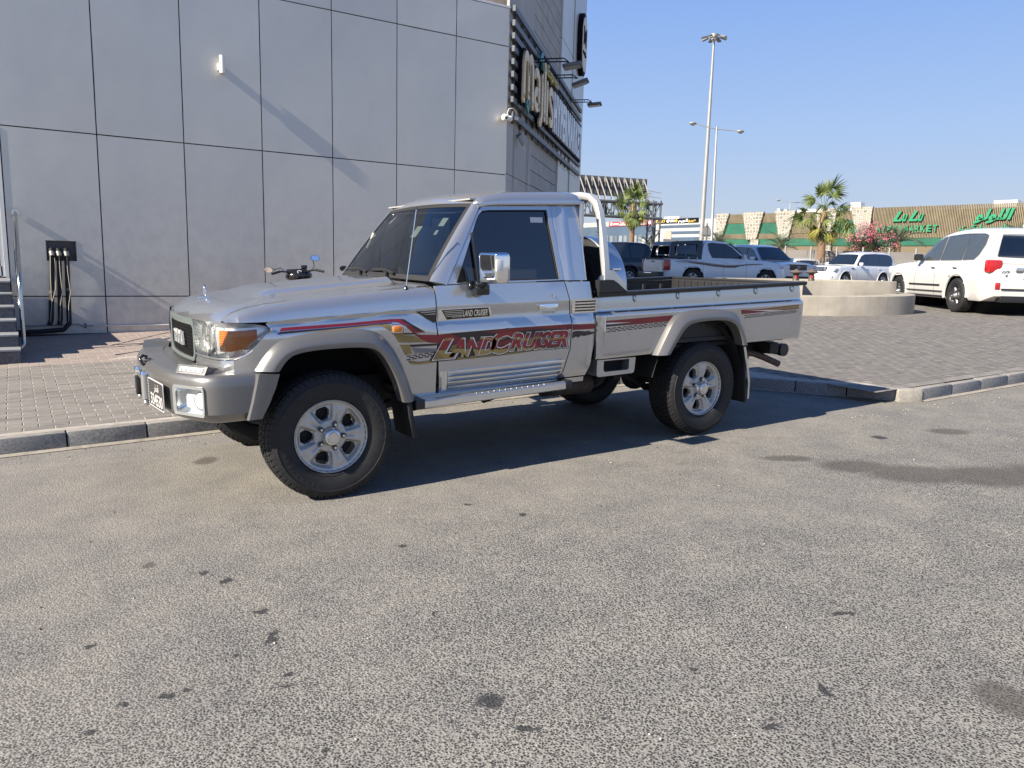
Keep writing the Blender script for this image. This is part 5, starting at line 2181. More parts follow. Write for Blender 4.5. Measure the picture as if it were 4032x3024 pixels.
for x, z in ((.005, .384), (3.158, .392)):
    ax = MB().cyl((x, .25, z), (x, 2 * YC - .25, z), .045, .045, 14)
    ax.sphere((x, YC + (.25 if x < 1 else 0), z), .13, 14, 10, sc=(1, .9, 1))
    ax.build('axle', M['chassis'], truck, smooth=50)
both('leaf_spring', lambda mb: [mb.tube([(2.55 + .02 * k, .40, .52 + .004 * k), (2.85, .40, .40 - .012 * k), (3.158, .40, .355 - .014 * k), (3.45, .40, .40 - .012 * k), (3.78 - .02 * k, .40, .54)], .012, 4) for k in range(4)], M['chassis'], 40)
both('spring_hanger', lambda mb: mb.cbox((2.53, .40, .54), (.07, .06, .14), .012), M['chassis'], 40)
both('radius_arm', lambda mb: mb.tube([(.05, .48, .36), (.5, .46, .44), (.95, .47, .52)], .03, 8), M['chassis'], 50)
mb = MB()
mb.cbox((1.55, YC, .50), (.75, .35, .22), .05)
mb.cbox((.75, YC, .55), (.7, .4, .25), .05)
mb.build('gearbox', M['chassis'], truck, smooth=40)
MB().tube([(.6, 1.0, .42), (1.8, 1.05, .42), (3.0, 1.1, .50)], .03, 8).build('prop_shaft', M['chassis'], truck, smooth=50)
MB().cbox((2.25, 1.15, .52), (.55, .5, .20), .04).build('fuel_tank', M['chassis'], truck, smooth=40)
MB().tube([(1.6, .62, .46), (2.1, .60, .42), (2.35, .60, .42)], .03, 8).cyl((1.95, .60, .43), (2.4, .60, .42), .085, .085, 16).build('silencer', plain('silencer_rust', (.07, .055, .045), .7, var=.3, vscale=20), truck, smooth=50)
FB = gring(2.04, 2.42, .574, .700, .018)
FH = gring(2.105, 2.355, .607, .690, .015)
both('filler_box', lambda mb: ringpanel(mb, FB, [(a, b) for a, b in zip([p[0] for p in resample_loop(FH, len(FB))], [p[1] for p in resample_loop(FH, len(FB))])], lambda x, z: (x, .034, z), INW, .08), M['silver'], 30) if False else None


def filler(mb):
    o = [(2.045, .700), (2.042, .60), (2.048, .580), (2.065, .574), (2.385, .580), (2.404, .586), (2.410, .61), (2.418, .700)]
    i = [(2.108, .690), (2.106, .632), (2.110, .614), (2.122, .608), (2.336, .609), (2.350, .616), (2.353, .632), (2.355, .692)]
    ringpanel(mb, o, i, lambda x, z: (x, .036, z), INW, .10)


both('filler_box', filler, M['silver'], 25)
both('filler_recess', lambda mb: mb.box((2.23, .13, .65), (.27, .02, .12)), M['well'], None)
# rear beam, tow gear and tail pipe
MB().tube([(4.50, .34, .60), (4.50, 2 * YC - .34, .60)], .052, 16).build('rear_beam', M['black_plastic'], truck, smooth=50)
both('beam_cap', lambda mb: mb.cyl((4.50, .30, .60), (4.50, .35, .60), .060, .060, 18), M['black_plastic'], 40)
both('beam_bracket', lambda mb: mb.cbox((4.30, .44, .615), (.40, .06, .11), .010), M['chassis'], 40)
MB().cbox((4.25, YC, .64), (.12, 1.3, .10), .01).build('cross_member', M['chassis'], truck, smooth=40)
MB().cbox((4.62, YC, .56), (.22, .06, .06), .008).sphere((4.72, YC, .63), .025, 12, 8).build('tow_ball', M['chassis'], truck, smooth=50)
MB().tube([(3.4, .36, .62), (3.95, .34, .612), (4.10, .32, .59), (4.22, .29, .545), (4.36, .25, .485)], .030, 12).build('tail_pipe', plain('pipe_rust', (.085, .06, .048), .6, metal=.3, var=.4, vscale=22), truck, smooth=50)

# --- aerial
an = empty('aerial', (.543, .088, 1.236), parent=truck)
MB().lathe([(.016, 0), (.014, .012), (.006, .026), (.004, .03)], 14, 'z').build('base', M['gloss_black'], an, smooth=50)
MB().cyl((0, 0, .02), (.078, 0, .50), .0042, .0034, 8).build('mast', M['chrome'], an, smooth=50)
MB().sphere((.0785, 0, .503), .006, 8, 6).build('tip', M['gloss_black'], an, smooth=50)

# --- cabin
mb = MB()
mb.cbox((.90, YC, 1.20), (.36, 1.42, .16), .05)
mb.cbox((.86, .46, 1.285), (.22, .34, .07), .03)
mb.build('dashboard', M['interior'], truck, smooth=40)
mb = MB()
mb.tube([(1.10 + .06 * math.sin(t * math.pi / 12) * -1, .46 + .18 * math.cos(t * math.pi / 12), 1.25 + .17 * math.sin(t * math.pi / 12)) for t in range(24)], .014, 8, closed=True)
mb.tube([(1.10, .30, 1.25), (1.08, .46, 1.24), (1.10, .62, 1.25)], .018, 6)
mb.tube([(1.08, .46, 1.24), (.9, .46, 1.17)], .03, 8)
mb.build('steering_wheel', M['interior'], truck, smooth=50)
for ys in (.46, 1.27):
    s_ = empty('seat', (1.45, ys, .85), parent=truck)
    MB().cbox((0, 0, .0), (.50, .50, .16), .05).build('cushion', M['seat'], s_, smooth=50)
    MB().cbox((.24, 0, .32), (.13, .48, .58), .05, rot=Matrix.Rotation(R(10), 3, 'Y')).build('seat_back', M['seat'], s_, smooth=50)
    MB().cbox((.31, 0, .70), (.10, .28, .18), .04).build('headrest', M['seat'], s_, smooth=50)
MB().box((1.40, YC, 1.822), (.66, 1.32, .01)).build('headliner', plain('headliner', (.34, .34, .33), .9), truck)
both('door_trim', lambda mb: mb.box((1.25, .085, .95), (.95, .02, .60)), M['interior'], None)
MB().cbox((1.06, YC, 1.69), (.03, .22, .07), .012).build('rear_view_mirror', M['gloss_black'], truck, smooth=40)
mb = MB().tube([(.93, 1.50, 1.62), (.91, 1.52, 1.56), (.88, 1.53, 1.50)], .013, 8)
mb.build('grab_handle', plain('handle_beige', (.5, .48, .42), .6), truck, smooth=60)
for (u, v, a, b) in ((.16, .76, .05, .055), (.165, .62, .025, .03), (.36, .63, .055, .075)):
    mb = MB()
    mb.add([ws(u - a / 2, v - b, .006), ws(u + a / 2, v - b, .006), ws(u + a / 2, v + b, .006), ws(u - a / 2, v + b, .006)], [(0, 1, 2, 3)])
    mb.build('windscreen_sticker', plain('sticker', (.45, .50, .47), .6), truck)
mb = MB()
mb.add([gy(1.518, 1.680, .014), gy(1.622, 1.682, .014), gy(1.622, 1.718, .014), gy(1.518, 1.716, .014)], [(0, 1, 2, 3)])
mb.build('window_sticker', plain('window_sticker', (.70, .66, .66), .6), doors[0])
mb = MB()
text_on(mb, 'AUTO TINT', lambda u, v: gy(1.615 + u, 1.306 + v, .014), width=.065, height=.013, bold=.01)
mb.add([gy(1.62, 1.325, .014), gy(1.675, 1.328, .014), gy(1.645, 1.345, .014)], [(0, 1, 2)])
if False:
    mb.build('tint_mark', M['d_gold'], doors[0])

# --- side graphics
dec = empty('side_graphic', (0, 0, 0), parent=truck)


def decal(name, poly, mat, off, fy=side_y, res=.08):
    mb = MB()
    panel(mb, poly, lambda x, z: (x, fy(x, z) - off, z), INW, res=(res, [.75, .80, .85, .9, .95, .965, .975, .985, 1.0, 1.02, 1.03, 1.04, 1.05, 1.06, 1.07]), thick=0, edge=0)
    return mb.build(name, M[mat], dec, smooth=40)


decal('stripe', [(-.276, 1.026), (-.258, 1.044), (.148, 1.055), (.406, 1.068), (.471, 1.067), (.459, 1.046), (.414, 1.051), (.147, 1.039)], 'd_red', .0015)
decal('stripe', [(-.291, 1.009), (-.273, 1.022), (.147, 1.036), (.414, 1.048), (.406, 1.042), (.147, 1.030)], 'd_black', .0015)
decal('stripe', [(-.287, 1.009), (.147, 1.028), (.30, 1.038), (.36, 1.037), (.40, 1.030), (.38, 1.024), (.286, 1.029), (.147, 1.022)], 'd_gold', .0015)
decal('stripe', [(.426, 1.066), (.47, 1.067), (.518, 1.033), (.564, 1.000), (.635, .976), (.548, .977), (.497, 1.022), (.45, 1.048)], 'd_red', .0016)
decal('stripe', [(.465, 1.067), (.492, 1.064), (.549, 1.027), (.635, .979), (.568, .996), (.518, 1.030)], 'd_black', .0022)
decal('stripe', [(.33, 1.036), (.37, 1.040), (.426, 1.030), (.486, .985), (.504, .919), (.452, .922), (.425, .965), (.39, 1.00)], 'd_gold', .0015)
decal('stripe', [(.486, .967), (.556, .960), (.642, .914), (.508, .918)], 'd_gold', .0015)
decal('stripe', [(.556, .965), (.713, .957), (.713, .905), (.65, .911), (.603, .936)], 'd_red', .0019)
decal('stripe', [(.486, .980), (.564, .976), (.60, .966), (.49, .969)], 'd_black', .0015)
decal('stripe', [(.456, .909), (.524, .905), (.546, .846), (.495, .842)], 'd_gold', .0015)
decal('stripe', [(.524, .905), (.713, .902), (.713, .890), (.535, .888)], 'd_black', .0015)
decal('stripe', [(.536, .884), (.713, .868), (.713, .851), (.562, .845)], 'd_grey', .0015)
decal('stripe', [(.518, .803), (.553, .800), (.593, .790), (.713, .797), (.713, .781), (.609, .776), (.553, .779), (.53, .785)], 'd_gold', .0015)


def tread_print(x0, z0, x1, z1, h, nrow, pitch, fy, dense=1.0, ragged=0.0, seed=1):
    """tyre-tread print: rows of slanted bars"""
    rg = random.Random(seed)
    mb = MB()
    L = x1 - x0
    n_ = int(L / pitch)
    rh = h / nrow
    for r in range(nrow):
        for k in range(n_):
            u = (k + .5 * (r % 2)) * pitch
            if u + pitch * .9 > L or rg.random() > dense - ragged * r / nrow:
                continue
            zb = z0 + (z1 - z0) * u / L + r * rh
            x = x0 + u
            w = pitch * .86
            pts = [(x, zb + rh * .12), (x + w * .8, zb + rh * .16), (x + w, zb + rh * .72), (x + w * .2, zb + rh * .68)]
            mb.add([(a, fy(a, b) - .0016, b) for a, b in pts], [(0, 1, 2, 3)])
    return mb.build('tread_print', M['d_black'], dec)


tread_print(.50, .806, .713, .822, .034, 3, .042, side_y, seed=2)
decal('print_base', [(.713, .957), (.826, .963), (1.288, .976), (1.778, .981), (1.779, .945), (1.75, .945), (1.70, .87), (1.60, .83), (1.4, .822), (1.1, .808), (.825, .802), (.728, .80)], 'd_black', .0013, res=.12)
for x in (0,):
    decal('stripe', [(.713, .957), (.80, .961), (.97, .90), (.86, .885), (.713, .906)], 'd_red', .0017)
    decal('stripe', [(.75, .88), (1.05, .90), (1.35, .955), (1.20, .90), (.95, .852), (.74, .842)], 'd_gold', .0017)
    decal('stripe', [(1.05, .955), (1.288, .974), (1.778, .979), (1.778, .947), (1.50, .962), (1.25, .945)], 'd_red', .0017)
    decal('stripe', [(1.0, .862), (1.3, .905), (1.66, .935), (1.55, .89), (1.2, .84)], 'd_red', .0017)
    decal('stripe', [(1.25, .872), (1.55, .915), (1.68, .92), (1.62, .868), (1.4, .84)], 'd_gold', .0019)
    decal('stripe', [(.728, .80), (.961, .805), (1.245, .812), (1.60, .826), (1.547, .812), (1.245, .795), (.961, .787), (.730, .785)], 'd_gold', .0019)
BASEZ = lambda x: .812 + .004 * (x - .7)


def big_word(mb, bold, off, word_pos):
    """the layers of a word share one scale so that outline and fill stay concentric"""
    for word, x0, w, h, hb in word_pos:
        w0 = text2d(word, .02, .42)[2]
        v, f, wb = text2d(word, bold, .42)
        sx = w / w0
        db = (bold - .02) / .73
        mb.add([(x0 + (p[0] - db) * sx, side_y(1.2, .88) - off, BASEZ(x0) + hb + p[1] * h) for p in v], f)


WP = [('L', .690, .150, .142, -.004), ('AND', .800, .345, .108, .004), ('C', 1.118, .170, .146, .004), ('RUISER', 1.262, .485, .112, .012)]
mb = MB()
big_word(mb, .105, .0030, WP)
mb.build('lettering_shadow', M['d_black'], dec)
mb = MB()
big_word(mb, .075, .0036, WP)
mb.build('lettering_outline', M['d_white'], dec)
mb = MB()
big_word(mb, .050, .0042, WP)
mb.build('lettering', M['d_fill'], dec)
decal('stripe', [(1.790, .978), (1.990, .973), (1.990, .938), (1.790, .938)], 'd_red', .0015, res=.05)
tread_print(1.790, .885, 1.985, .897, .036, 3, .040, side_y, seed=3)
decal('splatter', [(1.790, .925), (1.83, .93), (1.99, .915), (1.985, .905), (1.95, .896), (1.93, .905), (1.90, .888), (1.87, .899), (1.84, .880), (1.82, .892), (1.790, .876)], 'd_black', .0015, res=.05)
decal('stripe', [(2.106, .989), (2.77, 1.006), (2.745, .961), (2.411, .951), (2.108, .947)], 'd_red', .0015, bed_y)
decal('stripe', [(2.106, .975), (2.35, .968), (2.106, .962)], 'd_white', .0022, bed_y)
decal('stripe', [(2.106, .962), (2.40, .962), (2.108, .945)], 'd_black', .0020, bed_y)
tread_print(2.108, .902, 2.745, .926, .036, 3, .052, bed_y, .97, seed=4)
decal('stripe', [(3.555, .986), (3.545, 1.022), (3.812, 1.024), (4.287, 1.044), (4.289, 1.010), (3.881, .998)], 'd_red', .0015, bed_y)
decal('stripe', [(3.70, 1.010), (4.05, 1.028), (4.287, 1.036), (4.287, 1.018), (4.0, 1.008)], 'd_gold', .0020, bed_y)
decal('stripe', [(3.60, 1.020), (3.95, 1.008), (4.1, 1.004), (3.90, 1.0)], 'd_white', .0024, bed_y)
tread_print(3.585, .950, 4.290, .974, .032, 3, .052, bed_y, .97, seed=5)

# ------------------------------------------------------------------ the place behind the truck
def gz(x, y):
    return zg(x, y) + .118


# --- two-tier concrete planter
M['concrete'] = None


def concrete_mat():
    t = NT('cast_concrete')
    p = t.pos('pos')
    a = t.noise(p, 1.6, 5, .65)
    col = t.ramp(a, [(.3, (.30, .27, .225)), (.55, (.385, .352, .30)), (.75, (.44, .408, .355))])
    mp = t.n('Mapping')
    t.l(p, mp.inputs['Vector'])
    mp.inputs['Scale'].default_value = (5, 5, .45)
    dr_ = t.ramp(t.noise(mp.outputs[0], 1.0, 4, .6), [(.52, (0, 0, 0)), (.72, (1, 1, 1))])
    col = t.mix(t.math('MULTIPLY', dr_, .45), col, (.24, .215, .19))
    t.set(col=col, rough=.9, spec=.25)
    t.bump(t.noise(p, 40, 4, .7), .4, .01)
    return t.m


M['concrete'] = concrete_mat()
PLN = [(12.4, 13.0), (13.4, 11.75), (14.63, 10.80), (15.2, 10.42), (15.73, 10.17), (16.3, 9.99), (16.85, 9.92), (17.35, 9.95), (17.75, 10.10), (18.1, 10.42), (18.3, 10.9), (18.25, 11.5), (17.8, 12.3), (16.8, 13.4), (15.4, 14.3), (13.6, 14.6), (12.6, 14.2)]
cxp, cyp = 15.6, 12.3
pln = empty('concrete_planter', (cxp, cyp, gz(cxp, cyp)))
tag(pln, 'two-tier curved concrete planter behind the pickup bed', 'planter')


def tier(pts, z0, z1, wall, name):
    zb = lambda x, y: gz(x, y) - gz(cxp, cyp)
    inn = [(cxp + (x - cxp) * wall, cyp + (y - cyp) * wall) for x, y in pts]
    mb = MB()
    rel = lambda p, z: (p[0] - cxp, p[1] - cyp, zb(*p) + z)
    L = [[rel(p, z0) for p in pts], [rel(p, z1 - .012) for p in pts], [rel((cxp + (p[0] - cxp) * .995, cyp + (p[1] - cyp) * .995), z1) for p in pts], [rel(p, z1) for p in inn], [rel(p, z1 - .12) for p in inn]]
    mb.grid(L, closed=True)
    mb.build(name, M['concrete'], pln, smooth=25)
    return inn


def dense(pts):
    q = pts + [pts[0]]
    for _ in range(2):
        r = []
        for a, b in zip(q, q[1:]):
            r += [(a[0] * .75 + b[0] * .25, a[1] * .75 + b[1] * .25), (a[0] * .25 + b[0] * .75, a[1] * .25 + b[1] * .75)]
        q = r + [r[0]]
    return q[:-1]


low = dense(PLN)
i1 = tier(low, -.05, .445, .80, 'lower_wall')
MB().add([(x - cxp, y - cyp, gz(x, y) - gz(cxp, cyp) + .36) for x, y in i1], [tuple(range(len(i1)))]).build('soil', plain('soil', (.12, .09, .06), .95, var=.3, vscale=6, coord='pos'), pln)
UP = [(13.6, 13.3), (14.2, 12.3), (15.75, 11.35), (16.6, 10.85), (17.25, 10.52), (17.52, 10.48), (17.6, 10.75), (17.2, 11.8), (16.3, 12.9), (15.0, 13.7)]
i2 = tier(UP, .30, .735, .86, 'upper_wall')
MB().add([(x - cxp, y - cyp, gz(x, y) - gz(cxp, cyp) + .66) for x, y in i2], [tuple(range(len(i2)))]).build('soil', plain('soil_top', (.13, .10, .07), .95, var=.3, vscale=6, coord='pos'), pln)
MB().box((15.2 - cxp, 11.35 - cyp, .36), (.9, .06, .62), rot=Matrix.Rotation(R(35), 3, 'Z')).build('side_wall', M['concrete'], pln)
for nm, (x, y) in (('left', (16.15, 12.25)), ('right', (16.72, 12.23))):
    pt = empty('garden_lantern', (x, y, gz(x, y) + .70))
    tag(pt, 'squat brown mushroom-shaped garden lantern, the %s one of two on the planter' % nm, 'lantern', 'lanterns on the planter')
    MB().lathe([(.0, 0), (.085, 0), (.075, .05), (.062, .14), (.075, .17)], 20, 'z').build('stem', plain('lantern_brown', (.10, .075, .06), .5), pt, smooth=50)
    MB().lathe([(.07, .165), (.14, .185), (.155, .205), (.12, .235), (.05, .26), (.02, .285), (0, .29)], 24, 'z').build('cap', plain('lantern_cap', (.13, .105, .085), .5), pt, smooth=40)
    MB().box((-.05, -.055, .09), (.035, .035, .06)).build('red_lens', plain('red_lens', (.55, .02, .03), .2, coat=.5), pt)

# --- vehicles
M['white_car'] = paint_mat('white_car_paint', (.60, .59, .565), .0, .25, .8)  # car white darkened in its colour to hold back clipping in full sun
M['white_car2'] = paint_mat('white_paint_shade_lift', (.82, .83, .84), .0, .25, .8)  # same car white, raised in its colour to brighten bodies standing in shade
M['pearl_car'] = paint_mat('pearl_car_paint', (.70, .72, .74), .15, .25, .8)
M['black_car'] = paint_mat('black_car_paint', (.010, .012, .016), .0, .2, .9)
M['car_glass'] = plain('car_window', (.012, .018, .028), .04, spec=.7, coat=.6)
M['car_trim'] = plain('car_black_trim', (.015, .015, .017), .45)
M['tail_red2'] = plain('tail_lamp_red', (.42, .012, .015), .15, coat=.7)
M['lamp_white'] = plain('lamp_glass', (.70, .73, .76), .12, coat=.7)
M['plate_white'] = plain('plate_white', (.75, .75, .75), .4)


def vehicle(name, label, cat, loc, az, s, paint, group=None):
    """x forward from the rear axle, y left, z up"""
    car = empty(name, (loc[0], loc[1], gz(loc[0], loc[1])), (0, 0, R(90 - az)))
    tag(car, label, cat, group)
    W = s['W'] / 2
    WB = s['WB']
    RW = s.get('RW', .39)
    x0, x1 = s['x0'], s['x1']
    ztop = lambda x: lin(x, s['top'])
    zbot = lambda x: lin(x, [(x0, .42), (x0 + .25, .30), (x1 - .3, .30), (x1, .40)])

    def wid(x):
        e0, e1 = (x - x0), (x1 - x)
        return W * (1 - .16 * max(0, 1 - e0 / .35) ** 2 - .22 * max(0, 1 - e1 / .55) ** 2)
    xs_ = []
    x = x0
    while x < x1 + 1e-6:
        xs_.append(x)
        x += .055
    if x1 - xs_[-1] > .01:
        xs_.append(x1)
    sec = lambda x: [(.60, 0), (.93, .0), (.965, .06), (.985, .22), (1.0, .42), (.995, .62), (.975, .80), (.955, .92), (.90, .985), (.62, 1.0), (0.0, 1.02)]
    rows = []
    for x in xs_:
        w, a, b = wid(x), zbot(x), ztop(x)
        half = [(f * w, a + (b - a) * g if g <= 1 else b + (g - 1) * 1.0 + .0) for f, g in sec(x)]
        rows.append([(x, y, z) for y, z in half] + [(x, -y, z) for y, z in reversed(half[:-1])])
    v = [p for r in rows for p in r]
    n = len(rows[0])
    fs = []
    AR = s.get('AR', RW + .085)
    for k in range(len(rows) - 1):
        for i in range(n - 1):
            q = (k * n + i, k * n + i + 1, (k + 1) * n + i + 1, (k + 1) * n + i)
            c = sum((Vector(v[j]) for j in q), Vector()) / 4
            if abs(c.y) > W * .5 and c.z < ztop(c.x) - .05 and any((c.x - ax) ** 2 + (c.z - RW) ** 2 < AR ** 2 for ax in (0, WB)):
                continue
            fs.append(q)
    fs.append(tuple(range(n)))
    fs.append(tuple(range(len(v) - 1, len(v) - n - 1, -1)))
    mb = MB().add(v, fs)
    body = mb.build('body', paint, car, smooth=38)
    mb = MB()
    for ax in (0, WB):
        mb.lathe([(0, -W * .55), (AR + .05, -W * .55), (AR + .05, W * .55), (0, W * .55)], 24, 'y', (ax, 0, RW))
    mb.box(((x0 + x1) / 2, 0, .42), ((x1 - x0) * .9, W * 1.5, .22))
    mb.build('underbody', M['well'], car)
    for sg in (1, -1):
        for ax in (0, WB):
            mb = MB()
            pts = [(ax + (AR + .004) * math.cos(R(t)), sg * (wid(ax) * .985), RW + (AR + .004) * math.sin(R(t))) for t in range(-8, 189, 12)]
            mb.tube(pts, .030, 6)
            mb.build('wheel_arch', paint if not s.get('black_arch') else M['car_trim'], body, smooth=50)
            w = empty('wheel', (ax, sg * (W - .025), RW), (0, 0, 0 if sg < 0 else math.pi), parent=car)
            for nm, me in WM:
                if nm in ('tyre', 'rim', 'hub_cap'):
                    o = bpy.data.objects.new(nm, s.get('rim', me) if nm == 'rim' else me)
                    COL.objects.link(o)
                    o.parent = w
                    o.rotation_euler = (0, random.uniform(0, 1.2), 0)
                    o.scale = (RW / .385,) * 3
    # greenhouse
    G = s['green']                       # roof line (x,z) from front base to rear base
    zb = s['belt']
    hw = lambda z: W * (.93 - .30 * max(0, (z - zb)))
    rows = []
    for x, z in resample(G, 34):
        y = hw(z)
        zb_ = min(zb - .05, z - .001)
        c = [(y * 0, z + .02), (y * .55, z + .014), (y * .84, z), (y * .95, z - .025), (y * .99, z - .055)] if z > zb + .12 else [(0, z), (y * .55, z), (y * .84, z), (y * .95, z - .004), (y * .99, z - .008)]
        lowr = (hw(zb_), zb_)
        rows.append([(x, yy, zz) for yy, zz in c] + [(x, lowr[0], zb_)])
    full_ = [r + [] for r in rows]
    mb = MB()
    mb.grid(full_)
    mb.grid([[(p[0], -p[1], p[2]) for p in r] for r in full_])
    cabin = mb.build('cabin', paint, car, smooth=35)
    roofz = lambda x: lin(x, sorted(G))
    for sg in (1, -1):
        if 'band' in s:
            mb = MB()
            panel(mb, s['band'], lambda x, z: (x, sg * (hw(z) * .99 + .012), z), (0, -sg, 0), res=(.3, .1), thick=.02, edge=0)
            mb.build('window_surround', M['car_glass'] if s.get('glass') is None else M['car_trim'], cabin)
        for poly in s['side_win']:
            mb = MB()
            panel(mb, poly, lambda x, z: (x, sg * (hw(z) * .99 + .006 + .012), z), (0, -sg, 0), res=(.3, .1), thick=.02, edge=0)
            mb.build('side_window', s.get('glass', M['car_glass']), cabin)
        for xd in s.get('door_lines', []):
            mb = MB()
            mb.grid([[(xd - .004, sg * (wid(xd) * lin(t, [(0, .965), (.42, 1.0), (.62, .995), (.92, .955)]) + .003), zbot(xd) + (ztop(xd) - zbot(xd)) * t) for t in (.1, .3, .42, .62, .8, .92)], [(xd + .004, sg * (wid(xd) * lin(t, [(0, .965), (.42, 1.0), (.62, .995), (.92, .955)]) + .003), zbot(xd) + (ztop(xd) - zbot(xd)) * t) for t in (.1, .3, .42, .62, .8, .92)]])
            mb.build('door_gap', M['car_trim'], body)
        for xh in s.get('handles', []):
            MB().cbox((xh, sg * (W * .985), zb - .14), (.17, .035, .03), .008).build('door_handle', s.get('handle_mat', paint), body, smooth=40)
        xm = s.get('mirror')
        if xm:
            MB().cbox((xm, sg * (W * .93 + .13), zb + .10), (.12, .20, .16), .04).build('wing_mirror', s.get('mirror_mat', paint), car, smooth=45)
    for nm in ('front_glass', 'rear_glass'):
        if nm in s:
            (xa, za), (xb, zb2) = s[nm]
            ya, yb = hw(za) * .88, hw(zb2) * .84
            d = .012 if nm == 'front_glass' else -.012
            nx = Vector((zb2 - za, 0, -(xb - xa))).normalized()
            if (nx.x > 0) != (nm == 'front_glass'):
                nx = -nx
            mb = MB()
            mb.grid([[Vector((xa, ya * t, za)) + nx * (.050 + .03 * (1 - t * t)) for t in (-1, -.6, 0, .6, 1)], [Vector((xb, yb * t, zb2)) + nx * (.045 + .03 * (1 - t * t)) for t in (-1, -.6, 0, .6, 1)]])
            mb.build('windscreen' if nm == 'front_glass' else 'rear_window', s.get('glass', M['car_glass']), cabin, smooth=40)
    # ends
    zf, zr = ztop(x1), ztop(x0)
    for sg in (1, -1):
        for (nm, x, y, z, d, mt) in s.get('lamps', []):
            MB().cbox((x, sg * y, z), d, min(d) * .3).build(nm, mt, car, smooth=40)
    for (nm, x, y, z, d, mt) in s.get('extras', []):
        MB().cbox((x, y, z), d, min(min(d) * .3, .03)).build(nm, mt, car, smooth=40)
    return car


SUV = dict(W=1.97, WB=2.85, x0=-1.20, x1=3.74, belt=1.14,
           top=[(-1.20, .95), (-1.16, 1.10), (-1.0, 1.14), (2.1, 1.14), (2.6, 1.13), (3.2, 1.08), (3.55, 1.00), (3.72, .88), (3.74, .80)],
           green=[(2.12, 1.12), (1.75, 1.40), (1.38, 1.69), (1.20, 1.775), (.8, 1.845), (.2, 1.875), (-.5, 1.86), (-.82, 1.825), (-.95, 1.76), (-1.04, 1.55), (-1.12, 1.25), (-1.16, 1.10)],
           front_glass=((2.05, 1.17), (1.36, 1.70)), rear_glass=((-1.10, 1.24), (-.96, 1.70)),
           side_win=[[(1.93, 1.175), (1.34, 1.62), (1.10, 1.715), (1.0, 1.73), (.98, 1.175)], [(.93, 1.175), (.93, 1.735), (.3, 1.765), (.02, 1.765), (.0, 1.175)], [(-.05, 1.175), (-.03, 1.762), (-.55, 1.745), (-.70, 1.70), (-.72, 1.50), (-.62, 1.28), (-.5, 1.185)]],
           door_lines=[.98, -.02, 1.95], handles=[1.10, .12], mirror=1.72)
LC = dict(SUV)
RIM2 = WM[3][1].copy()
RIM2.materials.clear()
RIM2.materials.append(plain('dark_alloy', (.10, .10, .105), .35, metal=.7))
LC['rim'] = RIM2
LC['glass'] = glass('suv_glass', (.33, .36, .38), base=.05)
LC['mirror_mat'] = M['car_trim']
LC['handle_mat'] = M['chrome']
LC['lamps'] = [('tail_lamp', -1.085, .80, 1.04, (.20, .30, .28), M['tail_red2']), ('fog_reflector', -1.20, .73, .63, (.03, .10, .14), M['tail_red2']), ('headlamp', 3.45, .78, .93, (.34, .30, .20), M['lamp_white']),
               ('side_strip', 1.45, .988, .60, (1.5, .03, .035), M['car_trim']), ('running_board', 1.45, .96, .34, (1.7, .08, .04), M['car_trim']), ('sill_trim', 1.45, .985, .46, (1.75, .03, .02), M['car_trim'])]
LC['extras'] = [('tailgate_trim', -1.225, 0, .98, (.04, .80, .075), M['chrome']), ('number_plate', -1.225, .02, .86, (.02, .42, .12), M['plate_white']), ('bumper_gap', -1.215, 0, .565, (.03, 1.3, .03), M['car_trim']),
                ('diffuser', -1.12, 0, .36, (.2, 1.3, .14), M['car_trim']), ('roof_antenna', -.75, 0, 1.905, (.16, .08, .07), M['white_car']), ('grille', 3.72, 0, .86, (.06, 1.0, .22), M['chrome'])]
lc = vehicle('parked_suv', 'large white off-road wagon with red tail lamps driving past at the right edge', 'suv', (19.01 + .55, 9.84 - .78, 0), 34.5, LC, M['white_car'])
lc.location = (19.01 + .962 * math.cos(R(34.5)), 9.84 - .962 * math.sin(R(34.5)), .53)
lc.name = 'white_suv'
lc.scale = (1.04, 1.04, 1.065)
mb = MB()
text_solid(mb, 'VXR', (-1.205, .70, .90), (0, -1, 0), (0, 0, 1), (-1, 0, 0), .01, width=.20, height=.055)
text_solid(mb, 'S', (-1.205, .60, .83), (0, -1, 0), (0, 0, 1), (-1, 0, 0), .01, width=.06, height=.045)
text_solid(mb, 'LAND CRUISER', (-1.246, .34, .965), (0, -1, 0), (0, 0, 1), (-1, 0, 0), .006, width=.68, height=.045)
mb.build('badge', M['satin'], lc)
M['cream'] = plain('cream_leather', (.55, .48, .34), .6)
for xs2, ys2 in ((1.25, .42), (1.25, -.42), (.35, .45), (.35, -.45), (-.45, .40), (-.45, -.40)):
    st_ = MB().cbox((xs2, ys2, 1.10), (.14, .46, .62), .05).cbox((xs2 - .04, ys2, 1.50), (.10, .26, .20), .04)
    st_.build('seat', M['cream'], lc, smooth=50)
MB().tube([(1.62, .42 + .18 * math.cos(t * math.pi / 10), 1.20 + .17 * math.sin(t * math.pi / 10)) for t in range(20)], .016, 6, closed=True).build('steering_wheel', M['cream'], lc, smooth=60)
MB().cbox((1.9, 0, 1.10), (.3, 1.6, .14), .04).build('dashboard', M['interior'], lc, smooth=40)
# a driver's forearm resting on the sill
dv = empty('person', (0, 0, 0))
dv.matrix_world = lc.matrix_world


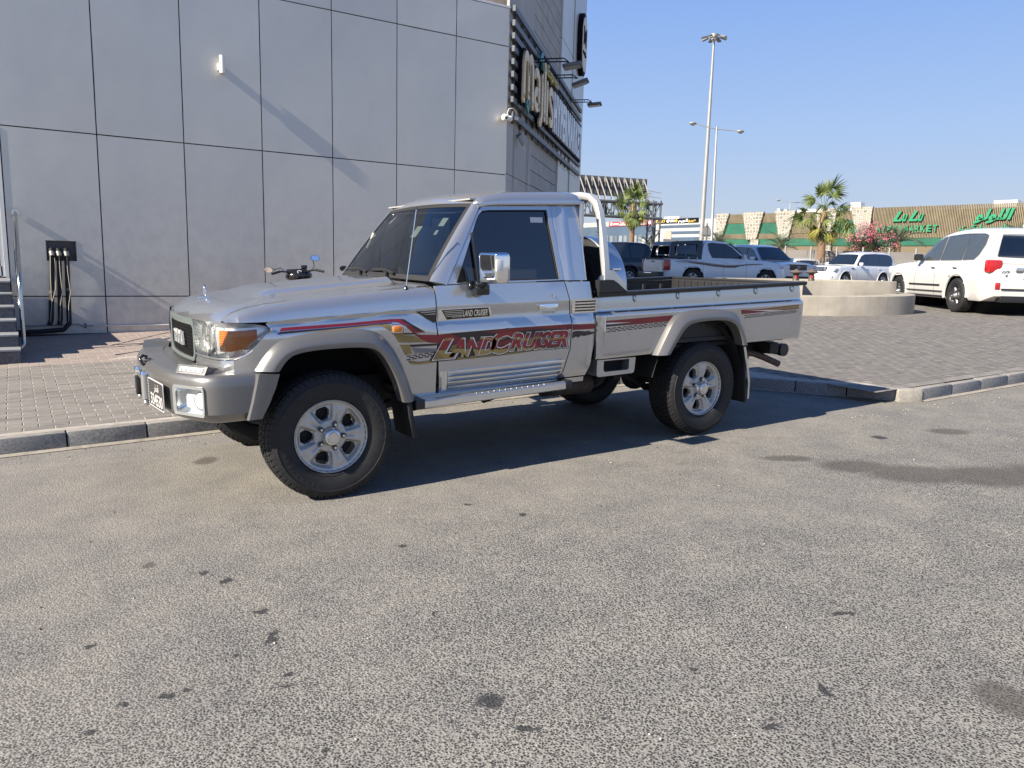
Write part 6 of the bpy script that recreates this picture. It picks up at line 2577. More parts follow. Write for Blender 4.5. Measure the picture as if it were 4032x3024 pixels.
def forearm():
    bm = bmesh.new()
    pts = [(Vector((1.08, .62, 1.18)), .06), (Vector((1.20, .74, 1.17)), .055), (Vector((1.38, .80, 1.20)), .040), (Vector((1.50, .80, 1.215)), .030)]
    m = MB()
    m.tube([p for p, r in pts], [r for p, r in pts], 10)
    for k in range(4):
        m.tube([(1.49, .775 + .018 * k, 1.222 - .004 * k), (1.54, .78 + .018 * k, 1.228), (1.575, .785 + .018 * k, 1.205), (1.58, .785 + .017 * k, 1.185)], [.011, .010, .009, .007], 7)
    m.tube([(1.47, .765, 1.215), (1.50, .745, 1.22), (1.53, .745, 1.21)], [.013, .011, .008], 7)
    m.tube([(1.0, .42, 1.20), (1.04, .42, 1.36), (1.06, .42, 1.48), (1.07, .42, 1.53)], [.20, .19, .12, .06], 12)
    m.tube([(1.03, .55, 1.42), (1.05, .62, 1.30), (1.08, .62, 1.18)], [.075, .065, .06], 10)
    m.sphere((1.09, .42, 1.63), .10, 14, 10, sc=(1, .8, 1.2))
    bm.free()
    return m


fa = forearm().build('body', plain('skin', (.33, .19, .13), .6), dv, smooth=60)
dv.location = lc.location
dv.rotation_euler = lc.rotation_euler
dv.scale = lc.scale
tag(dv, 'driver resting an arm on the open window of the large white wagon', 'person')
MB().tube([(.99, .42, 1.10), (1.03, .42, 1.30), (1.05, .42, 1.46)], [.215, .205, .13], 14).build('shirt', plain('dark_shirt', (.035, .035, .04), .9), dv, smooth=60)

HX = dict(W=1.82, WB=3.085, x0=-1.18, x1=4.02, belt=1.12, RW=.385,
          top=[(-1.18, 1.02), (-1.12, 1.085), (.30, 1.10), (.36, 1.12), (2.3, 1.12), (2.9, 1.11), (3.5, 1.04), (3.85, .95), (4.0, .82), (4.02, .74)],
          green=[(2.38, 1.10), (1.95, 1.42), (1.62, 1.66), (1.35, 1.745), (1.0, 1.785), (.75, 1.785), (.56, 1.76), (.45, 1.55), (.38, 1.25), (.36, 1.10)],
          front_glass=((2.30, 1.16), (1.64, 1.66)), rear_glass=((.40, 1.22), (.52, 1.66)),
          side_win=[[(2.12, 1.165), (1.62, 1.55), (1.40, 1.655), (1.28, 1.675), (1.26, 1.165)], [(1.21, 1.165), (1.22, 1.68), (.80, 1.69), (.68, 1.66), (.70, 1.40), (.80, 1.20), (.86, 1.165)]],
          door_lines=[1.24, .40, 2.22], handles=[1.42, .62], mirror=2.02)
HX['band'] = [(2.14, 1.155), (1.63, 1.565), (1.40, 1.675), (.80, 1.705), (.66, 1.67), (.68, 1.40), (.78, 1.18), (.84, 1.155)]
HX['lamps'] = [('tail_lamp', -1.05, .84, .86, (.26, .14, .38), M['tail_red2']), ('headlamp', 3.72, .72, .90, (.36, .30, .16), M['lamp_white']), ('bar_bolt', -.2, .86, 1.12, (.03, .03, .05), M['chrome']), ('bar_bolt', .15, .86, 1.12, (.03, .03, .05), M['chrome'])]
HX['extras'] = [('rear_bumper', -1.26, 0, .50, (.22, 1.70, .22), M['car_trim']), ('bumper_step', -1.36, 0, .56, (.06, .6, .05), M['chrome']), ('tailgate_handle', -1.185, 0, .98, (.03, .26, .035), M['car_trim']), ('bed_rail', -.45, .82, 1.12, (1.5, .06, .03), M['car_trim']), ('bed_rail', -.45, -.82, 1.12, (1.5, .06, .03), M['car_trim']), ('tailgate_cap', -1.16, 0, 1.09, (.06, 1.5, .03), M['car_trim'])]
hx = vehicle('pickup_truck', 'white double-cab pickup with brown swoosh stripes and black sports bar', 'pickup truck', (20.85, 20.19, 0), 106, HX, M['white_car2'])
hx.location = (20.85 + .89 * math.cos(R(12.5)) * 0 + .89 * math.sin(R(12.5)), 20.19 + .89 * math.cos(R(12.5)), .645)
mb = MB()
for sg in (1, -1):                                  # black sports bar with open panels
    o_ = [(-.95, 1.115), (-.86, 1.56), (-.78, 1.70), (.40, 1.78), (.46, 1.76), (.36, 1.115)]
    i_ = [(-.72, 1.22), (-.70, 1.48), (-.62, 1.58), (.16, 1.64), (.22, 1.62), (.20, 1.22)]
    ringpanel(mb, o_, i_, lambda x, z: (x, sg * (.80 - .22 * (z - 1.12)), z), (0, -sg, 0), .05)
mb.grid([[(-.86, y, 1.56) for y in (-.7, 0, .7)], [(-.78, y * .97, 1.70) for y in (-.7, 0, .7)], [(.40, y * .96, 1.775) for y in (-.7, 0, .7)]])
mb.build('sports_bar', M['gloss_black'], hx)
for sg in (1, -1):
    mb = MB()
    mb.add([(-.62, sg * .775, 1.25), (.16, sg * .775, 1.25), (.16, sg * .70, 1.62), (-.60, sg * .70, 1.56)], [(0, 1, 2, 3)])
    mb.build('bar_mesh', M['car_glass'], hx)
for sg in (-1, 1):                                  # swoosh stripes
    for k, (dz, col) in enumerate(((0, (.20, .11, .10)), (.035, (.38, .34, .32)), (-.03, (.16, .10, .10)))):
        pts = [(-.75, 1.02), (-.2, 1.0), (.3, .955), (.8, .90), (1.3, .865), (1.7, .87), (1.95, .91), (2.3, .955), (2.9, .975)]
        mb = MB()
        w = [.004, .018, .022, .024, .030, .034, .022, .018, .004]
        up_ = [(x, sg * .918, z + dz * (1 if i < 6 else .3) + w[i] * .6) for i, (x, z) in enumerate(pts)]
        dn_ = [(x, sg * .918, z + dz * (1 if i < 6 else .3) - w[i] * .6) for i, (x, z) in enumerate(pts)]
        mb.grid([up_, dn_])
        mb.build('swoosh_stripe', plain('swoosh_%d' % (k + (sg > 0) * 3), col, .3), hx)
mb = MB()
text_solid(mb, '2.7 VVTi', (-.62, -.915, .93), (1, 0, 0), (0, 0, 1), (0, -1, 0), .004, width=.42, height=.055, shear=.3)
text_solid(mb, 'HILUX', (-1.20, -.38, .90), (0, -1, 0), (0, 0, 1), (-1, 0, 0), .006, width=.30, height=.05)
text_solid(mb, 'TOYOTA', (-1.20, .45, .72), (0, -1, 0), (0, 0, 1), (-1, 0, 0), .006, width=.9, height=.09)
mb.build('badge', M['satin'], hx)

PR = dict(SUV)
PR.update(W=1.88, x1=3.60, RW=.38)
PR['lamps'] = [('headlamp', 3.42, .74, .93, (.34, .38, .13), M['lamp_white']), ('fog_lamp', 3.50, .72, .56, (.12, .26, .10), M['chrome'])]
PR['extras'] = [('grille', 3.56, 0, .90, (.10, .86, .26), M['gloss_black']), ('grille_bar', 3.60, 0, 1.03, (.04, .9, .03), M['chrome']), ('number_plate', 3.64, 0, .62, (.02, .40, .11), M['plate_white']), ('lower_intake', 3.58, 0, .46, (.06, 1.2, .12), M['car_trim'])]
pr = vehicle('white_suv', 'pearl white wagon with black round-badged grille facing right behind the white pickup', 'suv', (27.6, 23.9, 0), 196, PR, M['pearl_car'])
pr.location = (28.9, 24.55, .66)
mb = MB()
mb.tube([(3.615, .085 * math.cos(t * math.pi / 12), .90 + .06 * math.sin(t * math.pi / 12)) for t in range(24)], .010, 6, closed=True)
mb.tube([(3.615, .03 * math.cos(t * math.pi / 8), .90 + .058 * math.sin(t * math.pi / 8)) for t in range(16)], .008, 6, closed=True)
mb.tube([(3.615, .07 * math.cos(t * math.pi / 12), .925 + .02 * math.sin(t * math.pi / 12)) for t in range(24)], .008, 6, closed=True)
mb.build('emblem', M['chrome'], pr, smooth=60)

PT = dict(SUV)
PT.update(W=1.99, WB=3.075, x0=-1.15, x1=4.02)
PT['top'] = [(-1.15, .95), (-1.1, 1.12), (-.9, 1.16), (2.3, 1.16), (2.9, 1.16), (3.5, 1.13), (3.85, 1.05), (4.0, .92), (4.02, .80)]
PT['green'] = [(2.32, 1.14), (1.98, 1.45), (1.70, 1.72), (1.50, 1.80), (1.1, 1.87), (.4, 1.90), (-.4, 1.885), (-.78, 1.84), (-.92, 1.75), (-1.0, 1.5), (-1.08, 1.25), (-1.12, 1.12)]
PT['side_win'] = [[(2.1, 1.195), (1.66, 1.62), (1.42, 1.735), (1.32, 1.75), (1.30, 1.195)], [(1.25, 1.195), (1.25, 1.755), (.55, 1.785), (.30, 1.785), (.26, 1.195)], [(.2, 1.195), (.22, 1.785), (-.45, 1.765), (-.72, 1.70), (-.80, 1.5), (-.72, 1.26), (-.62, 1.205)]]
PT['band'] = [(2.14, 1.18), (1.68, 1.65), (1.42, 1.755), (.55, 1.80), (-.45, 1.785), (-.78, 1.72), (-.86, 1.5), (-.76, 1.22), (-.66, 1.18)]
PT['front_glass'] = ((2.26, 1.18), (1.72, 1.70))
PT['rear_glass'] = ((-1.06, 1.26), (-.94, 1.68))
PT['door_lines'] = [1.28, .2, 2.2]
PT['handles'] = [1.42, .36]
PT['mirror'] = 2.0
PT['lamps'] = [('headlamp', 3.83, .76, .93, (.30, .42, .15), M['lamp_white']), ('fog_lamp', 3.95, .75, .55, (.1, .2, .08), M['lamp_white']), ('wing_vent', 2.55, .985, 1.0, (.22, .02, .05), M['car_trim'])]
PT['extras'] = [('grille', 3.98, 0, .93, (.10, .98, .22), M['car_trim']), ('grille_bar', 4.03, 0, .97, (.03, .9, .03), M['chrome']), ('grille_bar', 4.03, 0, .90, (.03, .9, .03), M['chrome']), ('grille_side', 4.03, .42, .93, (.05, .08, .22), M['chrome']), ('grille_side', 4.03, -.42, .93, (.05, .08, .22), M['chrome']), ('number_plate', 4.06, 0, .60, (.02, .42, .11), M['plate_white'])]
pt_ = vehicle('white_suv', 'silvery white wagon with chrome-barred grille facing left behind the planter', 'suv', (37, 24, 0), 273, PT, M['pearl_car'])
pt_.location = (36.42 + 3.075 + .0, 24.55 + .97 - .15, .60)
mb = MB().tube([(4.055, .07 * math.cos(t * math.pi / 12), .935 + .07 * math.sin(t * math.pi / 12)) for t in range(24)], .010, 6, closed=True).tube([(4.055, -.10, .935), (4.055, .10, .935)], .014, 6)
mb.build('emblem', M['chrome'], pt_, smooth=60)

BK = dict(SUV)
BK['lamps'] = [('tail_lamp', -1.10, .80, 1.0, (.14, .26, .3), M['tail_red2'])]
bk = vehicle('black_suv', 'black wagon parked facing left, behind the spare wheel', 'suv', (24, 27, 0), 292, BK, M['black_car'])
bk.location = (22.93 + .985 * math.sin(R(22)) * 1.0, 26.07 + .985 * math.cos(R(22)), .60)
WS2 = dict(SUV)
WS2['extras'] = [('roof_rail', .2, .62, 1.93, (2.0, .04, .04), M['car_trim']), ('roof_rail', .2, -.62, 1.93, (2.0, .04, .04), M['car_trim'])]
w2 = vehicle('white_suv', 'white wagon with black roof rails, mostly hidden behind the white pickup', 'suv', (26.8, 29.3, 0), 112, WS2, M['white_car2'])
w2.location = (26.2, 29.6, .42)
w3 = vehicle('white_suv', 'white wagon whose roof shows between the two facing wagons', 'suv', (40.8, 31.2, 0), 275, WS2 | {'extras': []}, M['white_car'])
w3.location = (42.5, 32.0, .30)
w4 = vehicle('pickup_truck', 'distant white pickup seen past the bonnet of the large white wagon', 'pickup truck', (59, 37, 0), 275, HX | {'extras': []}, M['white_car'])
w4.location = (63.0, 37.5, .62)
w5 = vehicle('dark_suv', 'dark wagon far off in front of the metal fence', 'suv', (50, 40, 0), 280, SUV, M['black_car'])
w5.location = (52.0, 40.6, .55)

# --- street furniture
M['galv'] = plain('galvanised', (.36, .355, .34), .5, metal=.3, var=.1, vscale=2, coord='pos')
hm = empty('floodlight_mast', (71.6, 68.5, .6))
tag(hm, 'very tall floodlight mast with a ring of lamps at its head', 'mast')
MB().tube([(0, 0, 0), (.0, 0, 9), (-.0, 0, 20), (0, 0, 27.6)], [.30, .26, .19, .12], 14).build('pole', M['galv'], hm, smooth=60)
MB().lathe([(.10, 27.3), (.30, 27.5), (.34, 27.75), (.46, 27.8), (.46, 28.15), (.1, 28.2), (0, 28.2)], 18, 'z').build('head_frame', M['galv'], hm, smooth=35)
for k in range(8):
    a = k * math.pi / 4 + .3
    MB().box((1.15 * math.cos(a), 1.15 * math.sin(a), 27.75), (.75, .42, .16), rot=Matrix.Rotation(a, 3, 'Z') @ Matrix.Rotation(.28, 3, 'Y')).tube([(.3 * math.cos(a), .3 * math.sin(a), 27.8), (1.0 * math.cos(a), 1.0 * math.sin(a), 27.85)], .04, 6).build('lamp_head', M['dark_steel'], hm)
l2 = empty('street_lamp', (38.1, 35.5, .65))
tag(l2, 'double-armed street lamp standing in front of the tall mast', 'street lamp')
MB().tube([(0, 0, 0), (.5, .6, 5), (.99, 1.17, 9.85)], [.11, .085, .05], 10).build('pole', M['galv'], l2, smooth=60)
MB().tube([(.98, 1.15, 9.7), (.35, 1.55, 9.85), (-.1, 1.92, 10.02)], .03, 6).tube([(.98, 1.15, 9.7), (1.6, .75, 9.66), (2.1, .42, 9.63)], .03, 6).build('arms', M['galv'], l2, smooth=60)
for c, s in (((-.28, 2.06, 10.04), 1), ((2.28, .30, 9.6), -1)):
    MB().sphere(c, .16, 14, 8, sc=(1.7, 1.3, .6)).build('lamp_head', M['galv'], l2, smooth=60)
    MB().sphere((c[0], c[1], c[2] - .06), .12, 12, 8, sc=(1.4, 1.1, .8)).build('diffuser', plain('lamp_diffuser', (.45, .44, .38), .3), l2, smooth=60)
l3 = empty('street_lamp', (88.9, 69.2, .6))
tag(l3, 'single slim street lamp rising beside the right-hand fan palm', 'street lamp')
MB().tube([(0, 0, 0), (.5, .45, 5), (1.0, .9, 9.95)], [.13, .10, .06], 10).build('pole', M['galv'], l3, smooth=60)
MB().tube([(1.0, .9, 9.95), (.3, 1.3, 10.1), (-.2, 1.75, 10.2)], .04, 6).tube([(1.0, .9, 9.95), (2.0, .4, 9.98), (2.6, 0, 9.95)], .04, 6).build('arms', M['galv'], l3, smooth=60)
MB().sphere((-.35, 1.85, 10.2), .2, 12, 8, sc=(1.6, 1.2, .6)).build('lamp_head', M['galv'], l3, smooth=60)
ts = empty('traffic_sign', (33.47, 31.62, .65))
tag(ts, 'grey back of a triangular traffic sign on a dark post', 'traffic sign')
MB().cyl((0, 0, 0), (.03, .06, 3.3), .045, .045, 10).build('post', M['dark_steel'], ts, smooth=50)
q = Matrix.Rotation(R(-45), 3, 'Z')
tri = []
for k, (a, b) in enumerate(((-.39, 2.52), (.39, 2.50), (0, 3.42))):
    tri.append((a, b))
tri = dense(tri)
MB().prism(tri, lambda u, z: q @ Vector((u, -.02, z)) + Vector((.03, .06, 0)), lambda u, z: q @ Vector((u, .02, z)) + Vector((.03, .06, 0))).build('plate', plain('sign_back', (.20, .20, .20), .5, metal=.3), ts)
MB().box(q @ Vector((0, -.04, 2.65)) + Vector((.03, .06, 0)), (.45, .03, .05), rot=q).box(q @ Vector((0, -.04, 3.12)) + Vector((.03, .06, 0)), (.16, .03, .05), rot=q).build('clamp', M['dark_steel'], ts)

# --- billboard on a lattice gantry
M['gantry'] = plain('gantry_steel', (.13, .14, .15), .55, metal=.2, var=.15, vscale=2, coord='pos')
M['prop'] = plain('prop_beam', (.30, .28, .25), .7)
bb_ = empty('billboard', (40, 47.5, .6))
tag(bb_, 'back of a dark billboard with slanting props on a steel lattice gantry', 'billboard')
bo = Vector(bb_.location)
PA, PB = Vector((36.6, 50.0, 0)), Vector((44.0, 48.3, 0))
ux = (PB - PA).normalized()
nn_ = Vector((ux.y, -ux.x, 0))
LB = (PB - PA).length


def bp(u, o, z):
    return PA + ux * u + nn_ * o + UZ * z - bo


mb = MB()
v = [bp(u, o, z) for z in (6.95, 8.45) for o in (-.3, -.2) for u in (.0, LB)]
mb.add(v, [(0, 2, 3, 1), (4, 5, 7, 6), (0, 1, 5, 4), (2, 6, 7, 3), (0, 4, 6, 2), (1, 3, 7, 5)])
mb.build('screen_back', plain('screen_back', (.10, .11, .125), .6, var=.15, vscale=3, coord='pos'), bb_)
for k in range(13):
    u = .35 + k * (LB - .7) / 12
    MB().tube([bp(u, -.15, 8.40), bp(u + .30, .75, 6.55)], .06, 4).build('prop', M['prop'], bb_)
    MB().box(bp(u - .02, -.12, 8.2), (.10, .14, .42), rot=Matrix.Rotation(math.atan2(ux.y, ux.x), 3, 'Z')).build('bracket', M['prop'], bb_)
    MB().tube([bp(u - .08, .0, 8.1), bp(u - .08, .0, 6.5)], .045, 4).build('upright', M['gantry'], bb_)
for o in (.1, .9):
    for z in (6.45, 5.30):
        MB().tube([bp(-.6, o, z), bp(LB + .9, o, z)], .10, 8).build('chord', M['gantry'], bb_)
    n_ = 14
    for k in range(n_):
        u0, u1 = -.5 + k * (LB + 1.2) / n_, -.5 + (k + 1) * (LB + 1.2) / n_
        MB().tube([bp(u0, o, 5.3), bp(u1, o, 6.45)] if k % 2 else [bp(u0, o, 6.45), bp(u1, o, 5.3)], .055, 5).tube([bp(u0, o, 5.3), bp(u0, o, 6.45)], .05, 5).build('brace', M['gantry'], bb_)
MB().box(bp(3.1, .5, 5.85), (1.0, .5, .9), rot=Matrix.Rotation(math.atan2(ux.y, ux.x), 3, 'Z')).build('control_cabinet', M['gantry'], bb_)
for u in (LB + .05, LB + .75):
    for o in (.1, .9):
        MB().tube([bp(u, o, -.0), bp(u, o, 6.7)], .085, 8).build('column', M['gantry'], bb_)
for k in range(5):
    z0, z1 = .3 + k * 1.0, 1.3 + k * 1.0
    for o in (.1, .9):
        MB().tube([bp(LB + .05, o, z0), bp(LB + .75, o, z1)], .05, 5).tube([bp(LB + .05, o, z1), bp(LB + .75, o, z1)], .045, 5).build('brace', M['gantry'], bb_)
MB().tube([bp(LB - .7, .9, 7.45), bp(LB + .75, .9, 7.3)], .02, 5).tube([bp(LB - .7, .9, 7.0), bp(LB + .75, .9, 6.9)], .02, 5).tube([bp(LB - .3, .9, 7.45), bp(LB - .3, .9, 6.5)], .02, 5).tube([bp(LB + .75, .9, 7.3), bp(LB + .75, .9, 6.5)], .02, 5).build('handrail', M['galv'], bb_)

# --- palms
def leaf_mat(name, a, b, tr=.25):
    t = NT(name)
    p = t.pos('pos')
    r = t.n('ObjectInfo').outputs['Random']
    nz = t.noise(p, 3.5, 3, .6)
    c = t.ramp(t.math('MULTIPLY', t.math('ADD', r, nz), .6), [(.25, a), (.75, b)])
    t.set(col=c, rough=.5, spec=.4)
    tl = t.n('BsdfTranslucent')
    t.l(c, tl.inputs[0])
    mx = t.n('MixShader')
    mx.inputs[0].default_value = tr
    t.l(t.b.outputs[0], mx.inputs[1])
    t.l(tl.outputs[0], mx.inputs[2])
    t.l(mx.outputs[0], t.out.inputs[0])
    return t.m


M['fan_green'] = leaf_mat('fan_leaf', (.075, .115, .028), (.20, .25, .07))
M['fan_dry'] = leaf_mat('dry_leaf', (.22, .155, .075), (.36, .27, .12))
M['date_green'] = leaf_mat('date_leaf', (.085, .115, .065), (.17, .20, .12))
M['trunk'] = plain('palm_trunk', (.20, .125, .075), .9, var=.35, vscale=9, bump=.8, bscale=14, bd=.05)


def fan_leaf(rng, rad=.75, droop=.35, n=22, stalk=1.0, spread=118, fold=.0):
    """one fan: narrow pleated segments round the end of a stalk; local x outwards"""
    mb = MB()
    st = stalk
    sag = -.10 * st
    mb.tube([(0, 0, 0), (st * .5, 0, .05), (st, 0, sag * .3)], [.024, .017, .011], 5, flat=.6)
    for k in range(n):
        if rng.random() < .08:
            continue
        a = R(-spread + 2 * spread * k / (n - 1)) + rng.uniform(-.05, .05)
        L = rad * (1 - .34 * abs(a) / R(spread)) * rng.uniform(.74, 1.10)
        d = Vector((math.cos(a), math.sin(a) * (1 - .5 * fold), -abs(math.sin(a)) * fold)).normalized()
        s = Vector((-math.sin(a), math.cos(a), 0))
        w = rad * .040
        dr = droop * rng.uniform(.5, 1.6)
        seg = []
        for f, wf, dz in ((.0, .14, 0), (.35, .95, -.02), (.62, .80, -.13), (.82, .40, -.36), (1.0, .05, -.72)):
            c = Vector((st, 0, sag * .3)) + d * L * f * (1 - .22 * dr * f) + Vector((0, 0, dz * dr * L - .12 * rad * abs(math.sin(a)) * f))
            seg.append([c + s * w * wf, c + Vector((0, 0, .022 * wf)), c - s * w * wf])
        mb.grid(seg)
    return mb.mesh('leaf', None, False)


def fan_palm(loc, H, spread, lean, label, seed, plan, trunk_r):
    """plan: list of (count, elevation from, elevation to, stalk, leaf radius, droop, dry)"""
    rng = random.Random(seed)
    t = empty('fan_palm', loc)
    tag(t, label, 'palm tree', 'fan palms beyond the truck')
    mb = MB()
    n = 26
    path, rad = [], []
    for k in range(n + 1):
        f = k / n
        path.append((lean[0] * f * f, lean[1] * f * f, H * f))
        rad.append(trunk_r * (1.12 - .34 * f + (.05 if k % 2 else -.03)))
    mb.tube(path, rad, 14)
    mb.build('trunk', M['trunk'], t, smooth=25)
    top = Vector(path[-1])
    j = 0
    for cnt, e0, e1, stalk, lr, droop, dry in plan:
        ms = []
        for q in range(3):
            me = fan_leaf(rng, lr * rng.uniform(.9, 1.1), droop * rng.uniform(.8, 1.2), 22, stalk * rng.uniform(.85, 1.15), 112 if not dry else 85, .35 if not dry else .7)
            me.materials.append(M['fan_dry'] if dry == 2 else M['fan_yellow'] if dry == 1 else M['fan_green'])
            ms.append(me)
        for k in range(cnt):
            o = bpy.data.objects.new('leaf', rng.choice(ms))
            COL.objects.link(o)
            o.parent = t
            el = e0 + (e1 - e0) * (k + .5) / cnt + rng.uniform(-7, 7)
            o.location = top + Vector((0, 0, -.004 * (60 - el) + rng.uniform(-.06, .06)))
            o.rotation_euler = (rng.uniform(-.9, .9), -R(el), j * 2.39996 + rng.uniform(-.25, .25))
            sc = rng.uniform(.85, 1.12) * spread
            o.scale = (sc, sc, sc)
            j += 1
    mb = MB()
    for k in range(70):
        a = rng.uniform(0, 6.28)
        r = rad[-1] * 1.08
        z0 = rng.uniform(-.5, .1)
        L = rng.uniform(.3, .8) * spread
        b = Vector((math.cos(a), math.sin(a), 0))
        s = Vector((-b.y, b.x, 0)) * .022
        p = top + b * r + Vector((0, 0, z0))
        e = p + b * .16 * spread - Vector((0, 0, L))
        mb.add([p - s, p + s, e + s * .4, e - s * .4], [(0, 1, 2, 3)])
    o = mb.build('fibre_skirt', M['fan_dry'], t, fix=False)
    tag(o, kind='stuff')
    return t


M['fan_yellow'] = leaf_mat('yellowing_leaf', (.20, .20, .04), (.38, .33, .07))
fan_palm((44.0, 31.6, .60), 4.55, 1.0, (.30, .25, 0), 'tall fan palm with ragged drooping leaves in front of the green-glazed store', 5,
         [(6, 86, 58, 1.35, .95, .15, 0), (9, 55, 22, 1.25, .95, .55, 0), (9, 15, -20, 1.25, 1.0, .95, 0), (5, -22, -50, 1.2, 1.0, 1.0, 1), (7, -50, -76, 1.0, 1.0, .8, 0), (6, -58, -82, .9, .9, .9, 2)], .25)
fan_palm((40.5, 46.0, .60), 5.55, 1.0, (.12, .12, 0), 'smaller fan palm standing before the billboard gantry', 9,
         [(8, 86, 50, .85, .88, .10, 0), (12, 45, 0, .9, .88, .35, 0), (11, -8, -48, .9, .88, .7, 0), (4, -35, -58, .9, .85, .6, 1), (4, -60, -78, .7, .7, .8, 0)], .20)


def date_frond(rng, L=1.7):
    mb = MB()
    pts = []
    for k in range(9):
        f = k / 8
        pts.append(Vector((L * f * (1 - .12 * f), 0, .45 * L * f - .62 * L * f * f)))
    mb.tube(pts, [.02 * (1 - .8 * k / 8) + .004 for k in range(9)], 4)
    for k in range(26):
        f = .12 + .86 * k / 25
        i = min(int(f * 8), 7)
        p = pts[i].lerp(pts[i + 1], f * 8 - i)
        d = (pts[i + 1] - pts[i]).normalized()
        for sg in (1, -1):
            l = .42 * math.sin(math.pi * (.15 + .8 * f)) * rng.uniform(.8, 1.1)
            e = p + (d * .55 + Vector((0, sg * .75, .25 + rng.uniform(-.1, .1)))) * l
            w = d * .022
            mb.add([p - w, p + w, e], [(0, 1, 2)])
    return mb.mesh('frond', None, False)


def date_palm(loc, label, seed, sc=1.0, n=20):
    rng = random.Random(seed)
    t = empty('date_palm', loc)
    tag(t, label, 'palm tree', 'young date palms')
    hgt = max(.3, loc[2] - .6)
    MB().tube([(0, 0, -hgt), (0, 0, -.1), (0, 0, .1)], [.22 * sc, .2 * sc, .1 * sc], 10).build('trunk', M['trunk'], t, smooth=40)
    ms = []
    for q in range(3):
        me = date_frond(rng)
        me.materials.append(M['date_green'])
        ms.append(me)
    for k in range(n):
        o = bpy.data.objects.new('frond', rng.choice(ms))
        COL.objects.link(o)
        o.parent = t
        o.rotation_euler = (rng.uniform(-.3, .3), -R(65 - 75 * k / n) + rng.uniform(-.1, .1), k * 2.4)
        s = sc * rng.uniform(.85, 1.15)
        o.scale = (s, s, s)
    return t


date_palm((52.3, 56.9, 3.0), 'grey-green date palm between the fan palm and the gantry column', 1, 1.15)
date_palm((61.9, 56.9, 3.8), 'date palm at the left foot of the green-glazed store', 2, 1.2)
date_palm((67.0, 52.9, 3.6), 'date palm left of the tall fan palm, in front of the store', 3, 1.35)
date_palm((64.1, 38.6, 4.0), 'date palm right of the pink-flowering bush', 4, 1.35)
date_palm((73.0, 33.4, 4.5), 'date palm peeping over the roof of the large white wagon', 6, 1.2)
date_palm((58.2, 71.5, 4.4), 'small distant date palm seen past the roll hoop', 8, .8)

# --- oleander
ol = empty('oleander_bush', (51.9, 33.45, .75))
tag(ol, 'big oleander bush covered in pink flowers beside the metal fence', 'bush')
rng = random.Random(17)
lv, fl_ = MB(), MB()
lobes = [((rng.uniform(-1.0, 1.0), rng.uniform(-.9, .9), rng.uniform(.9, 3.4)), rng.uniform(.7, 1.05)) for _ in range(14)]
lobes += [((-.55, .35, 2.7), .9), ((.6, -.4, 3.2), .9), ((0, 0, 1.4), 1.2)]
for c, r in lobes:
    for _ in range(420):
        d = Vector((rng.gauss(0, 1), rng.gauss(0, 1), rng.gauss(0, 1))).normalized()
        p = Vector(c) + d * r * rng.uniform(.55, 1.08)
        if p.z < .1:
            continue
        t_ = (d + Vector((0, 0, .8)) + Vector((rng.uniform(-.6, .6), rng.uniform(-.6, .6), rng.uniform(-.4, .4)))).normalized()
        s = t_.orthogonal().normalized() * .028
        L = rng.uniform(.14, .26)
        lv.add([p, p + t_ * L * .5 + s, p + t_ * L, p + t_ * L * .5 - s], [(0, 1, 2, 3)], 1 if rng.random() < .12 and p.z < 1.9 else 0)
    for _ in range(15):
        d = Vector((rng.gauss(-.5, 1), rng.gauss(-.4, 1), abs(rng.gauss(0, 1)))).normalized()
        p = Vector(c) + d * r * rng.uniform(.98, 1.15)
        for k in range(6):
            a = Vector((rng.gauss(0, .09), rng.gauss(0, .09), rng.gauss(0, .07)))
            s = Vector((rng.gauss(0, 1), rng.gauss(0, 1), rng.gauss(0, 1))).normalized() * .055
            u = s.orthogonal().normalized() * .055
            fl_.add([p + a - s, p + a + u, p + a + s, p + a - u], [(0, 1, 2, 3)])
o = lv.build('foliage', [leaf_mat('oleander_leaf', (.035, .055, .022), (.085, .115, .045), .2), leaf_mat('oleander_dry', (.16, .10, .05), (.24, .16, .08), .2)], ol, fix=False)
tag(o, kind='stuff')
o = fl_.build('flowers', leaf_mat('oleander_flower', (.52, .08, .14), (.68, .20, .26), .3), ol, fix=False)
tag(o, kind='stuff')
for k in range(7):
    a = k * .9
    MB().tube([(.15 * math.cos(a), .15 * math.sin(a), 0), (.5 * math.cos(a), .5 * math.sin(a), .9), (.9 * math.cos(a), .8 * math.sin(a), 1.9)], [.05, .035, .02], 6).build('stem', M['trunk'], ol, smooth=50)

# --- metal fence
fn = empty('metal_fence', (45.0, 30.0, .6))
tag(fn, 'long grey metal fence with bent bar tops beyond the parked cars', 'fence')
FA, FB_ = Vector((38.6, 33.3, .6)), Vector((47.2, 24.8, .6))
FA, FB_ = Vector((39.3, 34.6, .6)), Vector((50.6, 24.0, .6))
fd = (FB_ - FA).normalized()
LF = (FB_ - FA).length
fo = Vector(fn.location)
k = 0
u = 0.0
M['fence_grey'] = plain('fence_grey', (.36, .355, .34), .55, metal=.2)
bars = MB()
while u < LF:
    p = FA + fd * u - fo
    MB().cbox(p + Vector((0, 0, 1.18)), (.08, .08, 2.36), .01).build('post', M['galv'], fn)
    for j in range(8):
        b = FA + fd * (u + .2 + j * .165) - fo
        bars.tube([b, b + Vector((0, 0, 1.35)), b + fd * .10 + Vector((0, 0, 1.5)), b + Vector((0, 0, 1.66))], .014, 4)
    u += 1.55
    k += 1
bars.tube([FA - fo + UZ * .35, FB_ - fo + UZ * .35], .02, 4).tube([FA - fo + UZ * 1.3, FB_ - fo + UZ * 1.3], .02, 4)
o = bars.build('bars', M['fence_grey'], fn, fix=False)
tag(o, kind='stuff')
mb = MB()
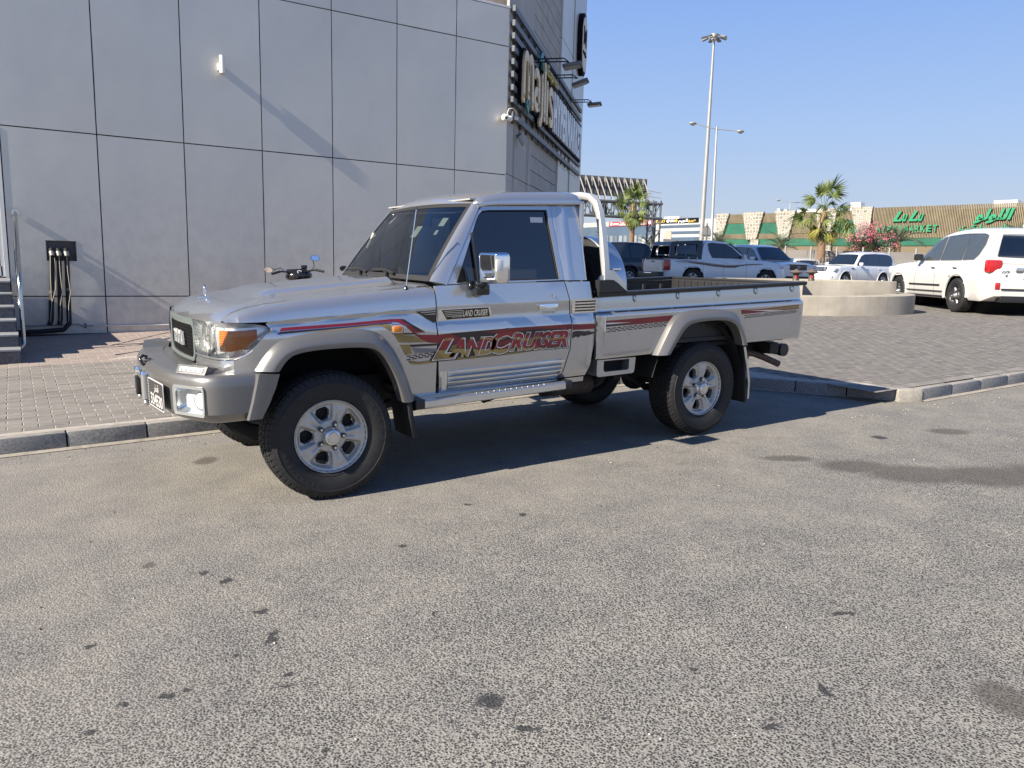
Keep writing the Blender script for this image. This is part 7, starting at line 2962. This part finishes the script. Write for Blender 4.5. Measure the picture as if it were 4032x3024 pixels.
mb.grid([[FA + fd * t * LF / 6 + UZ * .0 + Vector((2.5, 2.8, 0)) - fo for t in range(7)], [FA + fd * t * LF / 6 + UZ * 2.2 + Vector((2.5, 2.8, 0)) - fo for t in range(7)]])
w_ = mb.build('boundary_wall', plain('dusty_wall', (.23, .215, .20), .9, var=.15, vscale=.5, coord='pos'))
w_.location = fo
tag(w_, 'low dusty wall seen through the bars of the metal fence', 'wall')

# --- the store with green glass and slatted timber
lulu = empty('store_building', (73.64, 68.13, .6))
tag(lulu, 'low store building with patterned white panels, green glass and timber slats', 'building')
LD = Vector((.12675, -.99194, 0))
LN = Vector((-.99194, -.12675, 0))
LA = Vector((73.64, 68.13, 0))
LO = Vector(lulu.location)


def lp(u, o, z):
    return LA + LD * u + LN * o + UZ * z - LO


def lbox(mb, u0, u1, o0, o1, z0, z1, mi=0):
    v = [lp(u, o, z) for z in (z0, z1) for o in (o0, o1) for u in (u0, u1)]
    return mb.add(v, [(0, 2, 3, 1), (4, 5, 7, 6), (0, 1, 5, 4), (2, 6, 7, 3), (0, 4, 6, 2), (1, 3, 7, 5)], mi)


def lattice_mat():
    t = NT('patterned_panel')
    p = t.pos('pos')
    mp = t.n('Mapping')
    t.l(p, mp.inputs['Vector'])
    mp.inputs['Scale'].default_value = (0.01, 1.0, 1.0)
    v = t.n('TexVoronoi', feature='DISTANCE_TO_EDGE')
    t.l(mp.outputs[0], v.inputs['Vector'])
    v.inputs['Scale'].default_value = 2.6
    v.inputs['Randomness'].default_value = .35
    c = t.ramp(v.outputs['Distance'], [(.10, (.42, .395, .345)), (.13, (.19, .175, .145)), (.26, (.19, .175, .145)), (.29, (.42, .395, .345))])
    t.set(col=c, rough=.8)
    return t.m


M['lattice'] = lattice_mat()
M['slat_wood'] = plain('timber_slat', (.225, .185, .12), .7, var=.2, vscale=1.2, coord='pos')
M['slat_back'] = plain('slat_backing', (.165, .132, .085), .9)  # darker brown of the wall behind the slats
M['green_glass'] = plain('green_glass', (.030, .125, .08), .12, spec=.6, var=.2, vscale=.6, coord='pos')
M['lulu_green'] = plain('green_letter', (.015, .24, .11), .45)
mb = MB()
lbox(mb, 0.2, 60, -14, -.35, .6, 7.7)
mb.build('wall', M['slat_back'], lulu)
sl = MB()
for (u0, u1, z0, z1) in ((.3, 19.4, 6.85, 7.92), (.3, 19.4, 4.98, 5.58), (19.4, 58, 4.98, 8.10), (9.9, 13.8, 5.5, 7.0)):
    u = u0
    while u < u1:
        lbox(sl, u, u + .085, -.33, -.18, z0, z1)
        u += .15
o = sl.build('timber_slats', M['slat_wood'], lulu, fix=False)
tag(o, kind='stuff')
for (u0, u1, z0, z1) in ((1.0, 4.3, 5.58, 6.8), (5.6, 8.8, 5.58, 6.8), (15.0, 18.0, 5.60, 6.93), (1.0, 58, 4.2, 4.95)):
    mb = MB()
    lbox(mb, u0, u1, -.34, -.25, z0, z1)
    mb.build('glass_band', M['green_glass'], lulu)
for pts in (((-.05, 8.06), (1.8, 8.05), (.88, 4.9), (.1, 4.9)), ((3.68, 8.10), (6.55, 8.09), (5.78, 4.9), (4.48, 4.9)), ((8.0, 8.12), (10.6, 8.12), (9.9, 4.9), (8.75, 4.9)), ((13.0, 8.2), (15.5, 8.18), (15.1, 4.9), (13.8, 4.9)), ((17.05, 8.25), (19.35, 8.22), (19.2, 4.9), (17.85, 4.9))):
    MB().prism(list(pts), lambda u, z: lp(u, -.25, z), lambda u, z: lp(u, .10, z)).build('patterned_panel', M['lattice'], lulu)
for u0 in (4.95, 14.0):
    mb = MB()
    lbox(mb, u0, u0 + 1.1, -.3, .0, .6, 4.9)
    mb.build('patterned_pillar', M['lattice'], lulu)
mb = MB()
lbox(mb, .2, 60, -13.5, -.6, 7.7, 7.8)
mb.build('roof', plain('store_roof', (.45, .44, .42), .9), lulu)
for (u, w, h) in ((7.0, .35, .55), (7.9, .3, .45), (9.6, 2.4, .35), (15.9, 1.1, .9), (30.0, 2.0, .5)):
    mb = MB()
    lbox(mb, u, u + w, -3, -2.0, 7.8, 8.0 + h)
    mb.build('roof_unit', M['white_paint'], lulu)
x = 0
mb = MB()
for word, u0, z0, w, h in (('L', 21.5, 6.66, .95, 1.0), ('u', 22.45, 6.66, .55, .98), ('L', 23.05, 6.66, .95, 1.0), ('u', 24.0, 6.66, .55, .98)):
    mb = MB()
    text_solid(mb, word, lp(u0, -.1, z0), LD, UZ, LN, .15, width=w, height=h, bold=.03, shear=.45)
    mb.build('letter', M['lulu_green'], lulu)
u0 = 19.9
for ch in 'HYPERMARKET':
    mb = MB()
    text_solid(mb, ch, lp(u0, -.1, 5.58), LD, UZ, LN, .12, width=.42, height=.66, bold=.03)
    mb.build('letter', M['lulu_green'], lulu)
    u0 += .56
mb = MB()
text_solid(mb, '\uFEEE\uFEDF\uFEEE\uFEE0\uFEDF\uFE8D', lp(29.1, -.1, 6.62), LD, UZ, LN, .14, width=3.4, height=.95, bold=.04, shear=.3)
mb.build('arabic_name', M['lulu_green'], lulu)
mb = MB()
text_solid(mb, '\uFE96\uFEDB\uFEAD\uFE8E\uFEE3 \uFEAE\uFE92\uFBFE\uFE8E\uFEEB', lp(27.9, -.1, 5.66), LD, UZ, LN, .10, width=4.6, height=.5, bold=.03)
mb.build('arabic_name', M['lulu_green'], lulu)

# --- gym and trading building further off
gym = empty('gym_building', (86.4, 111.7, .6))
tag(gym, 'white and blue-banded gym building beyond the gantry', 'building')
GD = Vector((-.0062, -1, 0)).normalized()
GN = Vector((-1, .0062, 0)).normalized()
GA = Vector((86.4, 111.7, 0))
GO = Vector(gym.location)


def gp(u, o, z):
    return GA + GD * u + GN * o + UZ * z - GO


def gbox(mb, u0, u1, o0, o1, z0, z1):
    v = [gp(u, o, z) for z in (z0, z1) for o in (o0, o1) for u in (u0, u1)]
    return mb.add(v, [(0, 2, 3, 1), (4, 5, 7, 6), (0, 1, 5, 4), (2, 6, 7, 3), (0, 4, 6, 2), (1, 3, 7, 5)])


def gpart(name, mat, *b, parent=gym):
    mb = MB()
    gbox(mb, *b)
    return mb.build(name, mat, parent)


M['blue_glass'] = plain('blue_glass', (.075, .11, .16), .15, spec=.6, var=.12, vscale=.4, coord='pos')
M['white_clad'] = plain('white_cladding', (.42, .42, .415), .5)
gpart('wall', M['white_clad'], 19.2, 31.9, -8, -.1, .6, 8.55)
gpart('side_wall', plain('grey_block', (.34, .34, .35), .8), 31.9, 34.5, -8, -.4, .6, 8.5)
for z0, z1, u0 in ((7.40, 7.80, 20.2), (6.46, 6.86, 22.9), (5.2, 5.95, 22.9)):
    gpart('window_band', M['blue_glass'], u0, 29.0, -.1, -.02, z0, z1)
    u = u0 + 1.2
    while u < 29:
        gpart('mullion', M['dark_steel'], u, u + .03, -.02, 0, z0, z1)
        u += 1.3
gpart('sign_band', M['sign_black'], 19.6, 28.4, -.05, .06, 8.14, 8.78)
gpart('roof_box', M['white_paint'], 20, 23.3, -4, -1, 8.55, 9.2)
gpart('annexe', M['white_clad'], 19.5, 24.3, .2, 3.0, .6, 5.6)
gpart('stone_panel', M['lattice'], 21.2, 22.8, -.1, .0, 5.6, 7.0)
for word, u0, w, mt in (('HERO', 18.9, 2.5, M['sign_yellow']), ('GYM', 21.7, 1.75, M['sign_white']), ('\uFEE2\uFEF4\uFEA0\uFEDF\uFE8D', 24.3, 2.0, M['sign_white']), ('\u0648\uFEAE\uFEF4\uFEEB', 26.4, 1.6, M['sign_yellow'])):
    mb = MB()
    text_solid(mb, word, gp(u0, .06, 8.26), GD, UZ, GN, .05, width=w, height=.40, bold=.03)
    mb.build('lettering', mt, gym)
mb = MB().lathe([(0, .1), (.24, .1), (.24, .06)], 20, 'x')
mb.v = [tuple(Vector((-p[0], p[1], p[2])) + gp(23.85, 0, 8.45)) for p in mb.v]
mb.build('round_logo', M['sign_yellow'], gym)
tr = empty('trading_building', (86.4, 111.7, .6))
tag(tr, 'long glass-fronted building with a red banner, behind the smaller fan palm', 'building')
gpart('wall', M['white_clad'], -25, 19.1, -8, -.1, .6, 8.75, parent=tr)
gpart('parapet', plain('pale_parapet', (.34, .34, .335), .7), -25, 19.1, -.1, .0, 7.95, 8.75, parent=tr)
gpart('glass_front', M['blue_glass'], -25, 19.1, -.1, -.03, .6, 7.9, parent=tr)
for k in range(18):
    gpart('glass_pane', plain('pane_%d' % (k % 3), [(.20, .22, .24), (.11, .14, .17), (.25, .27, .28)][k % 3], .3), -3 + k * 1.22, -3 + k * 1.22 + .8, -.02, .02, 4.6, 6.4, parent=tr)
gpart('banner', plain('red_banner', (.34, .022, .036), .6), 7.7, 18.8, .0, .06, 7.98, 8.72, parent=tr)
gpart('small_sign', M['white_paint'], -1.0, 1.2, .0, .06, 8.0, 8.6, parent=tr)
mb = MB()
text_solid(mb, 'UWM', gp(8.9, .06, 8.15), GD, UZ, GN, .03, width=1.3, height=.36, bold=.03)
text_solid(mb, 'UNITED WASH MACHINERY', gp(10.4, .06, 8.06), GD, UZ, GN, .03, width=6.6, height=.24, bold=.02)
text_solid(mb, '\uFE94\uFEF4\uFEDF\uFEEE\uFEAA\uFEDF\uFE8D \uFE93\uFEAA\uFEA4\uFE98\uFEE4\uFEDF\uFE8D \uFE94\uFEDB\uFEAE\uFEB7', gp(10.5, .06, 8.42), GD, UZ, GN, .03, width=6.0, height=.22, bold=.02)
mb.build('lettering', M['sign_white'], tr)
mb = MB()
for u0, r in ((8.35, .28), (17.9, .26)):
    m2 = MB().lathe([(0, .1), (r, .1), (r, .06)], 18, 'x')
    mb.add([Vector((-p[0], p[1], p[2])) + gp(u0, 0, 8.36) for p in m2.v], m2.f)
mb.build('round_logo', M['sign_white'], tr)
# yellow machines and low roof in front of it
yl = empty('equipment_yard', (60, 70, .6))
tag(yl, 'flat yard roof with bright yellow plant machines under the fan palm', 'yard')
MB().box((-1.5, 0, 2.6), (.2, 14, .25)).build('yard_roof', M['white_paint'], yl)
MB().box((-1.3, 0, 1.3), (.1, 14, 2.2)).build('yard_wall', M['slab'], yl)
rng = random.Random(2)
for k in range(7):
    y = 5.5 - k * 1.8
    MB().cbox((-2.2, y, 1.75), (.9, 1.0, .7), .1).cbox((-2.2, y + .2, 2.2), (.6, .5, .4), .08).build('yellow_machine', plain('plant_yellow', (.62, .42, .03), .5), yl, smooth=40)

# ------------------------------------------------------------------ motorcycles parked between the truck and the wall
def motorcycle(loc, rz, label):
    m = empty('motorcycle', loc, (0, R(-4), rz))
    tag(m, label, 'motorcycle', 'motorcycles by the wall')
    blk = M['gloss_black']
    for y in (-.62, .66):
        w = empty('wheel', (0, y, .29), parent=m)
        mb = MB().lathe([(.21, -.03), (.25, -.05), (.285, -.035), (.295, 0), (.285, .035), (.25, .05), (.21, .03)], 32, 'x')
        mb.build('tyre', M['tyre'], w, smooth=50)
        mb = MB().lathe([(.20, -.03), (.215, -.03), (.215, .03), (.20, .03)], 32, 'x')
        for k in range(6):
            a = k * math.pi / 3
            mb.tube([(0, .03 * math.cos(a), .03 * math.sin(a)), (0, .205 * math.cos(a), .205 * math.sin(a))], .012, 5)
        mb.build('rim', M['dark_steel'], w, smooth=40)
    MB().tube([(-.09, .66, .29), (-.09, .52, .72), (-.08, .46, .96)], .022, 8).tube([(.09, .66, .29), (.09, .52, .72), (.08, .46, .96)], .022, 8).build('fork', M['satin'], m, smooth=50)
    MB().tube([(0, .48, .86), (0, .1, .66), (0, -.3, .60), (0, -.75, .72)], .04, 8).tube([(0, .45, .80), (0, .25, .36), (0, -.2, .30), (0, -.62, .30)], .03, 8).build('frame', blk, m, smooth=50)
    MB().cbox((0, .02, .42), (.26, .42, .30), .06).cyl((-.16, .05, .40), (.16, .05, .40), .10, .10, 14).build('engine', M['chassis'], m, smooth=45)
    MB().sphere((0, .16, .80), .17, 18, 12, sc=(.85, 1.5, .72)).build('tank', blk, m, smooth=60)
    MB().cbox((0, -.36, .80), (.26, .68, .10), .045).build('seat', M['black_rubber'], m, smooth=50)
    MB().tube([(0, -.6, .80), (0, -.85, .76), (0, -.98, .66)], [.10, .08, .04], 8, flat=.5).build('tail', blk, m, smooth=50)
    MB().cbox((0, -.90, .74), (.12, .05, .07), .015).build('tail_lamp', M['tail_red2'], m, smooth=40)
    c = MB()
    c.sphere((0, .55, .97), .17, 18, 12, sc=(1.15, .95, .62))
    c.cbox((-.02, .50, 1.045), (.30, .14, .06), .022)
    c.cbox((.09, .50, 1.10), (.09, .06, .05), .012)
    c.build('headlamp_cowl', blk, m, smooth=60)
    mb = MB()
    mb.tube([(.02 + .028 * math.cos(t * math.pi / 8), .408, 1.03 + .018 * math.sin(t * math.pi / 8)) for t in range(12)], .006, 5)
    mb.build('cowl_logo', M['d_white'], m)
    MB().tube([(-.36, .36, 1.02), (-.26, .40, 1.05), (-.10, .45, 1.03), (.10, .45, 1.03), (.26, .40, 1.05), (.36, .36, 1.02)], .013, 8).build('handlebar', blk, m, smooth=50)
    for s in (-1, 1):
        MB().cyl((s * .25, .405, 1.05), (s * .37, .355, 1.02), .019, .019, 10).build('grip', M['black_rubber'], m, smooth=50)
        MB().tube([(s * .22, .43, 1.05), (s * .30, .45, 1.045), (s * .36, .42, 1.02)], .007, 6).build('lever', M['satin'], m, smooth=50)
        top = (s * .23, .40, 1.18) if s > 0 else (s * .38, .42, 1.07)
        MB().tube([(s * .20, .42, 1.06), (s * .24, .41, 1.10), top], .006, 6).build('mirror_stalk', blk, m, smooth=50)
        a = Vector(top) + Vector((s * .03, -.0, .04 if s > 0 else .01))
        q = Matrix.Rotation(R(-12 if s > 0 else 14), 3, 'X') @ Matrix.Rotation(R(22 * s), 3, 'Z')
        oval = [(.072 * math.cos(t * math.pi / 10), .045 * math.sin(t * math.pi / 10)) for t in range(20)]
        mi = empty('mirror', a, parent=m)
        MB().prism(oval, lambda u, v: q @ Vector((u, .0, v)), lambda u, v: q @ Vector((u * .8, .03, v * .8))).build('mirror_shell', blk, mi)
        MB().prism([(u * .9, v * .9) for u, v in oval], lambda u, v: q @ Vector((u, -.001, v)), lambda u, v: q @ Vector((u, -.004, v))).build('mirror_glass', M['chrome'], mi)
    MB().tube([(-.08, -.1, .32), (-.24, -.16, .02)], .012, 6).build('side_stand', M['dark_steel'], m)
    MB().tube([(.10, .1, .34), (.13, -.3, .30), (.15, -.75, .38)], [.025, .03, .045], 10).build('exhaust', M['satin'], m, smooth=50)
    return m


motorcycle((3.45, 10.88, zg(3.5, 10.9) + KH - .02), R(-20), 'black motorcycle whose cowl and mirrors show over the truck bonnet')
motorcycle((4.53, 10.70, zg(4.5, 10.6) + KH), R(-20), 'second motorcycle, only its oval mirror showing beside the truck windscreen')
